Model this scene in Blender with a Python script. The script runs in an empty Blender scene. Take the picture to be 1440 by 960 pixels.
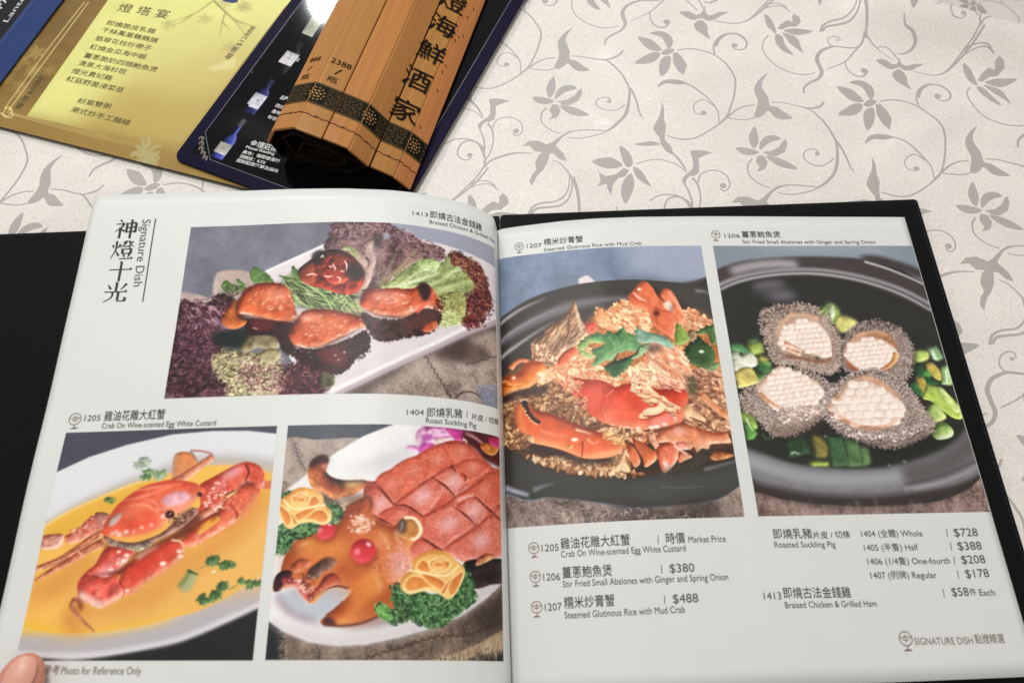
# Open restaurant menu on a brocade tablecloth with other menus behind it.
import bpy, bmesh, math, random
import numpy as np
from mathutils import Matrix, Vector
random.seed(7)
scene = bpy.context.scene; COL = scene.collection
# ---- camera
cd = bpy.data.cameras.new('camera'); cam = bpy.data.objects.new('camera', cd); COL.objects.link(cam)
cd.sensor_width = 36.0; cd.lens = 26.0; cd.clip_start = .01; cd.clip_end = 50
cam.matrix_world = Matrix([[0.999279, 0.037977, -0.000443, 0.006353], [-0.034926, 0.914275, -0.403585, -0.076542], [-0.014922, 0.403309, 0.914942, 0.4], [0.0, 0.0, 0.0, 1.0]])
cd.dof.use_dof = True; cd.dof.focus_distance = .45; cd.dof.aperture_fstop = 9.0
scene.camera = cam
# ---- room light: dim ceiling bounce, one bright downlight, one broad ceiling panel
world = bpy.data.worlds.new('World'); scene.world = world; world.use_nodes = True
world.node_tree.nodes['Background'].inputs[0].default_value = (1.0, .96, .90, 1)
world.node_tree.nodes['Background'].inputs[1].default_value = .55
def lamp(name, loc, aim, size, power, col, shape='DISK'):
    d = bpy.data.lights.new(name, 'AREA'); d.shape = shape; d.size = size; d.energy = power; d.color = col
    o = bpy.data.objects.new(name, d); COL.objects.link(o); o.location = loc
    o.rotation_euler = (Vector(aim)-Vector(loc)).to_track_quat('-Z', 'Y').to_euler(); return o
lamp('ceiling_downlight', (-0.521, 1.774, 1.228), (0, .12, 0), .075, 9, (.95, .98, 1.0))
lamp('ceiling_panel', (-.10, .45, .92), (0, .12, 0), .3, 5.0, (1.0, .985, .95))
scene.view_settings.view_transform = 'Standard'; scene.view_settings.look = 'None'
scene.view_settings.exposure = 0; scene.view_settings.gamma = 1
scene.render.engine = 'CYCLES'; scene.cycles.max_bounces = 5; scene.cycles.caustics_reflective = False; scene.cycles.caustics_refractive = False

# ---------------------------------------------------------------- printed pictures (painted in page millimetres)
def N(s): return np.array(s.split(), float).reshape(-1, 2)
def box1(a, r, ax):
    r = int(r)
    if r < 1: return a
    a = np.swapaxes(a, 0, ax); p = np.concatenate([np.repeat(a[:1], r+1, 0), a, np.repeat(a[-1:], r, 0)])
    c = np.cumsum(p, 0, dtype=np.float64); k = 2*r+1
    return np.swapaxes((c[k:]-c[:-k])/k, 0, ax).astype(np.float32)
def blur(a, s):
    if s < .35: return a
    if s < 1.2:
        w = math.exp(-.5/s/s); k = 1+2*w
        for ax in (0, 1):
            b = np.swapaxes(a, 0, ax); p = np.concatenate([b[:1], b, b[-1:]])
            a = np.swapaxes((p[1:-1]+w*(p[:-2]+p[2:]))/k, 0, ax)
        return a
    r = max(1, int(round(s*.98)))
    for _ in range(3): a = box1(box1(a, r, 0), r, 1)
    return a
def spline(p, closed=True, n=6):
    p = np.asarray(p, float); m = len(p)
    if m < 3: return p
    q = np.vstack([p[-1], p, p[0], p[1]]) if closed else np.vstack([2*p[0]-p[1], p, 2*p[-1]-p[-2]])
    t = np.linspace(0, 1, n, endpoint=False)[:, None]; o = []
    for i in range(m if closed else m-1):
        a, b, c, d = q[i:i+4]
        o.append(.5*(2*b+(c-a)*t+(2*a-5*b+4*c-d)*t*t+(3*b-a-3*c+d)*t**3))
    if not closed: o.append(p[-1:])
    return np.vstack(o)
def ribbon(c, w0, w1=None, wm=None):
    d = np.gradient(c, axis=0); d /= np.hypot(d[:, 0], d[:, 1])[:, None]+1e-9
    t = np.linspace(0, 1, len(c)); w1 = w0 if w1 is None else w1
    w = w0+(w1-w0)*t if wm is None else np.interp(t, [0, .5, 1], [w0, wm, w1])
    n = np.stack([-d[:, 1], d[:, 0]], 1)*w[:, None]/2
    return np.vstack([c+n, (c-n)[::-1]])
def hexc(c):
    if isinstance(c, str): return np.array([int(c[i:i+2], 16) for i in (0, 2, 4)], np.float32)/255
    return np.asarray(c, np.float32)
class Art:
    def __init__(s, w, h, c='ffffff', seed=1):
        s.w, s.h = w, h; s.a = np.ones((h, w, 3), np.float32)*hexc(c); s.rng = np.random.default_rng(seed); s.nc = {}
    def noise(s, sc, ang=0., asp=1.):
        k = (sc, ang, asp)
        if k not in s.nc:
            o = np.zeros((s.h, s.w), np.float32); Y, X = np.mgrid[0:s.h, 0:s.w].astype(np.float32); amp = 1.; tot = 0
            ca, sa = math.cos(ang), math.sin(ang); U = (X*ca+Y*sa)/asp; V = -X*sa+Y*ca; f = float(sc)
            for _ in range(4):
                if f < .8: break
                u = U/f; v = V/f; u -= u.min(); v -= v.min(); iu = u.astype(int); iv = v.astype(int); fu = u-iu; fv = v-iv
                fu = fu*fu*(3-2*fu); fv = fv*fv*(3-2*fv)
                g = s.rng.random((iv.max()+2, iu.max()+2)).astype(np.float32)
                o += amp*((g[iv, iu]*(1-fu)+g[iv, iu+1]*fu)*(1-fv)+(g[iv+1, iu]*(1-fu)+g[iv+1, iu+1]*fu)*fv)
                tot += amp; amp *= .55; f *= .5
            o = (o/tot-.5)*2.6; s.nc[k] = o
        return s.nc[k]
    def mask(s, p, pad=0):
        x0 = max(0, int(p[:, 0].min())-pad-1); x1 = min(s.w, int(p[:, 0].max())+pad+2)
        y0 = max(0, int(p[:, 1].min())-pad-1); y1 = min(s.h, int(p[:, 1].max())+pad+2)
        if x1 <= x0 or y1 <= y0: return None
        W, H = x1-x0, y1-y0; SS = 3; m = np.zeros((H*SS, W+2), np.float32)
        q = np.vstack([p, p[:1]])-[x0, y0]; ax, ay, bx, by = q[:-1, 0], q[:-1, 1], q[1:, 0], q[1:, 1]
        r0 = max(0, int(math.floor(q[:, 1].min()*SS))); r1 = min(H*SS, int(math.ceil(q[:, 1].max()*SS))+1)
        for r in range(r0, r1):
            y = (r+.5)/SS; k = (ay <= y) != (by <= y)
            if not k.any(): continue
            xs = np.sort(ax[k]+(y-ay[k])/(by[k]-ay[k])*(bx[k]-ax[k])).clip(0, W)
            for a, b in zip(xs[::2], xs[1::2]):
                ia, ib = int(a), int(b)
                if ia == ib: m[r, ia] += b-a
                else: m[r, ia] += ia+1-a; m[r, ia+1:ib] += 1; m[r, ib] += b-ib
        return (y0, y1, x0, x1), m[:, :W].reshape(H, SS, W).mean(1)
    def put(s, bb, m, col):
        y0, y1, x0, x1 = bb; v = s.a[y0:y1, x0:x1]; v += (col-v)*m[..., None]
    def f(s, p, c, soft=0, a=1., sm=1, n=0, ns=10, nd=None, edge=0):      # plain area, optionally soft, mottled, ragged
        p = spline(p) if sm else np.asarray(p, float)
        r = s.mask(p, int(soft*3+edge*2)+1)
        if r is None: return
        bb, m = r; sl = np.s_[bb[0]:bb[1], bb[2]:bb[3]]
        if soft: m = blur(m, soft)
        if edge: m = np.clip((blur(m, edge)-.5+.45*s.noise(max(3, edge*1.3))[sl])*3+.5, 0, 1)
        c = hexc(c)
        if n:
            t = s.noise(ns, *(nd or (0, 1)))[sl][..., None]
            c2 = hexc(n[1]) if isinstance(n, tuple) else None
            k = n[0] if isinstance(n, tuple) else n
            c = c+(c2-c)*np.clip(.5+t*k, 0, 1) if c2 is not None else c*(1+t*k)
        s.put(bb, np.clip(m*a, 0, 1), c)
        return bb, m
    def b(s, p, c, hi, lo, r=6, k=3., L=(-.5, -.86), n=.12, ns=9, nd=None, soft=.5, g=0, gc='ffffff', gs=5, a=1., sm=1, edge=0, bump=0, bs=5, v=.38):   # rounded form
        p = spline(p) if sm else np.asarray(p, float)
        q = s.mask(p, int(soft*2+edge*2)+1)
        if q is None: return
        bb, m = q; sl = np.s_[bb[0]:bb[1], bb[2]:bb[3]]
        if edge: m = np.clip((blur(m, edge)-.5+.45*s.noise(max(3, edge*1.3))[sl])*3+.5, 0, 1)
        h = blur(np.pad(m, int(r*2)), r)*.6+blur(np.pad(m, int(r*2)), r*.45)*.4
        pr = int(r*2); h = h[pr:h.shape[0]-pr, pr:h.shape[1]-pr]*r
        if bump: h = h+s.noise(bs, *(nd or (0, 1)))[sl]*bump*.3
        gy, gx = np.gradient(h) if min(h.shape) > 1 else (h*0, h*0)
        t = (gx*L[0]+gy*L[1])*-k*-1
        if v: t = t*.85+s.noise(int(max(8, r*2.6)))[sl]*v+s.noise(int(max(4, r*.9)))[sl]*v*.5
        lam = np.clip(t, -1, 1)
        c, hi, lo = hexc(c), hexc(hi), hexc(lo)
        col = c+(hi-c)*np.clip(lam, 0, 1)[..., None]+(lo-c)*np.clip(-lam, 0, 1)[..., None]
        if n: col = col*(1+n*s.noise(ns, *(nd or (0, 1)))[sl][..., None])
        if g:
            e = np.clip((s.noise(gs)[sl]+lam*.9-.75)*g, 0, 1)[..., None]; col = col+(hexc(gc)-col)*e
        if soft: m = blur(m, soft)
        s.put(bb, np.clip(m*a, 0, 1), np.clip(col, 0, 1.2))
        return bb, m
    def l(s, p, w, c, w1=None, wm=None, soft=.4, a=1., sm=1):             # drawn line
        c0 = spline(p, False) if sm and len(p) > 2 else np.asarray(p, float)
        if len(c0) < 3: c0 = np.stack([np.interp(np.linspace(0, 1, 6), [0, 1], c0[[0, -1], i]) for i in (0, 1)], 1)
        s.f(ribbon(c0, w, w1, wm), c, soft, a, 0)
    def t(s, p, w, c, hi, lo, w1=None, wm=None, **k):                      # rounded limb along a line
        c0 = spline(p, False) if len(p) > 2 else np.asarray(p, float)
        if len(c0) < 3: c0 = np.stack([np.interp(np.linspace(0, 1, 6), [0, 1], c0[[0, -1], i]) for i in (0, 1)], 1)
        s.b(ribbon(c0, w, w1, wm), c, hi, lo, sm=0, **k)
    def pts_in(s, p, n, sm=1):
        p = spline(p) if sm else p; bb, m = s.mask(p); ys, xs = np.nonzero(m > .5)
        k = s.rng.integers(0, len(ys), n); o = np.stack([xs[k]+bb[2], ys[k]+bb[0]], 1)+s.rng.random((n, 2)); return o
    def grains(s, p, n, L, W, cols, sh='5a3020', ang=None, spread=3.2, sm=1, a=1., hl=.25, pts=None, order=False):
        cols = [hexc(c) for c in cols]; sh = hexc(sh); P = s.pts_in(p, n, sm) if pts is None else pts
        if order: P = P[np.argsort(P[:, 1])]
        th = np.linspace(0, 2*np.pi, 11)[:-1]
        for x, y in P:
            an = (ang(x, y) if callable(ang) else (ang or 0))+s.rng.uniform(-spread, spread)/2
            l = L*s.rng.uniform(.7, 1.25)/2; w = W*s.rng.uniform(.75, 1.2)/2; ca, sa = math.cos(an), math.sin(an)
            e = np.stack([x+np.cos(th)*l*ca-np.sin(th)*w*sa, y+np.cos(th)*l*sa+np.sin(th)*w*ca], 1)
            c = cols[s.rng.integers(len(cols))]*s.rng.uniform(.88, 1.1)
            r = s.mask(e+[.5, 1.1*W/4+.6], 1)
            if r is None: continue
            s.put(r[0], r[1]*.55*a, sh)
            r = s.mask(e)
            if r is None: continue
            s.put(r[0], r[1]*a, c)
            if hl:
                e2 = (e-[x, y])*.5+[x-W*.08, y-W*.16]; r = s.mask(e2)
                if r is not None: s.put(r[0], r[1]*hl, np.ones(3, np.float32))
    def curls(s, p, n, r, w, cols, sm=1, a=.9, arc=(1, 3.2), pts=None):     # crinkled edges, herb curls
        P = s.pts_in(p, n, sm) if pts is None else pts; cols = [hexc(c) for c in cols]
        for x, y in P:
            a0 = s.rng.uniform(0, 6.28); k = s.rng.uniform(*arc); rr = r*s.rng.uniform(.5, 1.3); th = np.linspace(a0, a0+k, 7)
            c = np.stack([x+np.cos(th)*rr, y+np.sin(th)*rr*.8], 1)
            q = s.mask(ribbon(c, w*.6, w*.5, w*1.2))
            if q is not None: s.put(q[0], q[1]*a, cols[s.rng.integers(len(cols))]*s.rng.uniform(.8, 1.15))
    def linen(s, p, base='a08f84', lo='5f5048', hi='c8b8ac', ang=.6, f=2.2, sm=1, a=1., soft=.6):   # coarse woven cloth
        p = spline(p) if sm else p; r = s.mask(p, 2)
        if r is None: return
        bb, m = r; sl = np.s_[bb[0]:bb[1], bb[2]:bb[3]]
        n1 = s.noise(2.2, ang, 3.)[sl]; n2 = s.noise(2.2, ang+1.57, 3.)[sl]; n3 = s.noise(38)[sl]; n4 = s.noise(14, ang+.4, 2.2)[sl]
        t = np.clip(n1*.35+n2*.35+n3*.5+n4*.45, -1, 1)[..., None]; b0, l0, h0 = hexc(base), hexc(lo), hexc(hi)
        s.put(bb, blur(m, soft)*a, b0+(h0-b0)*np.clip(t, 0, 1)+(l0-b0)*np.clip(-t, 0, 1))

def zigzag(a, p, n, amp, c, w=2.2):
    c0 = spline(p, False, 8) if len(p) > 2 else p; t = np.linspace(0, 1, n); s = np.linspace(0, 1, len(c0))
    q = np.stack([np.interp(t, s, c0[:, 0]), np.interp(t, s, c0[:, 1])], 1); d = np.gradient(q, axis=0); d /= np.hypot(*d.T)[:, None]+1e-6
    q = q+np.stack([-d[:, 1], d[:, 0]], 1)*(amp*(-1.)**np.arange(n))[:, None]; a.l(q, w, c, sm=0, soft=.5, a=.85)
def herb(a, c, r, cols=('3c5c30', '5f8148', '24391f', '86a468'), n=None, lobes=5):
    x, y = c; rg = a.rng
    for k in range(lobes):
        t = rg.uniform(0, 6.28); cx, cy = x+math.cos(t)*r*.45, y+math.sin(t)*r*.35; rr = r*.55; m = 11; ph = rg.uniform(0, 6)
        p = np.array([[cx+rr*(1+.28*(-1)**i)*math.cos(ph+i*6.283/m/1), cy+.8*rr*(1+.28*(-1)**i)*math.sin(ph+i*6.283/m)] for i in range(m)])
        a.b(p, cols[k % 2], cols[3], cols[2], r=max(2, r*.16), k=2.5, n=.2, ns=5, soft=.6)
        for j in range(4): u = ph+j*1.5; a.l(np.array([[cx, cy], [cx+rr*.9*math.cos(u), cy+rr*.7*math.sin(u)]]), 1.2, cols[3], .6, a=.5)
def spots(a, P, r, c, soft=1., al=.9, asp=1.6, ang=0):
    for x, y in P:
        q = r*a.rng.uniform(.6, 1.3); t = np.linspace(0, 6.28, 9)[:-1]; u, v = q*asp*np.cos(t), q*np.sin(t)
        a.f(np.stack([x+u*math.cos(ang)-v*math.sin(ang), y+u*math.sin(ang)+v*math.cos(ang)], 1), c, soft, al)
def glow(a, c, rx, ry, col, al, ang=0, soft=None):
    t = np.linspace(0, 6.28, 17)[:-1]; u, v = rx*np.cos(t), ry*np.sin(t)
    a.f(np.stack([c[0]+u*math.cos(ang)-v*math.sin(ang), c[1]+u*math.sin(ang)+v*math.cos(ang)], 1), col, soft or min(rx, ry)*.5, al, 0)
def finish(a, s=.6, grain=.012):
    for c in range(3): a.a[..., c] = blur(a.a[..., c], s)
    a.a += a.rng.normal(0, grain, a.a.shape[:2])[..., None]; return np.clip(a.a, 0, 1)

def art_A():
    a = Art(692, 397, '72727f', 11); W = N("-33.6 -36.6 974.4 -283.7 797.7 388.2 -10.2 440")
    a.a *= (1+.10*a.noise(46)+.05*a.noise(12))[..., None]
    a.f(N("415.6 -24.7 1194.1 -349 1108.2 -80.2 577.9 164.9"), 'a0a3b4', 25, .8)
    a.f(N("-4 161.4 13.4 162.2 39.1 168.1 67.4 176.6 66.1 149.2 68.4 122.4 77.3 113.5 107.3 112.3 138.3 120.9 151.6 153.1 151.2 197.5 -7.5 190.4"), 'b19e98', 1.2, n=.07, ns=8)
    a.f(N("69.4 176.7 66.9 143.6 69.7 121.1 74 138.3 75.3 180.3"), 'c8b6ae', 2, .7)
    a.f(N("169.8 119.5 211.4 97.4 308.5 47.7 387.1 21.6 760.2 58 787.4 132.5 578.5 256.5 486.8 311 402.6 357.5 335.3 401.9 293.7 404 262.4 360.6 193.9 232.2"), 'd6cdd2', 1, sm=0, n=.03, ns=30)
    a.l(N("172.7 118.8 240.4 84.5 310 47.7"), 5, 'eee9ec', soft=1.2, sm=0)
    # cloth in front of the plate
    a.linen(N("341.2 407.9 375.6 379.1 458.6 338.4 546.6 284.8 751.5 160.7 736 408 338.5 452.4"), 'a08f87', '5d4c46', 'c4b4aa', .5)
    a.f(N("349.5 407.9 402.8 362.1 501.6 309.4 578.5 259.8 786.8 134.7 779.3 166.4 627.2 246.3 603.8 303.1 547.1 317.1 516.5 302.9 458.9 347.7 390.7 401.8"), '40342f', 7, .75)
    a.f(N("546.7 288 612.5 263.3 671 278.8 626.9 309.9 578.9 307.5"), '4a3c36', 6, .7)
    a.l(N("329.8 401.8 430.4 347.7 531.4 288.2 612.5 238 785.8 138.9"), 13, 'b3a5ad', soft=1.5, sm=1); a.l(N("323.8 395.7 430 338.3 531.2 278.5 612.5 226.1 788.9 126.1"), 8, 'f2ecef', soft=1.8)
    a.l(N("335.6 406.4 437.7 353.5 539.1 293.8 616.1 243.9 783.3 149.6"), 3, '7f7178', soft=1.2, a=.8)
    zigzag(a, N("513.6 309.6 532.3 339.5 550.8 367.6 569.8 396.5"), 17, 2.6, '2c2321', 2.4); zigzag(a, N("603.9 316.1 650 294.4 730.7 254.8"), 12, 2.2, '3a2f2c', 2.2); a.l(N("579.4 393.5 599 378 626.5 376.5 649 388 668.6 401.5"), 3, '3a3130', soft=.7)
    a.f(N("634 362.1 669.6 347.6 714.8 336.8 715.1 395 660.4 403.2"), '7d8296', 3, .9, n=.25, ns=3)
    P = a.pts_in(N("612.4 326 697.3 295.9 694.6 347.3 634 366.9"), 90)
    for x, y in P: a.l(np.array([[x, y], [x+a.rng.uniform(2, 12), y+a.rng.uniform(-2, 9)]]), 1.1, ['d8ccc0', '4a3d38', 'b8a898'][a.rng.integers(3)], .4, a=.8)
    glow(a, N("490.6 342.3")[0], 22, 40, 'c8bdb0', .35, .2)
    # back lettuce, purple
    p = N("291.9 69.5 299.4 31.5 310.1 0.4 332.8 -2.2 408.8 -4.3 437.4 10 468.7 24.8 495.2 40.2 527.2 43.6 553 52.5 545.2 79.4 522.7 87.6 496.3 86.1 476.1 106.6 441.7 133 420.4 157.2 384.3 172 366.7 163.9 374.2 118.5 350.2 84.4 319.7 73.1")
    a.b(p, '6a4c50', '9a7c7a', '35222a', 10, 2, n=.35, ns=26, edge=3, soft=.6, bump=5, bs=14)
    for q in ("430 740 520 600 600 420 640 330", "420 720 440 560 480 380 520 260", "500 680 640 560 760 430 860 440", "380 660 400 500 380 330 330 230", "300 560 350 430 420 300"):
        a.l(_A("@460,280,6 "+"430 740 520 600 600 420 640 330") if 0 else N("427.2 142.7 456 108.7 485.4 67.2 516.8 58.9"), 6, 'a39470', 1, soft=1.5, a=.12)
    for q, w, c in ((N("410.6 157.5 431.2 116.6 449.4 62.5 461.2 34.6"), 8, 'a08f74'), (N("407.9 151.9 410.9 106.2 418.7 53.3 427.4 17"), 7, '8f7a70'), (N("419.9 145.9 460.8 102.4 490.4 60.4 516.8 58.9"), 9, 'a89a70'), (N("397.3 135.1 400.2 89 392.9 39.3 378.9 9.8"), 8, 'b89a98'), (N("441.5 127.3 476 100.8 501.4 79.3"), 6, 'b0a67c')): a.l(q, w, c, 1.5, soft=1.8, a=.75)
    a.curls(N("300.9 16.7 332.9 -0.9 408.8 -3.1 447.8 14.9 527.2 45.1 548.9 53.3 538.4 73.1 490.4 60.4 438.3 36.9 397.4 27.3 335.3 40.8"), 420, 7, 2.4, ['8d5f68', '4a2830', '9c7f80', '38202a', 'b39aa0'])
    a.curls(p, 260, 9, 2.2, ['7f5f60', '3a242c', '8f8068', 'a88e8c'], a=.6)
    a.f(N("387.9 39.4 402.6 30.1 415.9 44.6 411.4 59.5 396.4 59.9"), '2c2426', 4, .7); a.f(N("415.3 29.7 427.8 25.9 430.8 37.6 418.4 44.4"), '9fa5b4', 2, .8)
    a.t(N("344.4 70 370.6 95.5 384.7 129.7 378.7 158.1 367.3 175.1"), 20, 'b89c90', 'e0cabc', '806058', 12, 22, n=.15, r=5); a.t(N("331.6 64.4 349.4 69.8 365.5 92.7"), 14, '9aa070', 'd0d4a0', '50502c', 10, r=4)
    a.t(N("388.2 45.4 387 74.8 395.4 95 389.3 123.9"), 16, 'b99c94', 'd8c0b4', '6f4c4c', 14, r=4)
    # green lettuce right
    g = N("410.8 163.1 432.3 145.1 456.4 123.1 491.2 91.3 519.9 78.6 543.9 85.6 557.3 63.6 577.2 49.7 612.8 55.3 642.3 73.1 655.7 102.1 662 160 641.2 198.5 556.5 237.2 530.3 221.4 537.4 183.8 513.4 153.1 477.7 161")
    a.b(g, 'a3b074', 'd3deaa', '5d6a38', 9, 2.2, n=.22, ns=22, edge=2, bump=6, bs=12)
    for q, w, c in ((N("442.7 158.5 492.3 136.2 544.3 113.5 597.8 89.6"), 9, 'dfe8bd'), (N("457.2 148.8 486.8 122.6 517.6 97.3 538.6 86.5"), 7, 'd5e0b0'), (N("518.5 146.6 555.1 117.5 583.2 87.3 606.6 69.3"), 8, 'c8d49c'), (N("529.2 159.3 569.2 137.9 612.7 115.7 641.9 112.6"), 8, 'c0cc90'), (N("539.9 174.9 577.9 162 612.6 151.1"), 7, 'c4c88c'), (N("462.3 151.2 497.6 138.2 528.7 130.6"), 8, 'f0f4dc')): a.l(q, w*.5, c, w*.3, w, soft=1.5, a=.75)
    for q in (N("477.3 149.7 518.2 132.2 555 105.8 583.2 81.3"), N("537.2 169.6 572.2 151.8 606.6 135 631.8 127.8"), N("540.1 189.1 572.4 180.5 600.8 177.2"), N("529 150.7 571.9 125.5 612.7 100.7")): a.l(q, 4, '5f6a36', 3, 8, soft=2, a=.65)
    a.curls(g, 220, 8, 1.8, ['e3edc4', '7a8848', 'b9c888', '66743c'], a=.55)
    a.b(N("491.2 89.9 517.2 79.1 541.2 86 528.4 110.2 502.1 108.6"), 'b6cc8e', 'e2f0c4', '7a9050', 5, 2.5, n=.15, edge=2, bump=4, bs=6)
    fr = N("562.8 59.3 583 49.6 612.8 56.9 642.4 63.9 659.4 88.7 670.1 124.3 677.4 154.7 661.7 177.8 634.5 214.7 606.7 230.2 589.5 208.3 600.8 165.6 628.5 128.8 609.6 98.6 583.2 81.3 571.6 84.2")
    a.b(fr, '6b3637', '94564c', '2f1417', 6, 2.5, n=.4, ns=9, edge=3, bump=4, bs=6)
    a.curls(fr, 520, 6, 2.2, ['93544c', '40191d', '7a3036', 'a8785c', '2c1012', 'b08a5c'])
    a.curls(N("606.6 140.9 674 125.9 677 172.7 637.7 222.5 589.5 208.3"), 220, 6, 2.4, ['5a1c22', '2b0d12', '7c3034'])
    a.b(N("545 167.9 591.6 147.9 603.7 176.5 595.2 207.7 558.5 223.5 536.4 220"), 'a9a868', 'd0cf92', '5a5c2c', 5, 2.5, n=.2, edge=1, bump=4, bs=7); a.curls(N("545.5 201.9 603.7 193.8 595.2 216.2 542.7 222.5"), 70, 6, 2, ['c4cf8e', '7e8a48', 'dfe8b8'])
    # dark lettuce left
    d = N("-1.5 187.3 13.4 176.4 35.6 187.3 64.8 183.7 80.7 167.8 107.3 179 125.8 225.9 100.5 236.1 96 272.9 117.5 308.6 151.6 317.9 232.8 344.5 272.9 314.5 305.9 338.7 322.6 377.5 300.5 401.2 210 404.5 25.8 396.8 -0.6 350.1 -0.8 287.7 -1.3 231.6")
    a.f(N("-14.8 310.8 30.5 304.8 82.6 399.2 -8.6 402.9"), 'a3918d', 1, n=.08); a.f(N("-6.3 349.9 13.4 358.4 54.7 401 -4.1 404.6"), '5d4d49', 2)
    a.b(d, '44262e', '6d4750', '1e1014', 9, 2.5, n=.5, ns=15, edge=4, bump=6, bs=9)
    a.curls(d, 900, 8, 2.3, ['6a4450', '2a161c', '8a6470', '4c2a34', '1c0e12'], a=.8)
    for x, y in a.pts_in(N("6 187.6 72 193.9 102.9 231.4 79.9 259.4 19.8 224.4"), 120):
        an = .55+a.rng.uniform(-.5, .5); L = a.rng.uniform(8, 22); a.l(np.array([[x, y], [x+L*.5*math.cos(an), y+L*.5*math.sin(an)+1.5], [x+L*math.cos(an+.2), y+L*math.sin(an+.2)]]), .8, ['b58c98', '7c5462', 'c9a8b0', '371c24'][a.rng.integers(4)], .8, 2.6, a=.85)
    a.curls(N("7.9 223.9 76.9 235.1 109.9 292.5 89.4 338.5 17.4 335.4"), 320, 6, 2.2, ['5c3242', '23121a', '84566a', '3c1e2a'])
    lg = N("86 310.4 113.2 295.8 150.3 305.3 186.6 308.4 226.1 331.9 234.8 367.5 216.7 400.2 128 401.1 118.9 370.4 89.4 338.5")
    a.b(lg, '9b9068', 'd5cca2', '4f4428', 6, 3, n=.45, ns=12, edge=3, bump=7, bs=8); a.curls(lg, 520, 7, 2.2, ['d8d0a4', '6f6640', 'bfae98', '4c4428', 'b39a90', 'e8e0c0'])
    a.curls(N("145.6 328.5 210.3 331.3 235.5 375.2 216.5 398.7 167 396.7"), 220, 7, 2.4, ['c8a49a', '8a5c5c', 'e0ccb8', '6c3c40'])
    a.curls(N("231.8 332.1 289.5 346 313.6 389.4 237.6 399.4"), 240, 7, 2.4, ['5c2a34', '2a1418', '8a5458', '40202a']); a.b(N("303.9 349.5 326.3 346.9 333.8 377.6 313.3 384.9"), '4c4a34', 'a8a888', '1c1c14', 3, 3, edge=1)
    a.f(N("79.9 259.4 144.4 249.4 158 282 127.7 296.5 94.8 287.1"), '141c1b', 4, .95)
    # mushroom
    a.b(N("139.3 297 147.1 275.1 161.7 261.4 190.8 261.1 213.8 274.9 221.2 292.6 203.2 301.3 173.8 295.3 154.5 303.9"), '86795a', 'b8ac8a', '3c3420', 6, 3.4, n=.15, ns=8); a.b(N("178 308.1 197.2 297.9 219.3 303.5 220.8 320.8 200.3 330.9 183.7 322.4"), 'a1976f', 'd2caa4', '544a2c', 5, 3.4); a.l(N("166.1 276 158.3 285.1 159.6 297.8"), 5, '3c3420', 2, soft=2); a.spot = 0
    a.f(N("213.5 287.5 221.8 283.1 223.9 291.1 215.5 294"), 'd8d0b0', .6)
    # green stems
    a.f(N("208.3 146.7 258.4 124.6 318.9 139.7 377.1 186.1 376.1 222.5 338.4 219.7 250 204.8 226.3 184.3"), '2b301e', 6, .95)
    a.f(N("344.1 219.6 354.4 196.4 374.2 186.1 384.3 212.5 373.5 229.1"), 'c3b49c', 2, .9)
    rg = a.rng
    for k in range(170):
        x, y = a.pts_in(N("212.7 146.9 258.9 131.4 316.1 143 365.5 186.3 367.2 219.3 249.7 201.5 230.7 184.4"), 1)[0]; an = rg.uniform(.1, 1.1); L = rg.uniform(20, 55); c = ['a9bf7c', '6f8c4a', '3a4c28', 'c6d6a0', '85a060'][rg.integers(5)]
        a.l(np.array([[x-L*.5*math.cos(an), y-L*.5*math.sin(an)], [x, y+rg.uniform(-5, 5)], [x+L*.5*math.cos(an), y+L*.5*math.sin(an)]]), 1, c, .8, rg.uniform(1.5, 3.6), a=.9)
    for q, w in ((N("229 110.1 244.6 137.8 273 160.5 299.6 182.9 319.1 213.1"), 5), (N("235.8 174.6 256.8 198.3 279.4 208.8"), 5), (N("297.5 152.7 320.1 160 339.1 183.4"), 3), (N("309.2 173.1 320.1 160 324.5 183.4 313.9 199.8"), 4), (N("333 178.4 345.5 193.2 338 213.2 355.7 219.5"), 4), (N("336.8 193.4 350.4 176.5 371.1 181.2"), 3.5)): a.t(q, w*1.4, 'a3bb78', 'd6e6b4', '53683a', w*.6, n=.1, r=2)
    for q in (N("143 137 140.9 116.4 148.9 106.5 168.1 117.7 181.1 128.5 195.1 149.5 173.8 145.1 155.9 146"), N("83 149.4 92 136.3 108.2 147.2 132.8 153.4 127.9 163.2 109.5 159 95.5 166.8"), N("227.4 108.3 236.8 113.8 254.1 144.8 242.2 144.5 230.4 127.2"), N("112.7 133.9 125.3 139.5 135.8 153.5 120.4 149.4"), N("199.2 129.4 217.5 133.6 233 140.9 221.6 145.6")): a.b(q, '54753a', '86a864', '2c4420', 3, 3, n=.2, edge=1)
    a.curls(N("93.8 151.6 117.4 149.3 135.3 163.6 114.4 176 92.7 168.3"), 60, 5, 1.8, ['3a2a2c', '5c4a44', '4a6434'])
    # plated pieces
    def meat(p, c='bb5029', hi='ee9a74', lo='641c0c', r=9, k=3.4): return a.b(p, c, hi, lo, r, k, n=.14, ns=12, g=1.3, gc='ffd8c0', gs=6, bump=1.4, bs=9, soft=.7, edge=1.3)
    a.b(N("240.3 120.7 256.6 100.5 274.9 85.4 287.6 73.5 314.4 68.9 344.9 79.3 368.5 103.1 380.2 128.6 378.4 152.5 360.6 176.3 330 176.8 302.9 166.3 275.8 158.9 251.1 144.8"), '6e1a12', 'b5402a', '170a0b', 9, 4, n=.4, ns=12, bump=3, bs=9)
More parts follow.
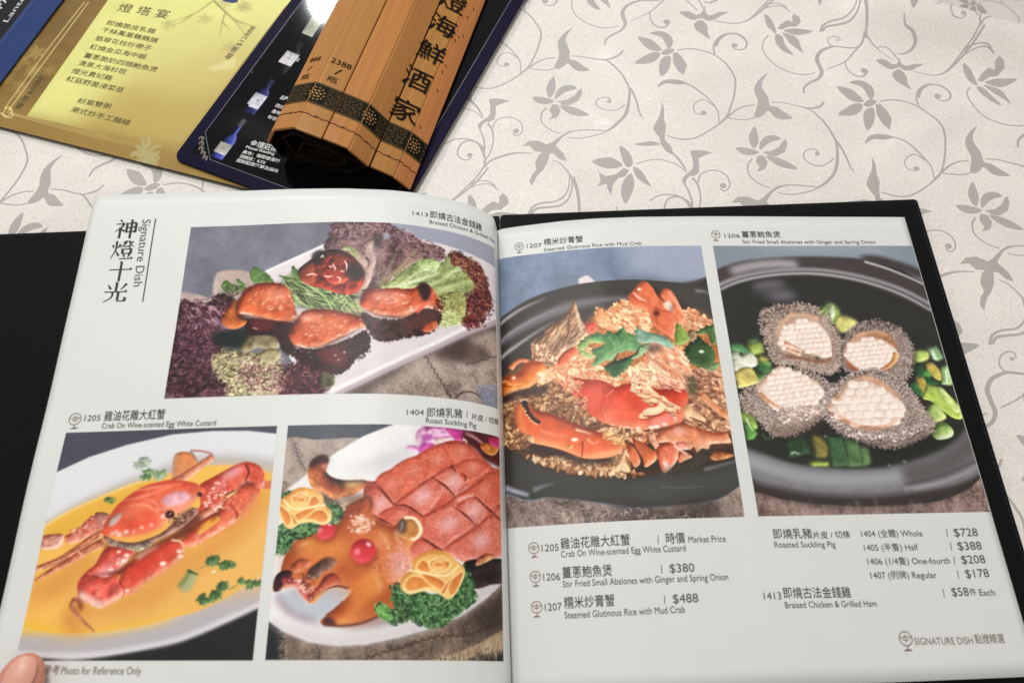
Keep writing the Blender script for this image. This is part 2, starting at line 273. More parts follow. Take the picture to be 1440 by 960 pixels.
    a.b(N("243.5 124.2 265.3 97.3 275.8 118.2 275.3 152.1 251.1 144.8"), '8a3420', 'c0603c', '3a120e', 6, 3, n=.2); a.b(N("290.7 118.5 316.9 108.9 344 115.6 356.7 132.5 334.4 153.2 307.7 149.6"), '9a2a18', 'e0684a', '501008', 6, 3.5, n=.3, ns=7)
    a.f(N("269.8 76.6 287.4 70 297.6 87.7 280.8 104.6 268.1 93.9"), '1a1214', 2, .9); a.f(N("346.4 105.3 370.3 108.2 380.3 132 363.4 146 339.1 132.8"), '1b1214', 3, .85)
    for q in (N("285.7 89.1 289.8 84 293.3 91"), N("312.2 105.3 318.8 115.8 316.3 122.6"), N("337 96.8 342.1 108.8 341.4 122.6"), N("305.1 110.3 314.3 114"), N("296.2 134 306.8 136 315.5 132.8"), N("323.1 136.3 330.8 141.4 328.4 151.6"), N("258.9 131.4 270.6 128.3 282.7 132"), N("329.6 122.7 338.6 124.3")): a.l(q, 2.5, 'ffe6da', 1, 3.5, soft=.8)
    a.f(N("139.2 228.1 241.4 242.1 250.8 269.6 241.6 313.6 221.9 300.5 206.3 271.3 156.3 266 142.9 249.3"), '2a1012', 1.5, .97, n=.5, ns=7); a.f(N("153 233.6 194.6 240.3 201.9 255.1 167.1 256.8"), '642426', 3, .8); a.l(N("159.1 250 169.7 253.7"), 2, 'd8b8b0')
    a.b(N("92.4 229.3 100.3 208.4 110.3 192.4 120 186.2 124.3 212.8 144 231.6 142.3 242.8 122.8 251.6 104.6 246"), 'b85f2a', 'e29058', '5c2812', 6, 3, n=.12)
    a.f(N("116.6 196 126.7 179.9 136.9 219.9 149.7 230.2 135.3 232.8 122.1 219.2"), '3a1610', 2, .8)
    meat(N("122.9 199.5 127.8 176.6 137.8 158.6 160.6 147.9 185.8 145.7 211.7 151.9 229.6 171.1 239.5 201.2 246.5 234.1 219.3 238.1 181.8 228.4 148.7 220.4 127.7 216.2")); a.f(N("128.8 199.8 148.2 187.5 180.5 215.3 237.5 230.6 217.7 236.5 148.7 220.4"), 'e0602c', 5, .55); glow(a, N("203.3 175")[0], 26, 14, 'e8a898', .5, .3); a.l(N("130.4 214.7 148.5 218.7 157.9 224.1"), 3, 'ffe4d8', 1, soft=.8)
    a.f(N("238 288.4 271.8 300.3 303.2 299.6 356.1 279.3 386.6 259.8 397.3 274.1 398.7 302.8 379.4 315.6 365 337.5 340.9 357.7 306.7 349.6 271.5 333.2 243 313.7"), '2c1012', 1.3, 1, n=.6, ns=8, edge=.8); a.f(N("295.3 308.8 328.9 300.1 355.3 315.7 348.5 343.8 319.8 334.4"), '6a2022', 4, .8); a.curls(N("356.4 284.1 392.7 267.7 397.2 302.8 367.5 331.3"), 70, 5, 2, ['1a1212', '4c3a34', '2c2020'])
    meat(N("235.2 272.4 239.4 253.3 247.9 234.1 258.3 218.1 279.7 212.1 316.3 214.7 353 222.8 376.4 229 395.4 232 401.5 240.1 390.4 250 369.4 260 350.1 273 325.2 285.8 300.3 297.9 271.6 297.2 246.7 290.2"), 'bf4e27'); glow(a, N("275.3 231.6")[0], 26, 9, 'f0b09c', .5, .1); a.l(N("375.3 235.6 394.1 235.3 398.7 241.8 385.9 246.8"), 3, 'ffc8b0', 1.5, soft=1); a.l(N("245.6 293.3 257.2 295.2 271.7 298.7 294.5 297.8"), 2, 'd8b8a8', 1, soft=.8, a=.8)
    spots(a, a.pts_in(N("246 298.1 286.5 305.4 282.1 322.5 253 313.9"), 6), 1.3, 'c8b8b8', .6); spots(a, a.pts_in(N("327.1 315.8 355 309.5 347.8 331.4"), 3), 2, 'e8d0d8', .8)
    a.f(N("377.4 219.2 411.2 230.2 455 231 496.1 205.3 537.5 189.5 547.2 211.8 538.3 239.8 515.6 259.1 456.6 278.1 413.5 283.5 386 248.4"), '43302e', 1.6, 1, n=.4, ns=9, edge=.8); a.f(N("477 227.6 530 207.4 533.4 227.1 500.2 247.9 470.3 251.2"), '5c3834', 4, .8); a.b(N("509.1 240.2 533.4 225.4 536.7 240 521.6 253.4 506.4 253.7"), 'c0603c', 'e89070', '7a3020', 3)
    meat(N("375.1 202.7 377.1 184.4 382.2 170.9 408.4 163.8 442.2 160.2 478.1 158.7 497.8 147.4 513.2 143.3 529.2 158.2 542 178.6 547.1 201.7 529.9 200.7 509.8 200.1 493.1 209.1 475.4 221.2 454.9 229.4 432.9 227.7 411 225.3 387.3 214.1"), 'c65a38', 'f2a48a', '74261a'); glow(a, N("431.2 181.3")[0], 34, 12, 'f4b8ae', .55, .0); a.l(N("491.7 212.6 508 190.2 520 168.1 529.2 161.6"), 8, 'e8705a', 5, 9, soft=1.5)
    a.f(N("493.1 148.1 510 138.6 522.9 159.1 514.1 182.6 501.6 177.6"), '2a2022', 2, .92); a.curls(N("532.5 169.7 548.3 177.7 545.6 205.3 533 200.2"), 26, 5, 2.4, ['4a1c1a', '1f1212'])
    for q, w in ((N("122.9 199.5 127.8 176.6 137.8 158.6 150.4 150.8"), 5), (N("239.5 201.2 246.5 234.1 230.9 238.5 208.9 236.1"), 5), (N("235.2 272.4 239.4 253.3 247.9 234.1"), 6), (N("271.6 297.2 300.3 297.9 325.2 285.8 355.6 269.7 380.6 255"), 7), (N("375.1 202.7 377.1 184.4 382.2 170.9 399.6 165.6"), 6), (N("387.3 214.1 411 225.3 437.3 227.4 463.6 225.5 493.1 209.1"), 6), (N("323.6 214.8 367.6 225.9 390.9 230.5"), 3)):
        a.l(q, 1.5, '3c120a', 1.5, w, soft=1.6, a=.7)
    for p_ in (N("146.7 172.4 184.4 162.5 212.4 177.1 221.2 210.5 177.3 211.9 146.3 197.3"), N("263.9 234.5 309.8 226 350.8 235.9 340.8 261.9 298.6 274.1 263.5 266.8"), N("409 178.9 453 171.2 483.1 176.8 462.9 202.3 424.9 208.3")):
        spots(a, a.pts_in(p_, 26), 1.6, 'ffe2d2', .9, .6, 2.2, -.3); a.f(p_, 'e8906c', 9, .35)
    a.l(N("376.3 169.4 393.7 164 415.6 160.2"), 3, '3a1a18', 2, soft=1)
    return finish(a)

def art_B():
    a = Art(407, 412, '474955', 12); a.a *= (1+.06*a.noise(40))[..., None]; a.f(N("-47.6 331.9 448 300.7 460.2 436.1 -20.6 436.2"), '232325', 3)
    a.f(N("-25.2 94 1.6 78.1 56.3 50.1 123.6 28 205.7 10.6 283.1 6.3 352.3 8.1 417.2 16.6 465.1 59.4 472 300.9 425.6 318.1 368.1 344.4 317.4 365.9 278.2 380.4 210.9 394.9 141.7 404.9 91.8 407.6 43.1 405.8 -30.2 398.8 -120.5 257.2"), 'd6d7db', 1, sm=0)
    a.f(N("-39.2 207.4 1.8 175.6 39.5 145.9 89.3 120.1 136 96.7 184 78.7 243.2 59.8 296.2 54.6 357.9 58 427.7 75 431.1 112.7 298.9 95.8 145.1 132.1 4.2 221"), 'a9a5a6', 6, .8)
    a.f(N("-41.4 355.7 33.7 365.5 134.4 368.3 245.1 349.3 362.8 299.9 444.2 258.8 448.5 306.6 367.3 337.5 277.3 374.8 140.5 399.2 -31.7 393.1"), 'b0abb0', 3, .95); a.l(N("-17.2 400 46.3 403.6 108.7 406 204.4 392.6 281.3 377.1 367.9 342.1 425.3 314.6"), 9, 'cfccd0', soft=2)
    a.f(N("-53.3 258.2 -22.6 192.2 1.7 178.2 40.9 152.6 90.9 128.2 138 107.7 186.3 92.5 243.1 77.8 298.6 73.3 360 77.2 404.8 92.1 430.1 102 443.7 252.7 405.2 271.7 373.4 295.3 348.2 311.6 299.5 333.4 244.6 346.5 189.8 359.3 134 366 78.3 368 33.4 364.3 -0.5 354.8 -45.1 341.4"), 'e8b458', 1, n=.03, ns=40)
    a.f(N("-3.3 188.6 91.4 130.9 192.2 95.4 171.7 132.7 51.5 196.1 -7.6 227.2"), 'd9a83c', 8, .8); a.f(N("243.9 83.3 363.4 84.1 418.3 112.4 415.6 215.4 369.4 137.7"), 'e6b84e', 12, .8); a.f(N("316.1 226.2 414.4 138.7 427.6 276.7 327.3 311.3 233 343.4 112.8 365.9 36.7 362 202.3 310.1"), 'e3b062', 14, .8)
    a.l(N("-15.9 192.3 41.2 153.9 91.2 129.6 138.2 109 186.5 93.9"), 3, 'f2d890', soft=1.2, a=.8)
    a.f(N("-12.7 367.6 7.7 346.6 48 356.2 136.8 361.4 245.4 343.5 246.5 350.4 134.4 368.3 34.2 367.8"), 'e8b634', 5, .8)
    for q, w, al in ((N("10 302.2 56.2 278.2 75.5 247.4 116.9 260.4"), 34, .75), (N("85.8 356.4 101.1 321.1 202.3 310.1 292.3 238.2 350.4 195.4 400.3 125.3"), 30, .8), (N("129.8 260.6 204.7 249.2 250.2 212.4"), 30, .8), (N("-11.5 320.2 21.5 296.2 68.3 274.7"), 20, .5)): a.f(ribbon(spline(q, False), w*1.2), 'c4783c', 14, al*.65, 0)
    # back legs
    k1 = dict(r=5, n=.18, ns=7, soft=.7, bump=1.5, bs=4)
    a.b(N("-1.9 201.7 6 196.9 34.6 196 39.6 207.6 33.8 220.4 8.6 224.1 -1.6 215.6"), 'cc8c7a', 'edc4b6', '8f4a3a', **k1); a.l(N("6.1 221 26.9 218.2 37.9 203"), 3, 'f4d8cc', 1, soft=.7)
    a.b(N("40.7 199.6 57 192.1 68.5 178.2 80.4 166 97.7 162.8 109.1 175.5 103.6 193 80.8 203.1 61.3 212.5 45.6 213.6"), 'cf7a5e', 'f0b09c', '8f3c2c', **k1); a.curls(N("53.4 192.1 83.6 164.3 100.2 175.3 76.5 199.5 59.3 202.7"), 80, 5, 2.2, ['c86050', 'f0c0b0', 'e09880', 'b04c3c'], a=.8)
    a.b(N("86.5 160.8 103.9 157.6 116.1 165 115.9 182.7 103 189.5"), 'b87868', 'd8a898', '6a3c34', **k1)
    a.t(N("112.6 193.1 88.6 206.7 67.3 223.6 42.7 241.1 16.8 252 -3 258.5"), 13, 'cf8360', 'f0b494', '8a4028', 9, 13, **k1); a.t(N("112.8 212.3 88.6 224 63.8 240.7 35.7 257.3 17.1 268.9 1.8 278.8"), 17, 'cc7658', 'eea888', '843a24', 4, 13, **k1)
    a.l(N("101.8 201.7 80 216.9 58.1 230.4 36.9 247.2 14.4 257.1"), 2.5, '7a3222', 1.2, soft=.8, a=.8); a.l(N("70.1 228.8 76.4 233.4 73.8 238.1"), 3, 'f2b898', 1)
    a.b(N("219.5 96.8 215.6 57.5 224.5 46.4 242.9 46.3 257.7 55.1 262 70.2 255.8 84.9 247.3 101.2 231.6 104.5"), 'd98a55', 'f2b088', '9a5434', 7, 2.5, n=.08); a.f(N("217.2 91.2 214.1 57.5 222.8 47.1 221.2 65.2 222.5 87.6"), 'b8a8a0', 2, .6)
    a.t(N("221 106 244.1 91.9 270.3 72.3 291.6 56.2"), 19, 'd88a6a', 'f4b89c', '94503c', 13, **k1); a.l(N("246.1 43.4 266.5 45.2 285.4 50.3 290.6 56.1"), 4, 'b0746c', 3, soft=.8); a.l(N("246.1 43.4 255.1 55 262.2 66.5"), 3.5, '8f7a80', 2, soft=1)
    a.f(N("392.3 107.1 413.3 107.6 414.5 120.2 393.6 119.8"), 'c86a48', 1.5, .9)
    for c, r, cl in (((198, 651), 13, ('93a08f', 'a8b2a4', '78857a', 'c0c8bc')), ((207, 668), 12, ('5d7d48', '7c9a66', '3c5430', '9cb488')), ((222, 666), 11, ('7a946a', '93aa86', '54704c', 'acc0a0')), ((150, 704), 8, ('4a6434', '5c7840', '26401c', '7e9458'))): pass
    for c, r, cl in ((N("157.5 65.6")[0], 17, ('8d9b8a', 'a3ae9f', '727f74', 'bcc6b8')), (N("172.1 88")[0], 15, ('5d7d48', '7c9a66', '3c5430', '9cb488')), (N("193.7 88.6")[0], 14, ('7a946a', '93aa86', '54704c', 'acc0a0')), (N("107.2 136.6")[0], 10, ('3f5c2c', '5c7840', '223818', '7e9458')), (N("116.4 135.5")[0], 6, ('8a8c40', '9c9c50', '545c20', 'b0ac60'))): herb(a, c, r, cl)
    # far claw arm
    kc = dict(r=8, k=3, n=.14, ns=12, soft=.7, bump=1.4, bs=8)
    a.f(N("247.1 206 280.7 172 322.5 143 348 120.4 334.2 152.1 307.1 186.5 274.1 199.7"), '702c24', 3, .95)
    a.b(N("270.6 112.8 298.5 94.3 335.4 74.3 358 68.7 382.2 77.6 393.3 96.3 393.5 118.7 383.3 121.3 360.9 109.9 348.1 121.1 325.8 141.3 303.5 159.2 279.1 173.7 269.6 168.2 278.7 145.4"), 'd25540', 'ee9a84', '9a3224', g=1.3, gc='f4c0c8', gs=7, **kc)
    a.l(N("355.2 75 362.7 88.1 358.3 102.6 362.6 109.2"), 4, '501416', 1.5, soft=1); a.f(N("344.4 120.3 360.5 106.3 378.8 112.2 359 124.3"), '601c1a', 2, .8); glow(a, N("331.8 89")[0], 24, 8, 'f0b4c4', .7, -.45); glow(a, N("312 115.8")[0], 16, 6, 'f0a8b0', .5, -.6)
    spots(a, a.pts_in(N("277.2 122.1 302.9 101 321.3 105.2 331.1 127.1 311.2 137.3 284.8 150.9"), 26), 1.8, 'ffe0d4', .6, .9); spots(a, a.pts_in(N("302.9 154.9 344.4 120.3 348.4 124 310.5 158.6"), 12), 2, 'ffe8dc', .6)
    a.b(N("274.4 164.8 295.4 151.2 303.4 158.5 284.4 173.8 265.3 187.4 251.5 188.8"), 'c87858', 'eab090', '7a3828', 4, 3)
    # near pincer of the far arm
    a.b(N("322.5 128.7 344.3 119.5 364.8 112.9 383 118.4 388.1 126.8 384 144.5 366.1 171.1 338.5 187.2 309.5 204.5 279 222 256.3 220.6 253.1 211.3 266.6 196.1 279.9 179 297.9 169.6 311.4 165.7 320.1 151.8"), 'd66248', 'f0a083', '983826', g=.9, gc='ffd8c8', gs=5, **kc)
    a.b(N("281.9 192.9 288.9 180.9 313.4 167.5 318 176.3 303.9 188.2 283.1 201.6"), 'd8953c', 'eebc68', 'a85c28', 3, 2); a.f(N("364 152.8 387.2 125 383.2 153.3 348.9 187.4 303.6 212.3 277.3 222 309.5 204.5 341.5 183.8"), 'd8884c', 2.5, .8); a.l(N("279.4 175.5 303.9 162 314 158.7"), 4, 'f4b8a8', 2, soft=1); a.l(N("335.3 146.8 349.9 166.6 347.2 173.5"), 3, '8a2a20', soft=1)
    a.curls(N("318.3 137.5 341.3 123.8 348.2 152.5 329.4 169.6 314.4 162.2"), 40, 5, 2, ['e89880', 'b04434', 'f0b8a0', 'c85c48'], a=.7); a.b(N("324.5 130.5 348 120.4 335.1 130.8 328.7 136"), 'd8b070', 'f0d8a0', '906038', 2)
    # shell
    a.f(N("116 210.6 138 224.7 180.8 228.8 209.5 212.2 238.5 195.5 269.6 168.2 287.7 172.2 254.1 206.2 216.4 232.8 168.6 238.8 125.3 231.4"), '5c2a1e', 4, .9)
    a.b(N("111.3 199.4 135.1 209.2 167.5 213.2 197.8 205.1 217.3 195.1 235.7 178 264 154 277.2 159.6 266.8 173.4 238.5 195.5 209.2 210.5 176.8 226 137.8 223.4 116.3 212.3"), 'a57468', 'cba298', '5c3a34', 6, 3, n=.25, ns=12)
    a.b(N("120.6 207.2 150.5 216.3 198.9 212 205.3 208 193.9 223.9 166.8 228.6 134.4 224"), '9a8878', 'c4b8a0', '5c4a3e', 4, 3, n=.35, ns=8); a.curls(N("120.6 207.2 164.9 218.3 198.9 212 187.2 225.5 137.7 223"), 34, 5, 1.8, ['5c4c42', 'c8bca8', '7a6a58'], a=.7)
    a.b(N("110 198.3 106.9 187.8 113.2 168.5 122 149 141.5 127.7 164 111.8 187.9 103.6 219.8 98.6 256.7 104.1 275.9 113 285 121.6 273.4 132.8 265.3 143.3 247.1 160 224.3 172.5 212.3 186.3 196 194.6 182.4 197.9 161.9 201.7 133.9 202.6"), 'de6647', 'f29a7a', 'bc4630', 14, 3, n=.13, ns=22, soft=.8, bump=2, bs=12)
    a.f(N("117.2 189.7 150.3 176.2 197.8 163.1 214.4 177.6 195.9 193.9 161.7 200.3 119.1 199.5"), 'dc4430', 7, .6); a.f(N("129.8 161.7 165.4 140.9 194.6 143.4 175.7 159 145.4 169.1"), 'e07050', 6, .8)
    a.b(N("204.5 138.2 220.2 124.2 241.2 120.4 258.8 130.6 244.8 144.6 220.6 149.4"), 'dda4ae', 'f0c8d0', 'c47880', 6, 1.5, n=.12, ns=10, soft=2.5)
    for q in (N("145.1 147.7 173.3 144.7 196.7 155.9 205.6 166.8"), N("147.1 118.7 189.4 112.5 239.1 106.5"), N("135.9 136.7 177.4 126.7 225.2 109.8"), N("196.7 155.9 224.2 149.5 252.8 150.2"), N("171.4 133.8 194.3 141.6 204.4 159.7")): a.l(q, 1.5, 'f6a488', 1, 4, soft=1.5, a=.8)
    a.b(N("115.2 179.1 121.5 165.1 136.3 158.2 133.2 170.6 123 182.8"), 'b09890', 'd0c0b8', '806058', 3, 2, soft=1.2)
    spots(a, [_B("@10,560,3.692 %d %d" % (0, 0))[0] for _ in ()] if 0 else np.vstack([N("125.7 196.9"), N("138.5 199.2"), N("149.9 193.8"), N("164.1 194"), N("176.9 186.6"), N("194 182.4"), N("132.2 193.5"), N("212.7 167")]), 3.2, 'f8d8cc', 1.2, .9, 1.2)
    a.f(N("231.7 174.4 263.7 152.2 270.8 164.7 244.2 186.9 233.6 186.7"), '7a4c40', 3, .8); a.curls(N("231.1 170.9 263.5 150.4 269.1 164.7 243.9 185.2 233.3 185"), 46, 5, 2.2, ['5a342c', 'a07868', '4a2c26', 'c8a090'], a=.8)
    for c, r in ((N("224.6 163.7")[0], 8.5), (N("274.4 127.4")[0], 5)):
        glow(a, c, r, r*.85, '1f1010', 1, soft=1); glow(a, c+[-1, 1], r*.55, r*.4, '6a4038', .9, soft=1); glow(a, c+[1.5, -2], r*.2, r*.2, 'e8d0c8', .8, soft=.7)
    # near claw
    a.b(N("80.8 279.7 89.9 264.8 104.7 251.5 114 227.8 126.5 219.4 148.3 223.2 172.3 230.4 168.3 237.1 156.5 248.8 146 267.1 126.4 273.5 99.3 276.6 87.1 284.7"), 'd6584a', 'f0a498', '9a3428', g=1.2, gc='f4c4cc', gs=8, **kc)
    glow(a, N("123.8 263")[0], 18, 8, 'f0b8c0', .55, -.6); spots(a, np.vstack([N("158.6 236"), N("155.3 246"), N("144.4 249.6"), N("134.9 260.6"), N("143.2 229.5")]), 3, 'ffe4da', .7)
    a.f(N("98.1 271 127.3 269.9 156.4 268.9 178.2 243.6 169.4 243.5 143.6 263.1 103.4 268.2"), '6a201e', 2.5, .9)
    a.b(N("152 284.3 156.1 267.5 175.3 243.6 190.8 230.9 204.5 224.5 220.6 214.1 237.6 209.5 253.3 215.6 259.1 230.6 258.8 242.1 242.2 257.4 218.6 273.9 197.6 287.6 180 302.6 164.5 305.2 155.2 294"), 'd4523e', 'ee947a', '983624', g=.7, gc='ffe0d4', gs=6, **kc)
    a.f(N("171.9 257.8 198 238.2 236.1 218.7 248.8 224.7 228.4 244.4 192 272.1 176 280.3"), 'cc3426', 8, .55); a.l(N("178 242.2 196.5 229.6 212.8 221.2"), 9, 'd8a898', 3, soft=2, a=.8); a.f(N("167.9 299.7 204.7 277.9 244 250.3 259 233.5 257.8 244.9 242.4 258.8 216.4 278.1 185.3 299.9"), 'd89068', 3, .85)
    glow(a, N("226.6 251.5")[0], 6, 4, 'ffe8d8', .95, soft=1); spots(a, np.vstack([N("256.3 239.2"), N("170.3 297"), N("252.6 230.5")]), 3, 'ffe4d0', .8)
    a.l(N("234.7 210 251.5 213.2 258.7 222 259 233.5"), 4, 'f0c0a0', 2, soft=1); a.l(N("152.6 280.1 163 296.9 163.6 307.9"), 4, '80201c', 2, soft=1)
    a.b(N("79.5 283.5 86.3 270.9 103.7 269.7 128.1 274.2 144.7 268.7 153.2 282.9 162.8 295.5 163.3 306.5 147.8 316 137.3 321.4 126.7 326.2 104.7 317.8 98.2 314.2 88.7 317.7 82.2 298.8"), 'd6584a', 'f2a090', '9c3a2c', 8, 3.2, n=.25, ns=10, g=.9, gc='ffd8d0', gs=8)
    a.f(N("84.8 298.9 98.5 301.8 111.9 310.2 131 318.6 126.5 325.1 107.5 317.3 98 313.4 88.8 316.6"), 'edd2c2', 3, .9); a.f(N("131 318.6 152 307.8 163.1 305.2 153.6 316.1 137.3 321.4"), 'e8b8a0', 3, .8); a.l(N("81.9 284.9 94.5 282.2 104 271.1"), 3, '9a2c28', 1.5, soft=1)
    a.t(N("81.3 309.9 76.9 320.9 84.5 331.9 102.3 348.2 126 365.7"), 11, 'b4704c', 'e0a478', '6a3420', 3, 8, n=.1, r=3); a.f(N("80.7 307.1 95.6 315.6 96.1 332 89.1 326.5"), '7a3a28', 2.5, .8); a.f(N("72.2 315.3 66.5 342.6 77.6 366.8 97.9 368.2 123.1 365.7 97.7 353.6 78.7 331.8"), 'c07838', 7, .4)
    for x, y in a.pts_in(N("303 223.4 315.1 218.7 319.9 236.2 306.9 233.5"), 14): a.l(np.array([[x, y], [x+a.rng.uniform(-5, 5), y+a.rng.uniform(-7, 3)]]), 1.2, 'e88850', .5)
    gc = ('3e5c33', '557846', '23381f', '7c9c66')
    a.f(N("265.5 296.4 273.9 268.7 291.8 270.2 287 289.4 278.7 301.3"), 'a3aa84', 2.5, .9); a.f(N("259.3 289.1 267.6 277.1 274.5 263.8 281.1 266.4 273.4 282 265.1 294"), '6c8048', 1.6, .9); a.l(N("273.2 263.8 281.3 267.6 293.2 271.4"), 5, '31482a', 2, soft=1)
    for p, r in ((N("315.2 248.5")[0], 13), (N("318.7 246.1")[0], 11), (N("337.6 256.2")[0], 12), (N("350 255.2")[0], 9), (N("310.3 313.5")[0], 13), (N("327 309")[0], 14), (N("339.7 292.5")[0], 12), (N("372 283.3")[0], 8), (N("386.2 289.5")[0], 10), (N("400.6 286")[0], 10)): herb(a, p, r, gc)
    a.l(N("293.1 261.6 307.4 255.7"), 2, '8a8c48'); a.l(N("352.7 297.4 364.2 290.4"), 2, '6c8040'); spots(a, N("320.2 266.9"), 3, 'e8f0e0', .8)
    return finish(a)

def rose(a, T, s=1.):
    """ruffled ham rose; T maps unit coordinates to the board"""
    out = np.array([[-1, .55], [-.95, .1], [-.7, -.2], [-.62, -.62], [-.2, -.95], [.3, -1.0], [.62, -.72], [.95, -.4], [1.0, -.1], [.85, .4], [.62, .85], [.4, .95], [.1, .72], [-.3, .68], [-.75, .8]])
    a.b(T(out), 'edba6c', 'f8dc9c', 'cc8840', 6, 3, n=.06)
    for q in ([[-.9, .5], [-.7, .1], [-.3, .15], [.05, .5], [-.3, .55], [-.7, .7]], [[-.4, -.05], [0, .05], [.35, .3], [.3, .6], [0, .5], [-.3, .2]], [[.5, .8], [.45, .35], [.8, -.1], [.95, -.15], [.85, .3], [.65, .75]], [[.2, .7], [.45, .2], [.7, -.2], [.5, .3], [.35, .75]], [[-.55, -.25], [-.35, -.6], [-.1, -.3], [-.2, -.05]], [[-.15, -.5], [.2, -.75], [.5, -.5], [.35, -.15], [0, -.15]]):
        a.b(T(np.array(q)), 'dc8a44', 'eca460', 'b85c28', 5, 2.2, n=.06, L=(.3, -.9)); c = spline(np.array(q)); a.l(T(np.vstack([c, c[:1]])), 2.4*s, 'f8dc9c', sm=0, soft=.7)
    for r in (.28, .16): t = np.linspace(0, 5.6, 16); a.l(T(np.stack([.15+r*1.2*np.cos(t), -.42+r*.8*np.sin(t)], 1)), 2.6*s, 'f6d898', soft=.8, sm=0)
    a.l(T(np.array([[-.75, -.15], [-.5, -.1], [-.3, -.05], [0, 0], [.4, 0], [.65, -.25], [.8, -.45]])), 3*s, 'fdeebc', soft=1)

def art_C():
    a = Art(439, 423, '4b5059', 13); a.a *= (1+.1*a.noise(40))[..., None]; rg = a.rng
    a.linen(N("-3.7 31.6 58.5 30.4 140.1 28.4 148.4 55 6.7 141.7"), 'a4948c', '7a6a62', 'c0b0a6', 1.2); zigzag(a, N("14.7 35.6 22.8 56.8 31.5 77.8 42.2 91.8"), 16, 3, '3a3436', 2.4); a.linen(N("0.4 111.3 14.3 115 15.9 131.9 -1.1 131.5"), '9c8a7c', '5c4c44', 'd8c8b8')
    # cloth at the bottom
    a.linen(N("20.1 368 117.7 394.5 209.7 385.6 304.5 360.8 375.1 319 585.7 247.5 526.5 436.5 27.1 440.4"), '77665a', '3b2f29', 'a3907e', 1.45); a.f(N("-11.4 356 25.6 375.4 30.7 403.1 28.4 437.5 -9.1 437.6"), '25272a', 1.5)
    for x, y in a.pts_in(N("22.8 379.8 35.8 382.8 38.2 426.1 27.3 426.1"), 60): a.l(np.array([[x, y], [x-rg.uniform(3, 10), y+rg.uniform(-3, 5)]]), 1.4, ['9a8878', '6a5a50', 'b8a898'][rg.integers(3)], .4)
    a.f(N("349.3 353.7 395.4 321.1 582.2 258.6 556.5 340.6 394.9 376.7"), '33271f', 12, .8); zigzag(a, N("168.4 420.9 225.8 403.5 288.7 385.4 349.5 380.8 386.8 370.8 440.7 354.8"), 46, 2.6, '2a201c', 2.4); zigzag(a, N("84 397.4 91.3 411.8 89.4 426.1"), 10, 2.4, '2a201c', 2.4)
    a.linen(N("289.5 422.7 321.9 413.8 374.8 395.3 446.8 368.5 445.2 399.5 374.8 413.1 332.4 425.3"), 'a58e72', '5c4a3a', 'c8b498', .9); a.f(N("353.2 425.2 382.5 416 415.1 412.4 541.7 387.9 525.5 439.7 349.8 442.6"), '1e1f21', 2)
    for x, y in a.pts_in(N("286.2 417 339.1 407.7 434.1 393.8 433.6 412 360.2 422.2 292.8 425.6"), 120): a.l(np.array([[x, y], [x+rg.uniform(-2, 7), y+rg.uniform(4, 13)]]), 1.8, ['c4ae90', '5c4838', 'a48c70', '3a2c22'][rg.integers(4)], .5)
    # plate
    pl = N("-2.1 138.2 24.5 114.5 62.5 82 101 52.1 143.3 24.2 193.3 2.5 262.2 -19.9 703.8 -130 589.2 236.3"); lo = N("584.5 251.2 440.2 285.6 395.4 317.3 338.7 350.4 288.4 369.4 225.2 386.6 167.2 398.5 118.2 400.8 71.4 394.5 25.8 377.4 -1.4 359.6 -13.3 307.7")
    a.f(np.vstack([pl, lo]), 'e3e1e2', 1, sm=0, n=.03, ns=30); a.f(N("123.5 89.4 179.2 65.4 246.3 42 263.5 33.8 229.7 63.9 177 89.5"), 'bdbcc0', 10, .8); a.f(N("-1.8 356 31.2 368 117.1 385.8 209.2 373.9 304.2 342.8 437.8 266.9 437.2 286.5 338.7 351 225.2 386.6 118.2 400.8 29.2 379.8"), 'c4bcc0', 6, .8); a.f(N("20.6 356.1 85.8 379.9 166.5 385.7 240.3 370.7 304.4 351.8 234.3 379.6 123.7 391.6 54.4 379.9"), 'd9d6d6', 8, .7)
    a.f(N("6.8 313.9 19.4 311 45 308.1 69.2 329.5 92.9 308.4 136.9 305.4 131.5 320.5 113.9 338.6 90.2 356.4 71.7 360.8 38.8 347.3 18.2 332.2"), 'b4bac4', 4, .95); a.f(N("7.1 317 18.8 338.2 46 356.3 84.6 365.3 84.3 360.8 45.2 347.3 21.2 329.2 13.6 317"), '8d737c', 5, .8); a.f(N("84.9 368.2 131.4 368.2 189.7 356.3 220.2 338.2 227.1 356 190.3 368.1 131.6 371.1"), '6f6570', 5, .7)
    # flowers
    for q, c, s in ((N("248.8 9.9 273.3 -2.7 313 1.4 324.6 18.2 298.9 31.4 263.8 44.3 245.9 31.4"), 'e3b8d6', 3), (N("225.7 46.6 239.3 40.7 256.8 44.8 250.1 52.3"), 'd9a0cc', 3), (N("249.9 48.8 263.5 30.2 288.3 37.4 278 50.4 260.7 56.8"), 'c956a6', 2), (N("256.1 20.1 273.7 15.3 281.1 29 263.5 33.8"), 'b264a8', 3), (N("262.7 1.7 275.1 0.8 273.6 13.5 264.8 12.3"), '8f4a80', 3), (N("305.5 -5.1 363.5 -8.5 355.5 12.7 336.2 25.8 317 17.2"), 'cb3d90', 2), (N("277.5 25.7 298.7 18.9 320.8 18.6 302.5 31.1 284.8 36.6"), 'ddd0c4', 3)): a.b(q, c, 'f4d8ee' if c[0] != 'c' else 'e878b8', '9a3c80', 4, 2.5, n=.12, soft=s*.7)
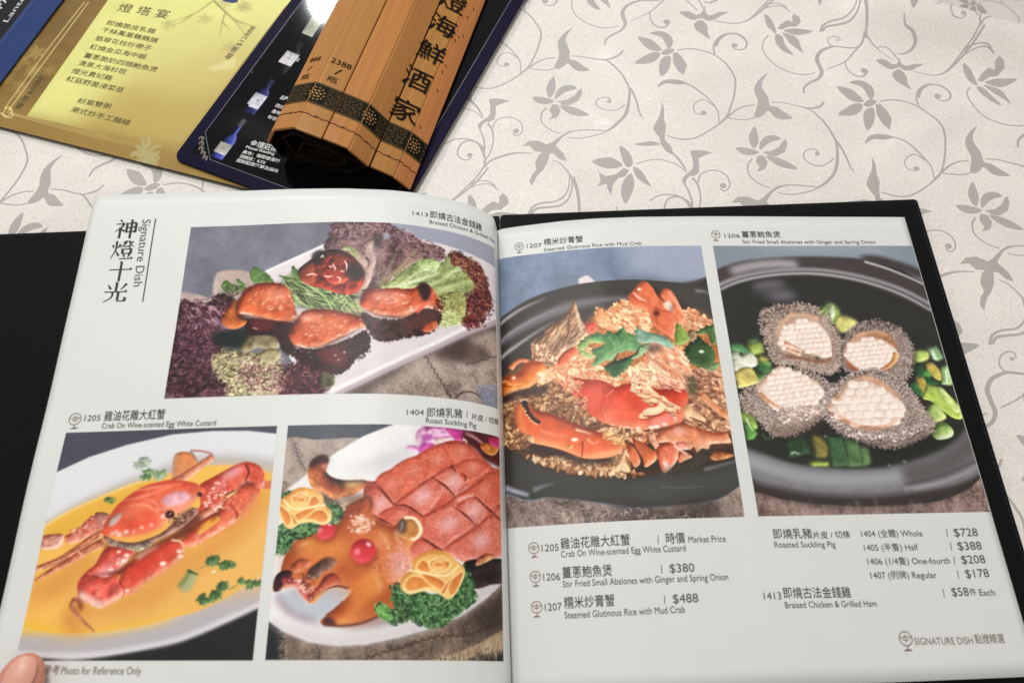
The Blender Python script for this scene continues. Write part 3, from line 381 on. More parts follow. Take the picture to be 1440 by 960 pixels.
    a.f(N("343.7 1.4 376.2 -3.1 526.4 -33.2 502.6 58.2 402.4 58.4 371.8 37.7 343.9 26.7"), '48191c', 3); a.t(N("347.6 4.6 367.6 11.1 391.6 23"), 10, 'a0666c', 'd0a0a4', '5c2c30', 6); a.b(N("382.7 27 402.8 18.3 436.8 19.2 421.9 40.6 398.1 41"), 'c87434', 'eab060', '803818', 5, 3, n=.2); a.b(N("403.9 5.2 441.5 1.2 440.5 20.2 417.1 23.1"), 'b3285e', 'e06090', '6a1030', 4); a.l(N("341.9 19 349.7 22.5 350.9 28.8"), 5, 'eac0b0', 2)
    # body
    body = np.vstack([N("151.8 116.6 171.4 111.6 197 89.7 230 71.5 263.9 48.6 291.8 34 320.8 24.3 347.8 26.3 376.1 40.7 406.9 61.3 448 64.4 656.9 19.9 595.1 217.4"), N("595.1 217.4 383.5 245.9 352.5 255.3 323.4 247.3 302.4 240.3 256 254.5 223 246 182.3 202.1 154.7 169.7")])
    a.b(body, 'cf644e', 'e8907c', '96392a', 16, 3, n=.1, ns=20, soft=.8, bump=1.5, bs=10)
    T = [("171.5 113.3 198.7 90.7 231.5 115.2 206.3 153.3", 0), ("200.3 88.9 250.3 61.0 279.1 98.3 233.1 114.4", 0), ("253.7 59.0 299.0 35.6 327.0 69.4 280.8 97.2", 0), ("302.5 33.9 347.8 30.6 367.6 52.6 328.9 68.2", 0), ("211.4 155.9 242.1 128.2 275.7 103.3 303.9 118.1 263.8 173.7", 1), ("279.2 101.7 325.2 72.1 344.3 93.9 348.1 107.5 326.6 135.1 303.8 115.4", 1), ("330.8 71.5 371.8 55.6 406.8 72.1 350.0 103.8", 0), ("154.3 163.2 175.1 153.3 181.9 123.2 204.8 156.0 177.8 174.6", 1), ("181.1 176.2 211.5 159.8 262.1 175.4 243.9 184.4 211.3 195.1", 0), ("265.5 176.3 301.0 156.0 325.1 136.9 344.7 162.3 369.5 186.4 323.1 216.7 302.3 233.9 268.2 212.6", 1), ("327.7 136.7 348.1 107.5 371.6 127.6 344.6 145.4", 1), ("327.7 136.7 369.6 107.0 402.1 79.9 438.1 77.5 439.5 130.8 399.2 150.2 367.5 129.7", 0), ("327.9 156.2 367.5 131.4 399.2 152.9 373.5 184.1", 1), ("402.2 156.7 439.3 137.8 438.0 172.8 414.6 172.4", 0), ("238.9 236.1 261.6 216.1 299.0 235.6 289.0 243.9 252.6 251.5", 0), ("305.7 233.7 373.5 188.4 410.1 162.7 440.0 172.5 437.7 233.8 375.3 247.5 330.6 245.3", 1)]
    for q, gl in T:
        p = np.array(q.split(), float).reshape(-1, 2)
        a.b(p, 'd4705c' if gl else 'cc5f48', 'f0a498' if gl else 'e68a70', '98392a', 4, 2.2, n=.08, ns=9, soft=1.1, bump=1., bs=3, L=(-.3, -.95), v=.3); c = p.mean(0)
        if gl: glow(a, c+[2, 2], 22, 13, 'f2c8cc', .75, -.5, 7)
        else: glow(a, c, 17, 9, 'f2ac9c', .55, -.5, 6)
    for q in (N("169.9 116 192.5 139.7 207.1 156.6"), N("207.1 156.6 233 159.2 263.9 176.3"), N("168.1 176.3 188.1 185.8 205.4 193.9"), N("277.4 100.8 303.8 115.4 326.6 135.8"), N("314 74.2 328.3 86.8"), N("339.7 89.2 348.9 95.3 346.6 104.1"), N("326.8 156.3 348.4 168.7 372.3 185.5"), N("367.5 129.7 401.4 150.6 438.1 169.3"), N("261.5 214.5 285.4 228.7 302.4 236.4")): a.l(q, 2, '5a1a12', 2, 5, soft=.8, a=.9)
    for q in (N("207.1 156 242.1 128.2 282.6 98.8 323.3 71.6"), N("263.8 175.7 301 155.4 327.7 136 371.6 106.8 416.1 79.6"), N("302.3 234.5 330.3 216.2 372.3 186.2 412.4 160.7 439.2 139.6")): a.l(q, 3, '8a2a1e', 2.5, soft=1.4, a=.7)
    spots(a, a.pts_in(body, 500), .9, 'f8c8c0', .5, .45); spots(a, a.pts_in(body, 500), .9, '7a2018', .5, .4)
    a.b(N("345.2 257.3 375.3 247.5 409 244.9 441.8 245 443.6 283.3 408.3 291.9 371.2 301 358.1 283.7"), '241a1b', '4a3630', '0c0a0a', 6, 3, n=.5, ns=8); a.b(N("379.4 243.9 404.7 235.4 418.1 240.8 391.8 254.3 371.3 259.7"), 'c88050', 'eab080', '703020', 4, 3, n=.3)
    # foreleg
    a.f(N("66.3 129.5 100.5 143.2 115 163.1 95.7 169.6 67.3 142.9"), '3a1810', 5, .8)
    a.b(N("45.4 88.5 49 74.8 61.1 63.4 74.6 62.3 82.7 70.4 80.3 84.1 79 93.3 91.2 104.6 114.9 110.4 151.4 110.5 153.7 121.7 133.2 138.3 113.7 143.9 97.5 147.2 76.7 134.7 56.4 124.3 47.7 109"), '9c4a28', 'd98c58', '33140e', 10, 4, n=.25, ns=10, L=(.1, -1)); a.f(N("49.2 76.5 61.1 63 76.3 62.3 82.7 70.4 77.6 78.9 62.4 80.3 52.7 86.9"), '33161a', 3, .85); a.f(N("111.8 114.8 151.5 111.5 145.3 119.9 125.8 126.6"), 'e8c890', 4, .75); a.f(N("69.1 78.7 79.4 80.6 78.9 92.6 73.1 87.4"), 'd08878', 2, .8)
    a.f(N("107.1 143.2 139.7 136.7 166.4 143.4 157.6 163.2 127.9 159.8"), '5a3424', 5, .7); a.f(N("114.5 156.5 134.2 156.5 135 169.7 118.9 172.9"), 'e0b070', 4, .8)
    # head
    head = np.vstack([N("12.3 270.8 16.8 248.9 25.2 233.2 37.1 219 59.4 209.8 71.8 200.3 103.8 190.8 115.6 172.9 127.7 156.5 153.2 143.3 170.3 156.6 169.7 176.3 201.5 195.9 220.8 188.4 233.9 184.8 257.9 206.6 240.6 236.1 251.3 264.1"), N("249.4 256.3 237 277 229.9 301.7 219.9 332.2 192.6 350.4 159 362.3 125.2 367.6 94 365.9 88.9 360 99.1 350.5 113.9 338.6 128.6 323.6 137 307.8 105.2 303.9 90.2 314.5 71 331.9 50.3 314.3 41.1 301.4 22.1 304.9 3.2 310.2 1.9 290.9 12.6 274")])
    a.b(head, 'cc6c36', 'e89a5c', '8c3a1a', 22, 4, n=.08, ns=30, soft=.8, bump=1.5, bs=18, v=.22)
    a.f(N("141.5 277.8 180.1 287 188 320.5 164.2 344.5 136.2 344.5 137.1 308.4"), 'dc8c40', 16, .7); a.f(N("187.4 308.3 218.8 301.9 219.9 332.2 189.5 351.9 159 362.3 125.2 367.6 152.1 350.5"), '9a3c1c', 9, .75); a.f(N("34.8 230.2 73.2 217.9 112.3 221.3 114.4 252.9 62.9 252.6"), 'd8843c', 14, .7); a.f(N("16.5 245.8 43.9 258.7 88.1 287 135.2 277.8 133.5 302.3 89.5 305.4 54.6 308.2 15.9 274"), 'b8582c', 11, .55)
    a.b(N("58.7 288.3 61.4 274.5 76.5 260.6 91.9 251.3 108.9 256.6 104.4 270 87.4 277.7 78.7 288.5"), '62423a', '94746c', '2c1814', 6, 3, n=.4, ns=7, soft=1.5); a.b(N("28.4 267.9 43.4 254 63.9 257.4 60.9 268.2 45.5 277.4 32.8 280.4"), 'c05a38', 'e88c68', '6a2818', 6, 3.4, n=.2); a.b(N("79.8 302.3 91.1 283.9 106.7 279.3 118.5 290.1 117.5 299.3 99 305.4 74.8 320.5 65.2 320.4 70.7 308.3"), 'b85038', 'e88c78', '6a2420', 6, 3.4, n=.3, ns=7)
    a.b(N("3.1 309.3 1.9 290.9 8.2 278.6 22.4 273.4 32.5 277.3 30.4 289.6 18.6 301.8 12.8 309.4"), '36161c', '6a3a40', '12080a', 4, 3, n=.5, ns=6); a.b(N("15.6 287.9 33.5 288.1 46.8 292.8 57.3 302.1 65 317.4 69.8 329.5 53.8 317.3 39.6 302 21.7 301.2"), 'b84a4c', 'e89890', '6a1c22', 4, 4, n=.4, ns=6, edge=1); a.l(N("72 325 86.9 313 111.4 301.7 133.8 306"), 3, '4a1c14', 2.5, soft=1); a.l(N("75.1 323.5 90 311.4 108.4 304.8"), 3, 'd8b078', 2, soft=1)
    spots(a, a.pts_in(N("20.9 292.6 53.3 292.9 61.5 314.3 41.2 302"), 26), 2.2, 'f0b8a8', .8, .8); a.curls(N("46.3 286.7 65.7 286.9 74.6 317.5 57.8 308.2"), 50, 5, 2, ['5a1c1c', 'e8a890', '8a3c34'])
    a.f(N("92.1 360.9 99.2 352 108.9 356.4 115.7 365.3 97.3 367.6"), '40202a', 2, .9); a.l(N("94 365.3 125.2 368.2 159.1 363.5 189.5 351.9"), 4, '50201a', 3, soft=1.5); a.l(N("97.6 350.5 113.9 338 125.6 326.6"), 2.5, '7a2c1c', 2, soft=1)
    # glossy highlights on the head
    for q_, c_, al_ in ((N("73.9 227.5 105.6 218.1 132.1 227.7 120.4 246.6 88.8 252.9"), 'dc8a48', .6), (N("175.9 202.1 208.6 208 203.2 233.7 181 240.3"), 'dd9060', .6), (N("113.8 195.6 142.7 189.2 144.2 215 125.2 221.3"), 'b4502a', .5), (N("102.5 265.4 134.2 262.3 160.4 274.7 142.6 296.2 116.7 287"), 'a84a26', .5), (N("34.2 223.8 60 217.8 74.9 240.2 49.6 249.3"), 'de9850', .6), (N("161.1 287.1 186.3 283.9 193.7 308.3 175.5 320.5"), 'e0984c', .6)): a.f(q_, c_, 8, al_)
    for q_ in (N("38.4 233.4 51 227.2 67.1 224.3"), N("173.3 277.8 186.8 296.2 187.7 314.4"), N("182.6 208.5 196.2 221.1 200.1 236.9")): a.l(q_, 2, 'f4c090', 2, 6, soft=2.4, a=.55)
    for cpos, m, rr in ((N("150.7 186")[0], 46, 13), (N("150 202.2")[0], 30, 9)):
        glow(a, cpos, rr, rr*.5, 'ecc0a8', .55, 0, 4); spots(a, cpos+rg.normal(0, 1, (m, 2))*[rr, rr*.5], 1.6, 'f4dcd0', .8, .75)
    q = N("222 263.2")[0]; glow(a, q, 20, 32, 'dca8c0', .55, .15, 9); spots(a, q+rg.normal(0, 1, (80, 2))*[11, 22], 1.4, 'f4dce8', .7, .7, .7); spots(a, q+rg.normal(0, 1, (40, 2))*[13, 24], 1.3, 'a05868', .7, .4)
    spots(a, a.pts_in(N("177 224.5 203 230.5 205 277.5 173.3 277.8"), 120), 1., 'f0b898', .5, .5); spots(a, a.pts_in(head, 90), 1.1, '8a3c20', .6, .3)
    a.f(N("153.2 143.3 166.4 143.4 174.3 169.7 165.5 189.3 154.8 173"), 'b85a3a', 4, .6)
    for q in (N("118.9 163.1 127.7 156.5 140.6 153.2"), N("143.8 151.6 159.8 143.4 166.6 146.7"), N("163.3 146.7 165.4 156.6 162.8 169.7")): a.l(q, 4, '3a1c14', 2, soft=1.2, a=.8)
    # ear
    a.b(N("214.1 199.9 217.6 188.5 225.4 180.2 243.7 178.5 256.8 188.8 261.2 203.9 253.3 218 238.4 220.8 225.2 217.3 216.8 211.1"), 'b9783c', 'e0ac78', '6a3c20', 5, 3, n=.15); a.f(N("216.4 199.8 219.1 186.8 230.4 181.7 234.3 197.8 228.1 209.3 219.9 207.8"), '5a463c', 2.5, .9); a.l(N("227.1 180.4 243.7 179.9 254.7 188.9 259.5 203.9 251.5 216.5 241.7 219.4"), 5, 'f6e8c8', 4, 7, soft=1); a.l(N("224.1 188.3 223.8 198.1 221.4 204.6"), 3, '9aa0b0', 1.5, soft=1); a.l(N("211.7 204.8 217.2 220.7 225.6 230.1"), 6, 'e8b090', 3, soft=2, a=.8); a.f(N("234.1 191.3 244 187.7 251 197.1 244.6 207.1 236.2 204.2"), 'c8884c', 2, .9)
    # cherries
    for p, r in ((N("85.1 202.7")[0], 18.5), (N("155.4 241")[0], 22.5)):
        t = np.linspace(0, 6.28, 20)[:-1]; glow(a, p+[4, 7], r*1.05, r*.95, '8a2c18', .7, soft=5); a.b(np.stack([p[0]+r*np.cos(t), p[1]+r*np.sin(t)*.97], 1), 'cc3038', 'd84850', '96141e', r*.5, 2.2, n=.03, L=(0, -1), soft=.9)
        glow(a, p+[-r*.45, r*.05], r*.2, r*.26, 'f4a8b0', .9, soft=1.6); glow(a, p+[r*.42, -r*.52], r*.22, r*.13, 'ffeef0', .95, .6, 1.2); glow(a, p+[-.1*r, r*.75], r*.28, r*.1, 'e86068', .8, soft=2)
    # herbs and roses
    gs = ['2f5630', '4c7c48', '1c3a22', '6f9c62', '15291a', '3f6c3c']
    for q, n in ((N("1.4 242.4 -2.6 202.4 8.2 192.8 31.3 191.6 54.3 188.7 67.6 188.9 71.9 201.9 49.9 214.4 30.6 220.6 19.2 239.5"), 420), (N("-0.3 139.9 9.1 131.7 22.8 133.7 17.4 148.6 1.2 154.9"), 60), (N("89.6 153.1 101.6 159.7 112.3 172.9 103.8 190.8 93.6 185.9"), 110), (N("209.9 303.5 225 298.8 251 307.4 284 315.8 320.7 311.8 338.2 283 345.3 263.7 359.9 278.8 370.1 309.8 361.8 325.7 338.6 341.9 314.4 357.6 301.3 366.9 278.7 368.7 256 363.1 239.8 355.9 221.2 365 205.3 356.2 189.4 350.4 185.6 335.5 191.6 331 204.6 341.3 220.2 338.2 211.6 320.2"), 1150)):
        a.b(q, '24432a', '3c6438', '0f2014', 6, 2.5, n=.5, ns=8, edge=3); a.curls(q, n, 5.5, 2.4, gs, a=.9); a.curls(q, n//5, 4, 1.8, ['8fba80', 'a8cc98'], a=.7)
    a.curls(N("185.6 335.5 191.6 331 204.6 341.3 205.3 356.2 189.4 350.4"), 90, 5, 2.2, ['6fa858', '4c8840', '8cc070']); a.f(N("221.8 338.2 236 338 239.8 355.9 224.1 359"), '3a3a28', 5, .5)
    c0 = N("44.9 163")[0]; rose(a, lambda p: np.stack([c0[0]-(p[:, 0]*50), c0[1]+p[:, 1]*39], 1)); c1 = N("286.5 280.2")[0]; rose(a, lambda p: np.stack([c1[0]+p[:, 0]*61, c1[1]+p[:, 1]*43], 1))
    return finish(a)

def art_D():
    a = Art(493, 644, '74829a', 14); rg = a.rng; a.a *= (1+.13*a.noise(50)+.05*a.noise(14))[..., None]
    a.f(N("347.8 -32.5 539.6 -30.9 518.9 105.6 384.8 94.6 306 44.3"), 'a3a8ba', 22, .8); a.f(N("190.3 82.1 202.6 75.1 214.4 73.3 230.3 93.6 217.3 101 196.7 98.3"), 'd9ced1', 1.5, n=.06)
    a.l(N("365.5 2.6 378.8 37 398.5 68.6"), 1.5, 'b4bac8', a=.5, soft=.8)
    # pan
    top = N("-15.8 179.7 -2.8 161.8 21.5 146.7 43.3 133.4 73.7 118.5 108.1 107.6 142.2 100.9 171.8 96.1 201.3 92.6 234.7 90.7 276.5 89.8 318.2 89.8 359.7 93.3 401.4 97.6 434.8 100.9 456.3 97.9 492 85.5 576.6 67.5 571.4 347.1"); bot = N("534.1 562.1 500.2 582 443.9 605.3 394.1 614.2 338.2 616.9 264.9 616.9 193.1 603 138.5 592.3 82.8 584.7 63.7 589.3 41 587.6 -0.8 568.9 -32.8 548.5")
    a.f(np.vstack([top, bot]), '37332f', 1, sm=0, n=.05, ns=40); a.f(N("276.2 93.1 401.1 99.5 503.4 124.4 502.3 216 453.7 179.1 416.9 141.8 356.4 122.3"), '4b4945', 10, .7); a.f(N("28.9 507.2 123 541.6 270.5 561.8 421 555.5 500.9 531 501.1 576.4 375.5 613.7 193.1 602.3 45.5 573.7"), '3b3b37', 8, .9); a.f(N("271.3 554.3 441 548.5 500.9 531 501.1 576.4 376 610.1 266 606"), '4b4c48', 14, .8)
    a.l(N("-4.8 175.6 21 160.5 51.4 143.7 81.5 131.6 111.4 123"), 9, 'b8b3b8', 1.5, soft=1.6); a.l(N("-4.6 225.6 32.3 201.8 75.1 179.7 121.8 162.2 168.3 149 214.1 141.8 272.1 138.2 333.8 140.1"), 13, '6e6a70', 8, 26, soft=4); a.l(N("-4.5 221.1 32.5 196.4 75.3 175.2 117.9 158.5 147.5 150.4"), 5, 'a29ea6', 1, soft=2); a.l(N("-3.5 261.3 30.9 239.3 65 218.4 99.1 198.8 133 183.1"), 9, 'b6b2ba', 1.5, soft=1.6); a.l(N("212.9 157.3 270.6 154.7 328.2 153.6"), 5, '4c535a', 3, soft=3)
    a.l(N("461.6 121.5 482.3 124.1 494.3 129"), 7, 'a8a6a8', 2, soft=2, a=.7); a.l(N("434.8 100.9 465 96.6 504.8 85.7"), 5, '5a585c', soft=2)
    a.l(N("-2.5 558.1 18.8 567.8 50.9 579.4"), 13, 'a4a8ba', 7, soft=2); a.l(N("60.9 569.6 80.2 563.1 106.9 557.9"), 11, '77777e', 1.5, soft=2.4); a.l(N("422.6 544.2 458.1 535.6 495.8 527"), 7, '8d9298', 3, soft=1.6, a=.9); a.l(N("324.5 577 372.3 581.2 417.6 579.8"), 2, '6c6e6a', a=.6, soft=1)
    a.linen(N("-10.6 572.3 -1 572.7 40.9 590.2 63.6 591.9 86.4 587.2 138.3 595.2 192.8 606 264.7 619.8 337.8 619.8 393.7 616.8 443.4 608.2 511.9 580.4 493.7 688.8 -13.3 664.7"), '8f7d76', '463833', 'c4b2a8', .7); a.f(N("221.7 611.2 337.6 621.6 432.2 607.9 447 633.9 407.5 650.8 297.8 650.7 226 644"), '352c2a', 12, .75); a.f(N("97.6 588.7 127.2 594.5 177.9 608.8 155.2 618.4 104.2 604"), '4a3c38', 7, .6)
    for x, y in a.pts_in(N("119.1 605 214.1 614.4 391.6 632.3 371.2 646.2 124.4 638.2"), 160): t = rg.uniform(0, 3.1); a.l(np.array([[x, y], [x+9*math.cos(t), y+9*math.sin(t)-3], [x+16*math.cos(t+.5), y+16*math.sin(t+.5)]]), 1., ['d8c8bc', '9c8a80', '3c302c'][rg.integers(3)], .6, 1.8, a=.7)
    zigzag(a, N("104.6 597.3 119.2 602 134.4 597.9 145.9 592.8"), 8, 2, '2a2220')
    # food bed
    bed = np.vstack([N("-3 313.8 37.8 277.1 70.8 272.1 70.6 232.4 102.5 213.5 153.7 183.1 176.8 144.2 193.7 195.7 228.5 166.8 269.6 164.8 308.2 148.2 344 121.9 397.1 132.2 428.2 183.2 446.3 172.1 487.1 206.8 499.7 260.3 494.8 346.1"), N("500.2 363 499.2 444.7 495 515.4 436.2 529.3 366 542.8 338.9 549.5 290.3 550.5 234.6 548.8 183.1 542 123.8 528.3 86.6 513.9 48.8 496.5 -1.4 461.5 -4.8 373.2")])
    a.f(bed, '6f452f', 1.5, sm=0, n=.3, ns=14); a.f(N("-3.5 463.4 50.7 453.9 156.2 498.1 260.5 512 328.6 541.5 234.6 549.6 86.5 515.1 1 464"), '42291e', 6, .8); a.f(N("287.4 470.4 390.9 497.4 491.7 492 495.7 515.4 423.7 536.7 293.9 551.4 265.4 539"), '302621', 8, .9)
    warm = ['e6a474', 'f0bc8c', 'd98a5a', 'f4d0a6', 'e0946a', 'cf7c4c']; brn = ['b8824e', '9c6438', 'cf9c68', '80482a', 'dab080', '8c5834']
    up = N("175 230 209.1 205.9 228.9 162.3 237.4 158.4 252.5 173.1 295.9 147.6 350.3 177.4 387.1 214.1 430.6 196.8 446 174.4 487.8 202.3 498.4 269 490.9 371.1 406.7 377.7 252.2 355.7 136.2 330.2 97.4 309.4 98.7 283.7 149.1 254")
    a.f(up, 'c47a4a', 8, .9, n=.25, ns=9)
    a.grains(N("-0.5 373.6 79.5 345.8 136.2 330.2 181.6 359.3 193.4 409.3 222 435.4 168.6 431.9 108 406.5 61.8 381.7 38.2 371 31.8 432 65.5 471.1 5.7 464.9"), 430, 18, 9, brn, '3c2216', spread=3.1, a=.95)
    a.grains(N("48.9 495.3 87.2 502.3 156 501.9 208.1 511 262 496.7 265.4 539 294.1 549.6 197.6 546.7 116.2 528.9"), 300, 18, 8.5, brn+['e8c8a0'], '3a2114', spread=3.1, order=True); a.grains(N("205.5 450.3 266.2 453.7 329.9 464.3 331.9 480.1 271.4 477.6"), 130, 16, 7, brn+warm, '4a2c1c')
    a.grains(N("270.5 155.7 308.4 145.9 330.9 167.5 349.3 186.4 346.3 213.2 321.1 221.1 288 228.5 241.3 208.4 226.7 189.3 228.9 162.3 245.2 163.5"), 220, 22, 9.5, warm+['f2cf98'], 'a86848', ang=.4, spread=2.4, order=True)
    a.grains(N("424.7 178.6 446.6 169.8 487.8 202.3 492.7 224.8 451.6 224.1 425.8 232.6"), 120, 18, 8, warm, 'a07058'); a.b(N("228.9 162.3 241.3 160.9 244.4 172.6 256.2 177.8 246.5 195.3 226.7 189.3"), 'e8a468', 'f6c890', 'b86c40', 5)
    a.grains(N("97.4 309.4 173.8 247.5 218.9 285.7 238.9 329.8 338.5 283.2 353.5 257.6 413.1 267.5 426.4 319.4 491.3 316.4 494.9 371.2 406.7 377.7 329.2 367.3 228.2 362.5 151.5 340.1"), 900, 23, 8.5, warm, 'c07a58', ang=.6, spread=2.2, order=True)
    a.grains(N("349.4 257.5 382.3 253.8 414.9 284.9 425.3 327.9 411.7 369.5 376.2 368.7 332.9 334.1"), 260, 25, 8.5, ['eeb080', 'f6d2b0', 'e8a684', 'dd9068'], 'b06850', ang=.9, spread=.8)
    a.grains(N("413.3 327.6 493.3 329.2 496.6 436.6 489.6 456.5 446.3 459.5 398.7 438.4 410.6 377.7"), 330, 20, 8, ['d8a078', 'b07854', 'c08868', 'e6b48c', '8f5c48'], '5a3426', ang=.7, spread=1.8)
    a.f(N("420.1 336.2 434.9 344.9 426.4 378.1 411.2 373.6"), '3a4030', 5, .8)
    # dried fish fin
    a.b(N("69.4 232.3 85.6 220.6 102.5 213.5 103 202.4 124.6 186.7 154.4 171.8 163.6 156.8 178.2 136 184.1 158.6 191.1 186.5 203.8 223.3 182.1 243.8 157.1 254.8 140 270.5 118.9 285.7 102.3 292.7 95.4 270.3 71.9 267.8 80 251.1"), 'b28463', 'e2c4a4', '60402c', 7, 4, n=.3, ns=10, edge=1, nd=(-1., 2.5), bump=3, bs=6)
    for q, c in ((N("174.2 153.2 161.8 184 157.4 219.5 141 253.2"), '5c3826'), (N("178.6 148.9 185.6 195.1 191.7 222.4"), 'e8d2b4'), (N("153.7 183.1 135.1 217.1 113.2 241.4"), 'dcc0a0'), (N("145.2 186.7 119.3 206.4 101.5 231.3 84.7 238.4"), '7a5038')): a.l(q, 3, c, 2, 6, soft=1.2, a=.8)
    a.grains(N("70.4 236.8 101 240.1 123.4 277.5 106.1 297.4 75.1 268.2"), 60, 16, 7, ['d8a880', 'e8c8a4', 'b07c58'], '4a2c1e'); a.b(N("129.1 282.4 144.5 262.3 169.4 251.5 172.5 264.9 155.1 285.1 134.4 295.9"), 'd85c3c', 'f08a68', '8f3420', 5, 3)
    # orange claw at the left
    a.t(N("21.6 290.5 33.7 276.7 50.3 272 64.4 277.9"), 13, 'e08050', 'f8b080', '903c20', 9, r=4)
    cl = np.vstack([N("-5.1 315.8 24.3 306 43.1 299.4 58.2 279.5 74.7 276 96.7 283.4 101.8 301.2 92.6 323.8"), N("88.6 323.4 63.7 340.1 35.2 344.7 -4.1 352.2")]); a.b(cl, 'e2762f', 'f9aa5c', '93380f', 11, 3.4, n=.14, ns=14, g=.6, gc='ffe0c0', gs=8); a.l(N("1.3 325.3 15 332.5 27.6 329.9"), 3, '7a3010', 2, soft=.8); a.l(N("-3.1 318.1 11.2 319 23.5 329.4 48 327.8"), 4, 'ffc478', 2, soft=1.2); glow(a, N("28.2 312.9")[0], 5, 4, 'fff0d8', .9, soft=1.2)
    a.f(N("-2.1 352.2 35.1 345.5 87.9 338.2 96.3 330.5 107.3 348.5 78.8 358.4 34.5 362.3 9.3 371.6 -2.6 369.1"), '2d1a14', 4, .9); a.grains(N("84.9 316.7 101.2 314 108.4 327.5 91.8 338.6"), 8, 26, 12, ['f0c89c'], '6a4028')
    # chopped red on the rice
    for q in (N("134.3 330 148.2 329.3 163.3 341.2 166.3 354 146.7 352.2"), N("183.5 334.3 214.9 334.4 245.2 347 251.5 364 197.3 358.3"), N("199.4 200.7 218.1 195.4 227.3 207.4 216.1 219.9 204.1 218.9")): a.b(q, 'da5a40', 'f28c70', '9c3020', 5, 3, n=.15)
    # crab shell
    sh = N("136.4 328.1 152.6 323.3 183.8 330.1 198.9 337.5 222.5 337.9 252.4 353.6 268.6 348.1 288.3 346.9 315 354.2 349.2 363.9 393 360.8 409.2 373.6 408.4 394.1 395.5 418.3 389 438.2 358.7 447.5 327.4 453.1 296.9 451.8 266.7 447.8 244.2 444 222.1 434.6 203.9 422.2 187.8 406.9 183.4 388.3 165.2 370.5 146.7 352.2")
    a.b(sh, 'd84c34', 'f08a68', '9c2c1a', 18, 3, n=.1, ns=20, soft=.8); a.f(N("198.5 343.7 229.3 350.1 219.1 378.4 201.1 409.9 190.2 401 188.2 376.3"), 'e0644c', 5, .7); a.l(N("225.4 349.8 227.2 374.8 217.1 402.8 222.3 431.4"), 3, 'a83024', 2, soft=1.5, a=.7); a.l(N("247.9 359.6 235.2 371.3 227.2 374.8"), 3, 'ea8468', 2, soft=1)
    a.l(N("362.3 417.5 373.3 423.8 377.3 438"), 10, 'fbe4e8', 3, soft=1.6); spots(a, np.vstack([N("322.1 448.9"), N("333.7 447.8"), N("351.5 443.3"), N("293.3 450.1"), N("270.7 446.8")]), 3.4, 'fff0e8', 1, .95); glow(a, N("345 433.1")[0], 24, 8, 'f0a0a4', .6, -.2)
    spots(a, a.pts_in(N("222 435.4 266.9 445.8 319.8 452 319.6 454.4 266.5 449.8"), 20), 2, 'f8c0a8', .7)
    a.b(N("168.5 379 180.5 373.7 187.4 386.5 178.7 398.2 169.4 393.4"), 'b86048', 'e89878', '5c2418', 3, 3); a.curls(N("157.4 369.8 184.6 371.9 188.8 392.7 170.9 399.7"), 40, 6, 2, ['f0b898', '5c2c20', 'd08060'])
    a.grains(N("136.2 330.2 167.8 333.1 174.4 350.4 150.7 352.6"), 30, 22, 9, warm, 'a04430'); a.grains(N("279.7 314.9 335.7 308.8 373.4 326.9 342.3 355.4 315.4 350.1 301.6 370.3 290.3 365.7 292.9 340.8"), 70, 26, 9, ['f4cfa6', 'eec09a', 'f8deb8'], 'a85238', ang=.9, spread=1.8); a.grains(N("314.1 362.5 329.7 363.2 351.1 380.5 383.1 407.9 358.9 413.4 337.6 396.4 318.8 391.5"), 46, 26, 10, ['f0c698', 'f6d8b0', 'e8b488'], '9c4030', ang=.6, spread=1.); a.grains(N("312.9 409.6 344.9 400.8 347.8 409 319.5 420"), 5, 40, 16, ['f2d2a8'], '9c4030', ang=-.3, spread=.3)
    a.grains(N("348.6 334.7 383.3 343.9 392.5 364.9 361.4 360.1"), 30, 24, 8, ['e89c84', 'f0b89c'], '8f3c34', ang=.5, spread=1.)
    # great claw
    cw = N("26.9 403 29.6 384.7 38.1 373.1 50.4 367.3 60.2 373.3 69.3 390.7 111.9 406.8 157.1 431 190.3 448.5 220.2 457.2 242.1 466.4 258.1 477.8 264.2 489.8 250.2 501.9 230.7 509.7 200.4 512.5 170.6 509.1 144.9 497.2 118.9 485.3 88.6 475 67.6 468.1 52.8 450.9 37.6 436.6 30.2 421.7")
    a.f(ribbon(spline(N("61.5 474.7 125.9 495.7 170.3 512.6 237.7 514.8"), False), 20), '24140f', 5, .8, 0); a.b(cw, 'de6234', 'f8a070', '94340f', 14, 3.6, n=.08, ns=18, soft=.7, v=.25)
    a.f(N("33.7 383 44.2 371.6 53.8 380.9 44.8 404.8 51.4 437.9 39.7 432.8 31.8 411.7"), 'e88848', 3, .7); a.l(N("55.4 390.2 111.7 410.1 156.8 434.2 205.1 455"), 5, '5c1c10', 2, soft=1.6, a=.7)
    for x, y in N("49.3 374.3 53 380.9 55.9 389.4 57.9 397.8 63.1 404.9 67.5 411.8 73.6 417.3 78.9 421"): glow(a, (x, y), 5, 4.5, '170c0a', 1, soft=.9); glow(a, (x-4, y+5), 3, 2.4, 'f0c898', .9, soft=.8)
    a.f(N("43.1 369.5 54.3 369.3 58.6 381.4 51.6 386.9 45.8 382.2"), '1a1210', 1.5); a.l(N("42.2 370.6 50.4 366.5 60.2 372.4"), 3, 'e8d0b8', 1.5); a.l(N("171.4 471.8 171.4 487.5 167.7 506.6"), 3, '7a2412', 2, soft=1); a.l(N("159.2 445.2 182.3 453.5 195.3 458.3"), 5, 'ffd8c0', 1, soft=1.4); glow(a, N("155.3 467.5")[0], 8, 4, 'fff4ec', .95, soft=1.4); a.l(N("183.2 466.7 188.3 474.8 199.4 478.3 207.5 472.1"), 4, 'f8b898', 2, soft=1.2); a.l(N("82.6 440.7 113.1 453.3 143.5 461"), 4, 'f6a07c', 2, soft=2)
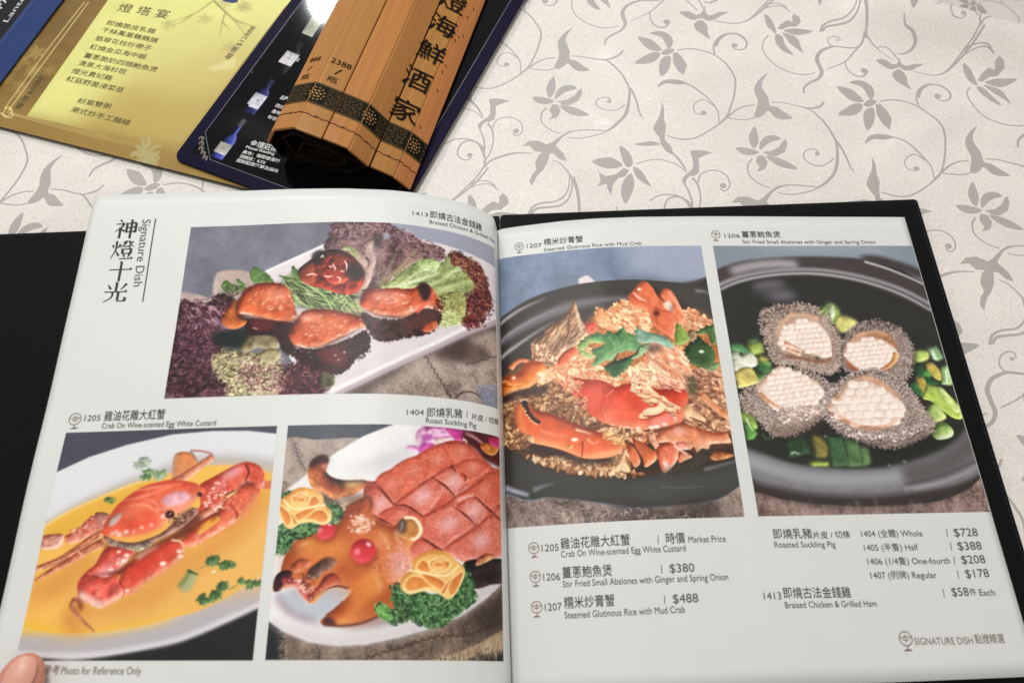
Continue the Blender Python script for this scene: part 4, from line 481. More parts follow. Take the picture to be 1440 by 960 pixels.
    a.b(N("52.8 450.1 64.6 450.4 67.6 468.1 56.2 462.4"), 'd8b080', 'f0d8a8', '8a5c38', 3); a.grains(N("214.6 454.8 238.5 465 256.3 476.9 257.3 486.8 240.9 480.1 223.1 467.2"), 46, 14, 6, ['e8b478', 'f2cc98', 'd89c60'], 'b0602c'); a.b(N("138.4 479.1 148.1 477.1 150.2 485.9 140.2 487.5"), 'e8a058', 'f8c888', 'a85c28', 3)
    # legs
    def leg(p, c='e0784e', hi='f8ae84', lo='963c20'): a.b(p, c, hi, lo, 7, 3.6, n=.14, ns=9, g=.7, gc='ffe8dc', gs=6)
    leg(N("266.1 485.2 277.8 489.5 287.5 505.4 290 524.7 278.8 534.9 270.6 523.9 266.9 504.6")); leg(N("279.3 474.8 297.7 480.6 315.1 495 328.4 504 325.6 518.5 313.1 529.5 298.7 535 295.7 517.3 285 493.7"), 'd87448'); a.t(N("231.3 544.9 248.2 523 262.4 492.8"), 12, 'e0b088', 'f6d8b8', '80583c', 10, r=4); a.grains(N("232 537.3 258.6 531.1 260.9 546.3 234.8 546.9"), 14, 16, 9, ['e8c08c', 'f4d8a8'], '4a3020')
    a.t(N("319 459.9 322.9 475.8 330.1 495.6"), 16, 'e8a888', 'fbd0b8', '985440', 12, r=4); leg(N("325.8 507 330.6 491.7 348.4 485.4 367.6 484.4 375.6 497 374.4 512.5 361.7 531.3 340.8 548.8 332.3 541.7 328.7 524.4"), 'e07a5c', 'fbb49c'); leg(N("372.2 508.5 380.8 501 401.9 515.1 387.6 522.4 371.7 527.7"), 'e08c68'); a.l(N("367 489 378.9 501 392.8 512.1"), 7, 'f4dccc', 3, soft=1.5); glow(a, N("343 530.7")[0], 5, 9, 'fff0ea', .85, -.6, 2)
    leg(N("328.8 474.1 342.2 456.9 362.7 446.4 382.6 442.1 405.4 446.6 435 457.2 461.1 464.6 482.6 463.5 486.8 474.2 489.4 487.3 469.1 488.4 445.7 490.1 438.4 500.5 425.3 498.2 412.5 507.6 408.6 493.9 398.3 499.5 376.3 491.2 354.4 482.8 335.2 484.1"), 'e08c66', 'fbc0a0', '9a4c34'); glow(a, N("380.3 459.9")[0], 12, 8, 'f8ccc8', .6); a.b(N("369.5 484.4 388.8 483.7 402.3 497.7 390.5 500.5 375.6 497"), 'e89080', 'ffd0c4', 'a05048', 4)
    a.t(N("438.5 376.3 459 399.3 479.5 420.1 496.9 434.6"), 16, 'dc9468', 'f6c09c', '8a4c30', 12, r=5); a.b(N("397.6 402.1 407.1 404.3 438.9 429.3 439.5 439.4 419.2 430.9 396.9 422.3"), 'eec094', 'f8dcb8', 'a87048', 4); a.b(N("438.4 514 455.1 504.8 477.5 509.2 491.9 515.3 463.7 524.3 444.6 523.8"), 'c87848', 'eca878', '6a3820', 5, 3, n=.3)
    a.f(N("324 548.9 362.9 537 403 520.8 408.9 505.6 443.9 502.6 437.3 521.7 403.7 543.8 345.4 557.2"), '433e38', 6, .85, n=.3, ns=3)
    # top claw
    a.f(N("350.7 98.7 359 98.9 376.8 127.3 367.9 131.8"), '2c2826', 3, .8); a.b(N("302.4 131.7 315.3 118.3 338.5 95.9 352.7 99.7 363.5 115.5 371.5 136.5 388.6 150.6 396.8 169.1 389.3 196.2 379.4 227.3 362.1 218.1 349.8 199.9 346.2 177.2 330.9 167.5 311.5 156.6 304.6 143.4"), 'e27650', 'f8aa84', 'a84a2c', 9, 3.4, n=.1, ns=12); a.b(N("378.3 132 388.6 115.8 401.1 117.4 411.8 132.5 422.3 164.9 429.4 190.1 423.8 201.2 408.2 210 398.7 187.3 393.8 159.9"), 'e47c54', 'f6ae8c', 'a84c2e', 6, 3.4); a.b(N("360.1 163.9 376.1 168.8 399.8 178.3 407.3 201 402.4 223.3 395.9 243.1 378.9 231.8 362.6 213.7 358.5 195.7"), 'e07450', 'f4a07c', 'a84a30', 7, 3, n=.1)
    a.l(N("314.9 123 329.7 139.9 345.4 147.5"), 4, 'f9b8a0', 2, 7, soft=1.5); a.l(N("312.1 129.8 321.2 141.8 336.8 150.3"), 3, 'a8402e', 1.5, soft=1.3); glow(a, N("330.1 115.7")[0], 5, 4, 'fff0e8', .9, soft=1.4); a.f(N("381.9 155.1 397.2 148.4 401.5 164.6 388.5 169"), 'ecd4c0', 1.5); a.f(N("356.7 175.3 369.4 172.3 369.3 184.6 357.7 184.4"), '5c2c24', 2); a.l(N("398.3 123 415.1 155.6 425.8 185.5"), 4, 'f8bca8', 2, soft=1.2); a.f(N("395.8 159.9 403.6 164.6 403.9 178.3 396.2 173.6"), 'a09aa4', 2, .8)
    # leaves
    def lf(p, c='5f8f58', hi='94ba88', lo='31543a', r=6):
        p = spline(p, n=4); m = p.mean(0); p = p+(p-m)/np.hypot(*(p-m).T)[:, None]*(rg.uniform(1.2, 3.2, len(p))*(-1.)**np.arange(len(p)))[:, None]; a.b(p, c, hi, lo, r, 3, n=.16, ns=14, soft=.6, edge=.8)
    lf(N("177.8 247.8 195.2 229.3 207.4 228.1 230.9 236.5 238 248 206.1 245.6 197.1 258.1 180.8 261.2"), '8fae62', 'bcd490', '506c34'); lf(N("180.8 261.2 204.4 267.3 211.3 280.9 191.5 279.4"), 'a4bc78', 'd0e0a8', '64803c', 3)
    lf(N("233.2 303.9 258 292.6 282.6 285.1 299.1 279.3 311.7 273.4 297.6 294.3 284 310.8 264.7 326.9 250.5 331.3 238 317"), '3a5c3c', '5c8054', '182c1e'); lf(N("307.7 273.2 321.5 256.4 333.9 252.5 342.9 261.7 327.3 276.2 310.3 286.3 294.2 287.7"), '9cbc8c', 'c4dcb4', '4c6c48', 4)
    lf(N("203.8 300.9 215.1 283.3 207.2 262.3 225.2 256.7 238.1 245.9 212.8 236.4 201.2 229.8 224.1 221.4 239.8 226.1 252.7 217.2 264.2 223.9 283.7 210.5 288.7 221.9 304.1 229.2 315.1 240.7 320.7 256.3 320.3 267.2 299.8 272 288.2 268 275.6 274 268.7 271.5 254.6 286 254 292.4 238.4 289.3 225.9 297"), '5f935a', '92bb86', '355c3c', 9)
    for q in (N("218.2 294.3 243.7 274.6 273.1 258.6 301.9 251.2"), N("260.3 266.8 257.9 249.2 247.5 231.1"), N("277.3 256.6 287.2 237.3"), N("269.8 293.1 259.1 279.7 268.9 269.3")): a.l(q, 1, 'a8cc98', 1, 2.4, soft=.7, a=.7)
    a.f(N("258.5 286.2 268.9 269.3 263.5 284.2 253.6 296.7 245.7 296.2"), '203424', 1.5, .85); a.l(N("307 279.7 314.8 262.6 325.2 258.7"), 4, '2c4030', 2, soft=1)
    a.f(N("333.4 256.9 365.6 257.9 355.5 275.1 335.3 276.5"), '5c4038', 5, .8); lf(N("309.3 238.3 316 212 329.2 221.5 352.7 229 372.2 236.1 394.2 256.2 389.5 268 375.1 263.3 363.8 255.7 350.2 251 337.9 252.7 321.9 252"), '8aae98', 'b0ccb8', '4c7460', 6)
    lf(N("396.9 254.1 403.6 214.4 411.3 205.5 421.4 219.1 435.2 239.4 422.9 254.6 406.1 258.6"), '85a24c', 'b0c878', '4c6428', 6); lf(N("414.6 271.9 431.1 254.7 451.8 237.4 464.3 250.9 478.7 264.3 484.4 286.2 476.4 307.6 455 316.5 432 307.6 421.8 293.6"), '3b5532', '5c7c4c', '1b2c1c', 9); lf(N("446.3 232.9 460.5 219.8 490.7 210.4 496 224.8 492.2 255.8 480 255.6 475 233.4 462.7 233.2"), '4a6c3c', '7a9c60', '24381e', 4); lf(N("459.1 315.8 481.1 303.4 492.5 307.9 473.9 324.6"), '7c9a68', 'a8c090', '40583c', 3); spots(a, N("454.6 276.1"), 3, 'f0f8e8', .8); lf(N("435.8 219.4 450.4 233 439.8 250.5 429.3 237"), '9a7860', 'd8c0a8', '5c3c30', 4)
    return finish(a)

def abalone(a, out, inner, flesh, lip='b08a70', blocks=None, n=1300, fc=('bbaaa2', 'a3908a', 'd0c1b8', '8e7b74', 'c2b1a8'), seed=0):
    rg = a.rng; c = out.mean(0); a.f(out+[5, 12], '17191a', 9, .7)
    a.b(out, '9c8981', 'b8a59c', '5a4a45', 16, 2.6, n=.25, ns=8, edge=2.5, bump=2, bs=4)
    P = a.pts_in(out, n); E = spline(out); E = np.vstack([E]*3)+rg.normal(0, 2.2, (len(E)*3, 2)); P = np.vstack([P, E]); P = P[np.argsort(P[:, 1])]
    for x, y in P:
        d = np.array([x, y])-c; an = math.atan2(d[1], d[0])+rg.uniform(-.9, .9); L = rg.uniform(3, 7.5); k = hexc(fc[rg.integers(len(fc))])*rg.uniform(.85, 1.12)
        q = np.array([[x, y], [x+L*math.cos(an)*.5, y+L*math.sin(an)*.5], [x+L*math.cos(an), y+L*math.sin(an)]]); r = a.mask(ribbon(q+[1, 2.2], 2.6, 2.2)); 
        if r: a.put(r[0], r[1]*.3, hexc('4c3c38'))
        r = a.mask(ribbon(q, 3.0, 2.4))
        if r: a.put(r[0], r[1]*.72, k)
        if rg.random() < .2:
            r = a.mask(np.array([[x+L*math.cos(an)+1.4*math.cos(t), y+L*math.sin(an)+1.2*math.sin(t)] for t in (0, 1.3, 2.6, 3.9, 5.2)]))
            if r: a.put(r[0], r[1]*.85, hexc('e6dad4'))
    a.b(inner, lip, 'd8a888', '7c4c38', 7, 2.6, n=.14, ns=9, soft=2, L=(.3, .95))
    m_ = flesh.mean(0); flesh = m_+(flesh-m_)*1.1; a.f(flesh+[1, 4], '94705e', 4, .5); a.b(flesh, 'e6d6ca', 'f8ece2', 'c09c88', 7, 3, n=.06, ns=8, soft=1.2, edge=1.2)
    if blocks is None:
        lo_, hi_ = flesh.min(0), flesh.max(0); blocks = (np.array([lo_+[-8, 6], [hi_[0], lo_[1]-8], hi_+[8, -2], [lo_[0], hi_[1]+8]]), 9, 8, .8)
    if blocks is not None:
        q, nx, ny, tilt = blocks
        for j in range(ny):
            for i in range(nx):
                o = .5*(j % 2)*tilt; u0, u1, v0, v1 = (i+o)/nx, (i+o+.9)/nx, j/ny, (j+.86)/ny
                p = np.array([(q[0]*(1-u)+q[1]*u)*(1-v)+(q[3]*(1-u)+q[2]*u)*v for u, v in ((u0, v0), ((u0+u1)/2, v0-.02), (u1, v0), (u1+.01, (v0+v1)/2), (u1, v1), (u0, v1))])+rg.uniform(-1.6, 1.6, (6, 2))
                m = p.mean(0); f = a.mask(flesh)
                if f is None: continue
                bb, mk = f; X, Y = int(m[0])-bb[2], int(m[1])-bb[0]
                if 0 <= X < mk.shape[1] and 0 <= Y < mk.shape[0] and mk[Y, X] > .5:
                    ct = p.mean(0); w_ = rg.uniform(-.22, .22); R_ = np.array([[math.cos(w_), -math.sin(w_)], [math.sin(w_), math.cos(w_)]]); p = ct+((p-ct)*rg.uniform(.86, 1.12))@R_; a.f(p+[.8, 2.2], 'c49e8c', 1.5, .5); a.b(p, 'efe2d8', 'fffaf4', 'dab8a8', 3, 2.2, n=.05, v=.2, soft=1.1)

def onion(a, p, c, hi=None, lo=None, r=5, soft=.9):
    c = hexc(c); a.b(p, c, np.minimum(c*1.28+.06, 1) if hi is None else hi, c*.55 if lo is None else lo, r, 3, n=.1, ns=10, nd=(.8, 4.), soft=soft, sm=0 if len(p) < 6 else 1)

def art_E():
    a = Art(500, 645, '2c2b29', 15); rg = a.rng; a.a *= (1+.05*a.noise(40))[..., None]
    a.f(N("-27.8 -36 546.6 -38.4 517.1 110.8 461.7 68.4 368.8 37.9 220.3 30.9 109 37.2 35.6 51.9 -17.5 80.8 -45.9 92.4"), '7f8995', 2); a.f(N("88.8 -4.8 367.9 -5.8 471.3 31.4 359.8 28.6 194.2 22.9"), '96a0ab', 14, .7); a.f(N("358.4 34.8 404.6 28.5 496.8 62.2 510.9 92.7 490.3 86.6 440.9 62.3"), '3c3434', 4, .95)
    a.f(N("-17.3 79.6 35.6 51.9 109 37.2 220.2 31.5 302.8 34.3 367.9 41.6 433.8 68.5 507.3 106 508.5 181.6 441.4 146.4 342.7 101.8 237 83.8 127.6 85.7 43.8 101.7 -19.1 128.1"), '423c3c', 3)
    a.f(ribbon(spline(N("32.7 70 89.5 55.5 145.2 49.4 199.6 51.8"), False), 22), 'b3abb3', 7, .95, 0); a.l(N("367.4 44.1 418.6 62.4 468 86.7 511.2 112"), 7, 'b3b0b2', 5, soft=1.4)
    a.l(N("-17.8 119.3 28.6 95.8 85.3 79.7 152.3 70 229.4 67.5 304.6 75.9 377.6 94 447.6 122.7 512.5 167.1"), 15, '8f8d8f', 12, soft=2); a.l(N("-19.6 131 27 105.8 83.9 88 150.8 77.9 227.7 76 302.5 85.6 375 104.8 444.2 135.8 508.5 181.6"), 8, 'b9b8ba', 6, soft=1.6); a.l(N("-18.5 124 27.9 100.5 84.7 83.3 151.6 73.6 228.7 71.2 303.7 80.2 376.3 99.4 446 128.7 510.8 173.5"), 4, '57555a', soft=1.2)
    a.f(N("-16.4 145.6 70.2 104.7 207.9 92.9 339.3 116.7 505.3 193.2 493.9 272.6 420.4 227.3 -7.6 258.7"), '2f2e2c', 8, .9)
    glow(a, N("118.6 105.9")[0], 42, 8, '8f8b96', .8, -.12, 7); glow(a, N("145.4 135.5")[0], 36, 12, '8a8594', .75, -.05, 9); glow(a, N("120.9 122.5")[0], 40, 14, '5c5960', .7, -.1, 10)
    # bottom rim and cloth
    a.f(N("-20.2 495.3 513.8 457.1 483.5 718.6 -54.5 707.5"), '332e2c', 2, sm=0); a.linen(N("-6 598.1 56 610.7 125.5 621.2 219.8 628.4 316.8 626.8 391.3 621.2 461.5 598.8 532.5 561.6 507.2 674 -24.3 663.9"), '8a736d', '40322f', 'b39c94', 1.5)
    a.f(N("-4.8 591.1 101.8 620.8 219.8 628.4 341.6 625 446.1 600.9 452.4 579.6 225.4 604.3 -0 563"), '3a3331', 6, .9); zigzag(a, N("469.3 589.4 473.5 608.5 487.4 627.5 496.3 646.2"), 12, 5, '2c2422', 2.4)
    for k in range(16): x = 250+rg.uniform(0, 950); a.l(N("174.2 617.4 172.9 645")+[(x-600)*.42, rg.uniform(-6, 8)], 5, ['b8a298', '5c4a44'][k % 2], 3, soft=3, a=.5)
    a.f(N("-3.2 495.5 49 518.2 118.3 538.6 238.7 547.6 340.7 534.5 423.4 506.2 483.8 471.9 513.8 457.1 513.5 541.9 498.7 565.9 434.8 588.9 347.8 601.7 248.7 608.5 153.3 603.1 83.4 592.6 -0.7 566.8"), '77757b', 3, n=.06, ns=20)
    a.f(ribbon(spline(N("-5.6 524.7 53 549.6 127 567.4 232.6 573.8 332.6 565.8"), False), 26), '9d9ca3', 7, .95, 0); a.f(ribbon(spline(N("332 568.2 411.1 550.1 469.3 521.6 516.4 482.4"), False), 40), '55504f', 10, .85, 0); a.l(N("324.6 596.6 401.8 583.6 461.5 565.4 513.5 541.9"), 9, '96939a', 5, soft=2.4); a.l(N("327.7 584.8 405.8 569.3 460.8 550.9 511.5 532.1"), 4, '4c4848', 4, soft=2); a.l(N("-3.6 570 82.9 594.9 176.7 606.3 273.5 606.1 348.4 599.3"), 6, '57555a', soft=3)
    a.f(N("1 425.8 41.3 451.5 155.3 477.9 299.8 499.6 420.7 461.1 497.8 441.5 495.5 467 439.8 501.5 340.5 535.5 238.7 547.6 118.3 538.6 49 518.2 -3 494.6"), '2a2e27', 5, 1); a.f(N("277.2 489.4 407.8 471 496.3 446.6 449.9 501.6 340.7 534.5 259.4 543.1"), '262822', 5, .95)
    # onions behind
    O = [("223.4 175.2 242.6 160.8 257.7 153.2 273.6 166.6 275.6 186.9 265.4 204.0 244.1 203.9 230.5 192.5", '8fae5c', 3), ("250.0 163.7 264.8 157.9 265.1 181.1 252.1 204.0 247.6 192.5", 'c0ccac', 2), ("256.9 204.0 275.9 185.7 300.1 192.7 313.2 205.3 290.1 224.5 265.1 229.5", 'cfca78', 3), ("41.1 261.8 73.9 252.6 78.1 278.5 44.5 287.5", 'a6bc5a', 3), ("41.3 245.2 62.6 242.5 68.3 254.8 46.7 259.0", '5c7c4c', 4), ("-2.9 261.5 18.7 256.1 41.8 272.7 55.7 297.4 47.0 302.7 25.0 280.8 -2.4 275.2", '5c9060', 2), ("0.3 299.6 40.4 280.9 50.7 287.5 58.7 309.3 7.2 326.5 0.9 318.5", 'e0e0cc', 1.4), ("-0.3 277.9 15.6 275.3 20.2 294.4 -0.8 296.9", 'b8c4ac', 2), ("3.2 326.5 37.2 315.5 55.5 348.2 53.6 353.4 6.0 365.0 2.5 355.6", 'd3c270', 1.2), ("58.2 297.4 83.0 303.0 89.3 324.5 67.0 335.0 54.5 318.9", '3f6c3c', 3), ("62.4 302.8 89.1 297.6 86.2 313.8", '6c9850', 3), ("65.8 283.8 84.9 292.1 77.4 305.6 58.2 297.4", 'b0b058', 3), ("47.5 329.5 77.2 335.1 54.0 350.8", '64944c', 2),
         ("426.8 280.6 442.6 275.1 462.8 279.1 460.5 297.3 436.8 306.5 424.7 302.6", 'b0c868', 1.6), ("463.2 268.0 487.8 265.9 497.3 294.8 482.6 303.5 470.3 300.1", '7da274', 1.6), ("467.3 272.5 477.9 272.5 480.9 300.2 472.9 300.1", 'bcd0b4', 1.4), ("418.7 305.2 443.5 310.9 438.8 337.9 415.1 348.5", '2f5030', 3), ("451.1 308.2 468.0 308.3 480.4 330.2 477.4 350.1 462.8 346.2 449.6 327.2", 'c0ac58', 1.4), ("434.7 329.8 448.5 321.8 456.3 335.4 447.5 354.1 431.9 354.0", '5a9c54', 1.2), ("435.5 340.6 458.3 343.5 469.5 359.6 442.0 364.7", '2c5434', 2), ("483.9 317.7 504.6 310.2 506.0 338.5 497.5 362.5 473.7 359.7", '9cc078', 1.2), ("489.5 322.1 497.2 321.0 491.1 357.1 482.9 358.7", 'd0e4c0', 1.2), ("394.1 359.0 415.1 348.5 425.0 369.9 421.9 391.0 406.6 380.3", '3a6c40', 1.4), ("417.2 340.5 434.8 343.3 441.3 367.4 425.9 385.7 418.6 364.5", 'b39c4c', 1.2)]
    for q, c, s in O: onion(a, np.array(q.split(), float).reshape(-1, 2), c, soft=s)
    O2 = [("441.4 357.3 445.2 362.6 457.9 363.8 479.7 378.8 494.5 400.0 505.7 423.6 497.8 441.5 478.1 438.8 457.6 420.5 437.7 399.5 420.2 391.5", 'a9c25c', 1.), ("461.9 368.1 474.6 369.3 489.3 400.0 498.7 420.9 486.9 426.0 473.8 399.8", 'c4d888', 1), ("420.0 422.7 441.7 403.7 450.2 410.0 463.5 436.0 445.0 447.1 418.7 449.9", 'b2cc78', 1.2)]
    for q, c, s in O2: onion(a, np.array(q.split(), float).reshape(-1, 2), c, soft=s)
    P = np.array("417.2 473.6 429.0 458.6 446.4 451.2 463.1 455.5 470.3 469.2 463.2 481.8 443.8 487.5 426.1 487.3".split(), float).reshape(-1, 2); a.b(P, 'a9c470', 'e2ecc8', '4c6830', 8, 3.4, n=.06); a.l(N("440.6 453.7 452.2 448.7 461 453.9"), 3, '6c8448', 2, soft=1)
    for q, c, s in (("-0.6 420.7 15.2 415.8 27.0 433.7 30.4 457.4 13.1 457.2 1.6 446.0", '93b052', 1.4), ("1.0 441.0 19.1 451.2 28.4 468.8 18.9 481.1 3.8 483.3", '5a8c44', 1.4), ("86.1 477.0 126.8 471.6 137.1 513.1 86.4 522.1", '2f4830', 3), ("146.9 470.3 165.2 478.1 178.8 498.0 170.4 523.4 145.9 523.0", '887c42', 3), ("179.2 477.2 212.8 476.7 217.8 542.5 178.4 542.9", '40603e', 2.4), ("215.8 478.7 248.5 484.1 247.2 542.9 214.9 544.4", '54734a', 2.4), ("247.2 494.0 267.4 499.2 264.5 538.3 245.5 543.8", '5c7c50', 2.6), ("129.3 532.5 144.6 529.3 173.2 533.1 171.1 542.7 134.6 542.2", '93ab4c', 1.6)): onion(a, np.array(q.split(), float).reshape(-1, 2), c, soft=s)
    a.l(N("9.7 433.5 14.1 451.2 20.4 463.7"), 4, 'dcecc8', 2, soft=1); a.l(N("93.5 515.4 101.6 511.7 113.8 516.7"), 4, 'c8d4c8', 2, soft=1.2); a.l(N("38.8 471.4 48.1 482.5 64 476.7"), 3, '60705c', 2, soft=1.4); spots(a, np.vstack([N("177.5 478.2"), N("206.8 469.6"), N("218.8 478.7"), N("304.9 542.8"), N("340.5 535.5")]), 2.4, 'b8c0c4', 1.2, .7)
    abalone(a, N("80.6 217.4 89.2 186.3 112.5 169.1 145.7 162.3 194.6 159 228.8 175.2 248.2 209.7 259.3 243.5 262.4 276.9 245.7 312.3 216.5 332 177.1 322.6 138.1 311.5 103.1 305.8 87.9 275.8"), N("113.7 234.4 130 203.5 157.6 183.7 189.9 182.1 224.6 195.3 240.6 232.2 240.1 271.2 228.9 298.6 201.2 306.5 161.4 298.1 126.3 292.4 114.8 270.5"), N("123.1 248.4 135.2 223.3 158.2 208.2 185.8 202.6 213.6 209.5 229.4 235 231.8 265.7 221.6 288.7 197.6 286.4 176.7 273.6 146 270.7 128.9 265.1"), 'b09a8a', fc=('bca798', 'a8907f', 'd4c4b6', '957f70', 'c4ad9c'))
    for q in (N("130.4 270.6 144.4 278.9 161.2 286.1"), N("127.8 256.8 146.9 266.3 165.8 276.3")): a.t(q, 12, 'e0b8a0', 'f6dcc8', 'b07058', 9, r=3)
    for k in range(9): x = k*6; a.l(N("156.9 215 161.9 243.1 159 270.8")+[x*1.9, x*.6], 1, 'c8b0a4', 1, soft=1, a=.5)
    glow(a, N("197.6 294")[0], 6, 5, '3a3028', .9, soft=2)
    abalone(a, N("258.2 279.6 274.6 246.4 304.9 218.4 351.3 203.1 397.2 213 420.2 238.6 426.1 283.3 407.7 326.9 385.1 353.6 356.5 353.4 329.4 337.1 289.8 328.8 260.5 320.5"), N("267.7 276.9 287.1 249.3 317.8 231.4 356.2 227.1 384.7 241.3 394 272.1 377.9 310.4 341.8 329.1 300.2 328.8 266.9 315.1"), N("268.5 285.2 296.2 256 329.8 248.3 360.7 252.4 382.3 272 383.1 294.1 364.1 313.1 327.1 325.3 291.9 319.6"), 'b07c5c', fc=('a4918b', '8a7772', 'beaea8', '6f5c58', '98857f'))
    a.t(N("385.9 283.1 374 305 342.7 325.4"), 12, 'd09458', 'ecc088', '94582c', 8, r=3); a.l(N("264.1 304.2 274.1 317.9 285.5 325"), 8, '9c5034', soft=3)
    abalone(a, N("4 392.6 17.5 371.9 47.5 359.2 76.6 338.3 104.6 325.2 145.6 325.5 174.8 333.8 202.3 350 215 381.7 199.1 412.7 162.5 442.9 117.7 467.5 77 472.9 54.3 461.7 34.9 431.2 12.7 415.7"), N("45.7 369.6 70.6 343.5 105.6 319.8 149.2 333.6 185.8 355.2 190.5 381.5 159.8 407.1 117.6 416.9 77.5 416.5 56.2 395.7"), N("51.6 364.4 76.1 340.9 108.5 318.2 148.7 336.2 180.2 357.7 188 381.5 161.4 399.4 125.1 404.2 88.5 411.5 70.3 401 58.5 382.8"), 'b8988a', (N("71.4 324.9 179.2 312.3 191.2 402.3 66.6 421.4"), 7, 8, .6), 1500)
    a.t(N("49.3 377.5 66.2 395.8 88.3 412.5"), 9, 'd8a07c', 'f0c8a8', 'a0603c', 6, r=3); a.grains(N("82.5 416.5 119.1 409.2 169.9 407.2 192.3 397.1 175.7 427.8 111.7 447.3 82.8 441.9"), 260, 9, 5, ['e2d2c6', 'c8b4a8', 'f0e4da', 'b09a90'], '8c7468')
    a.f(N("51.2 451.6 89.7 458.1 151.5 447.8 185.8 427.9 176.4 448.1 126.6 472.6 76.3 476.9"), '5a4038', 7, .6)
    abalone(a, N("188.1 435.6 197.1 412.7 211.2 392.1 214.2 371.2 243.4 350.3 278.7 331.9 314.3 324.1 351.4 332.4 381.7 356.8 400.6 383.4 416.6 420.1 426.9 453.5 406.5 476 366.6 493 324 502.4 280.4 496.9 244.1 481.5 213.1 463.7"), N("200.5 417.8 225 387 251.9 358.4 287.1 340 327.3 345.7 356.9 372.5 369.5 404 356.4 434.9 325.9 454.9 279.2 460.4 241 451.4 214.3 435.9"), N("204.2 412.7 231.1 387.1 258.8 362.1 299.1 355 326.6 369.6 352.3 390.8 366.1 417 344.3 442.4 311.1 453.7 271.7 449.2 238.6 439.7 216.5 425.7"), 'c49880', (N("211.4 355.4 374 346 366.4 455.4 204.3 458.5"), 7, 6, 1.), 2200)
    a.l(N("215.4 430.8 241.6 448.9 279.2 460.4 320.6 455.8 350 439.9"), 7, 'e09c74', 4, soft=2, a=.8); a.grains(N("195.8 428 220.4 453.7 275.8 474.4 336 475.2 391.7 455.7 412 455.9 363.5 485.5 281.6 492 225.9 473.8"), 260, 9, 5, ['c8b4ae', 'e8dcd6', '9c8680', 'b8a29a'], '4c3c3a'); glow(a, N("222.6 391.2")[0], 8, 6, 'b07850', .8, soft=2)
    a.f(N("253.5 484.1 324.7 499.9 407.8 471 408.8 486.1 347.1 510.1 268.7 504.2"), '2f2420', 8, .6)
    return finish(a)

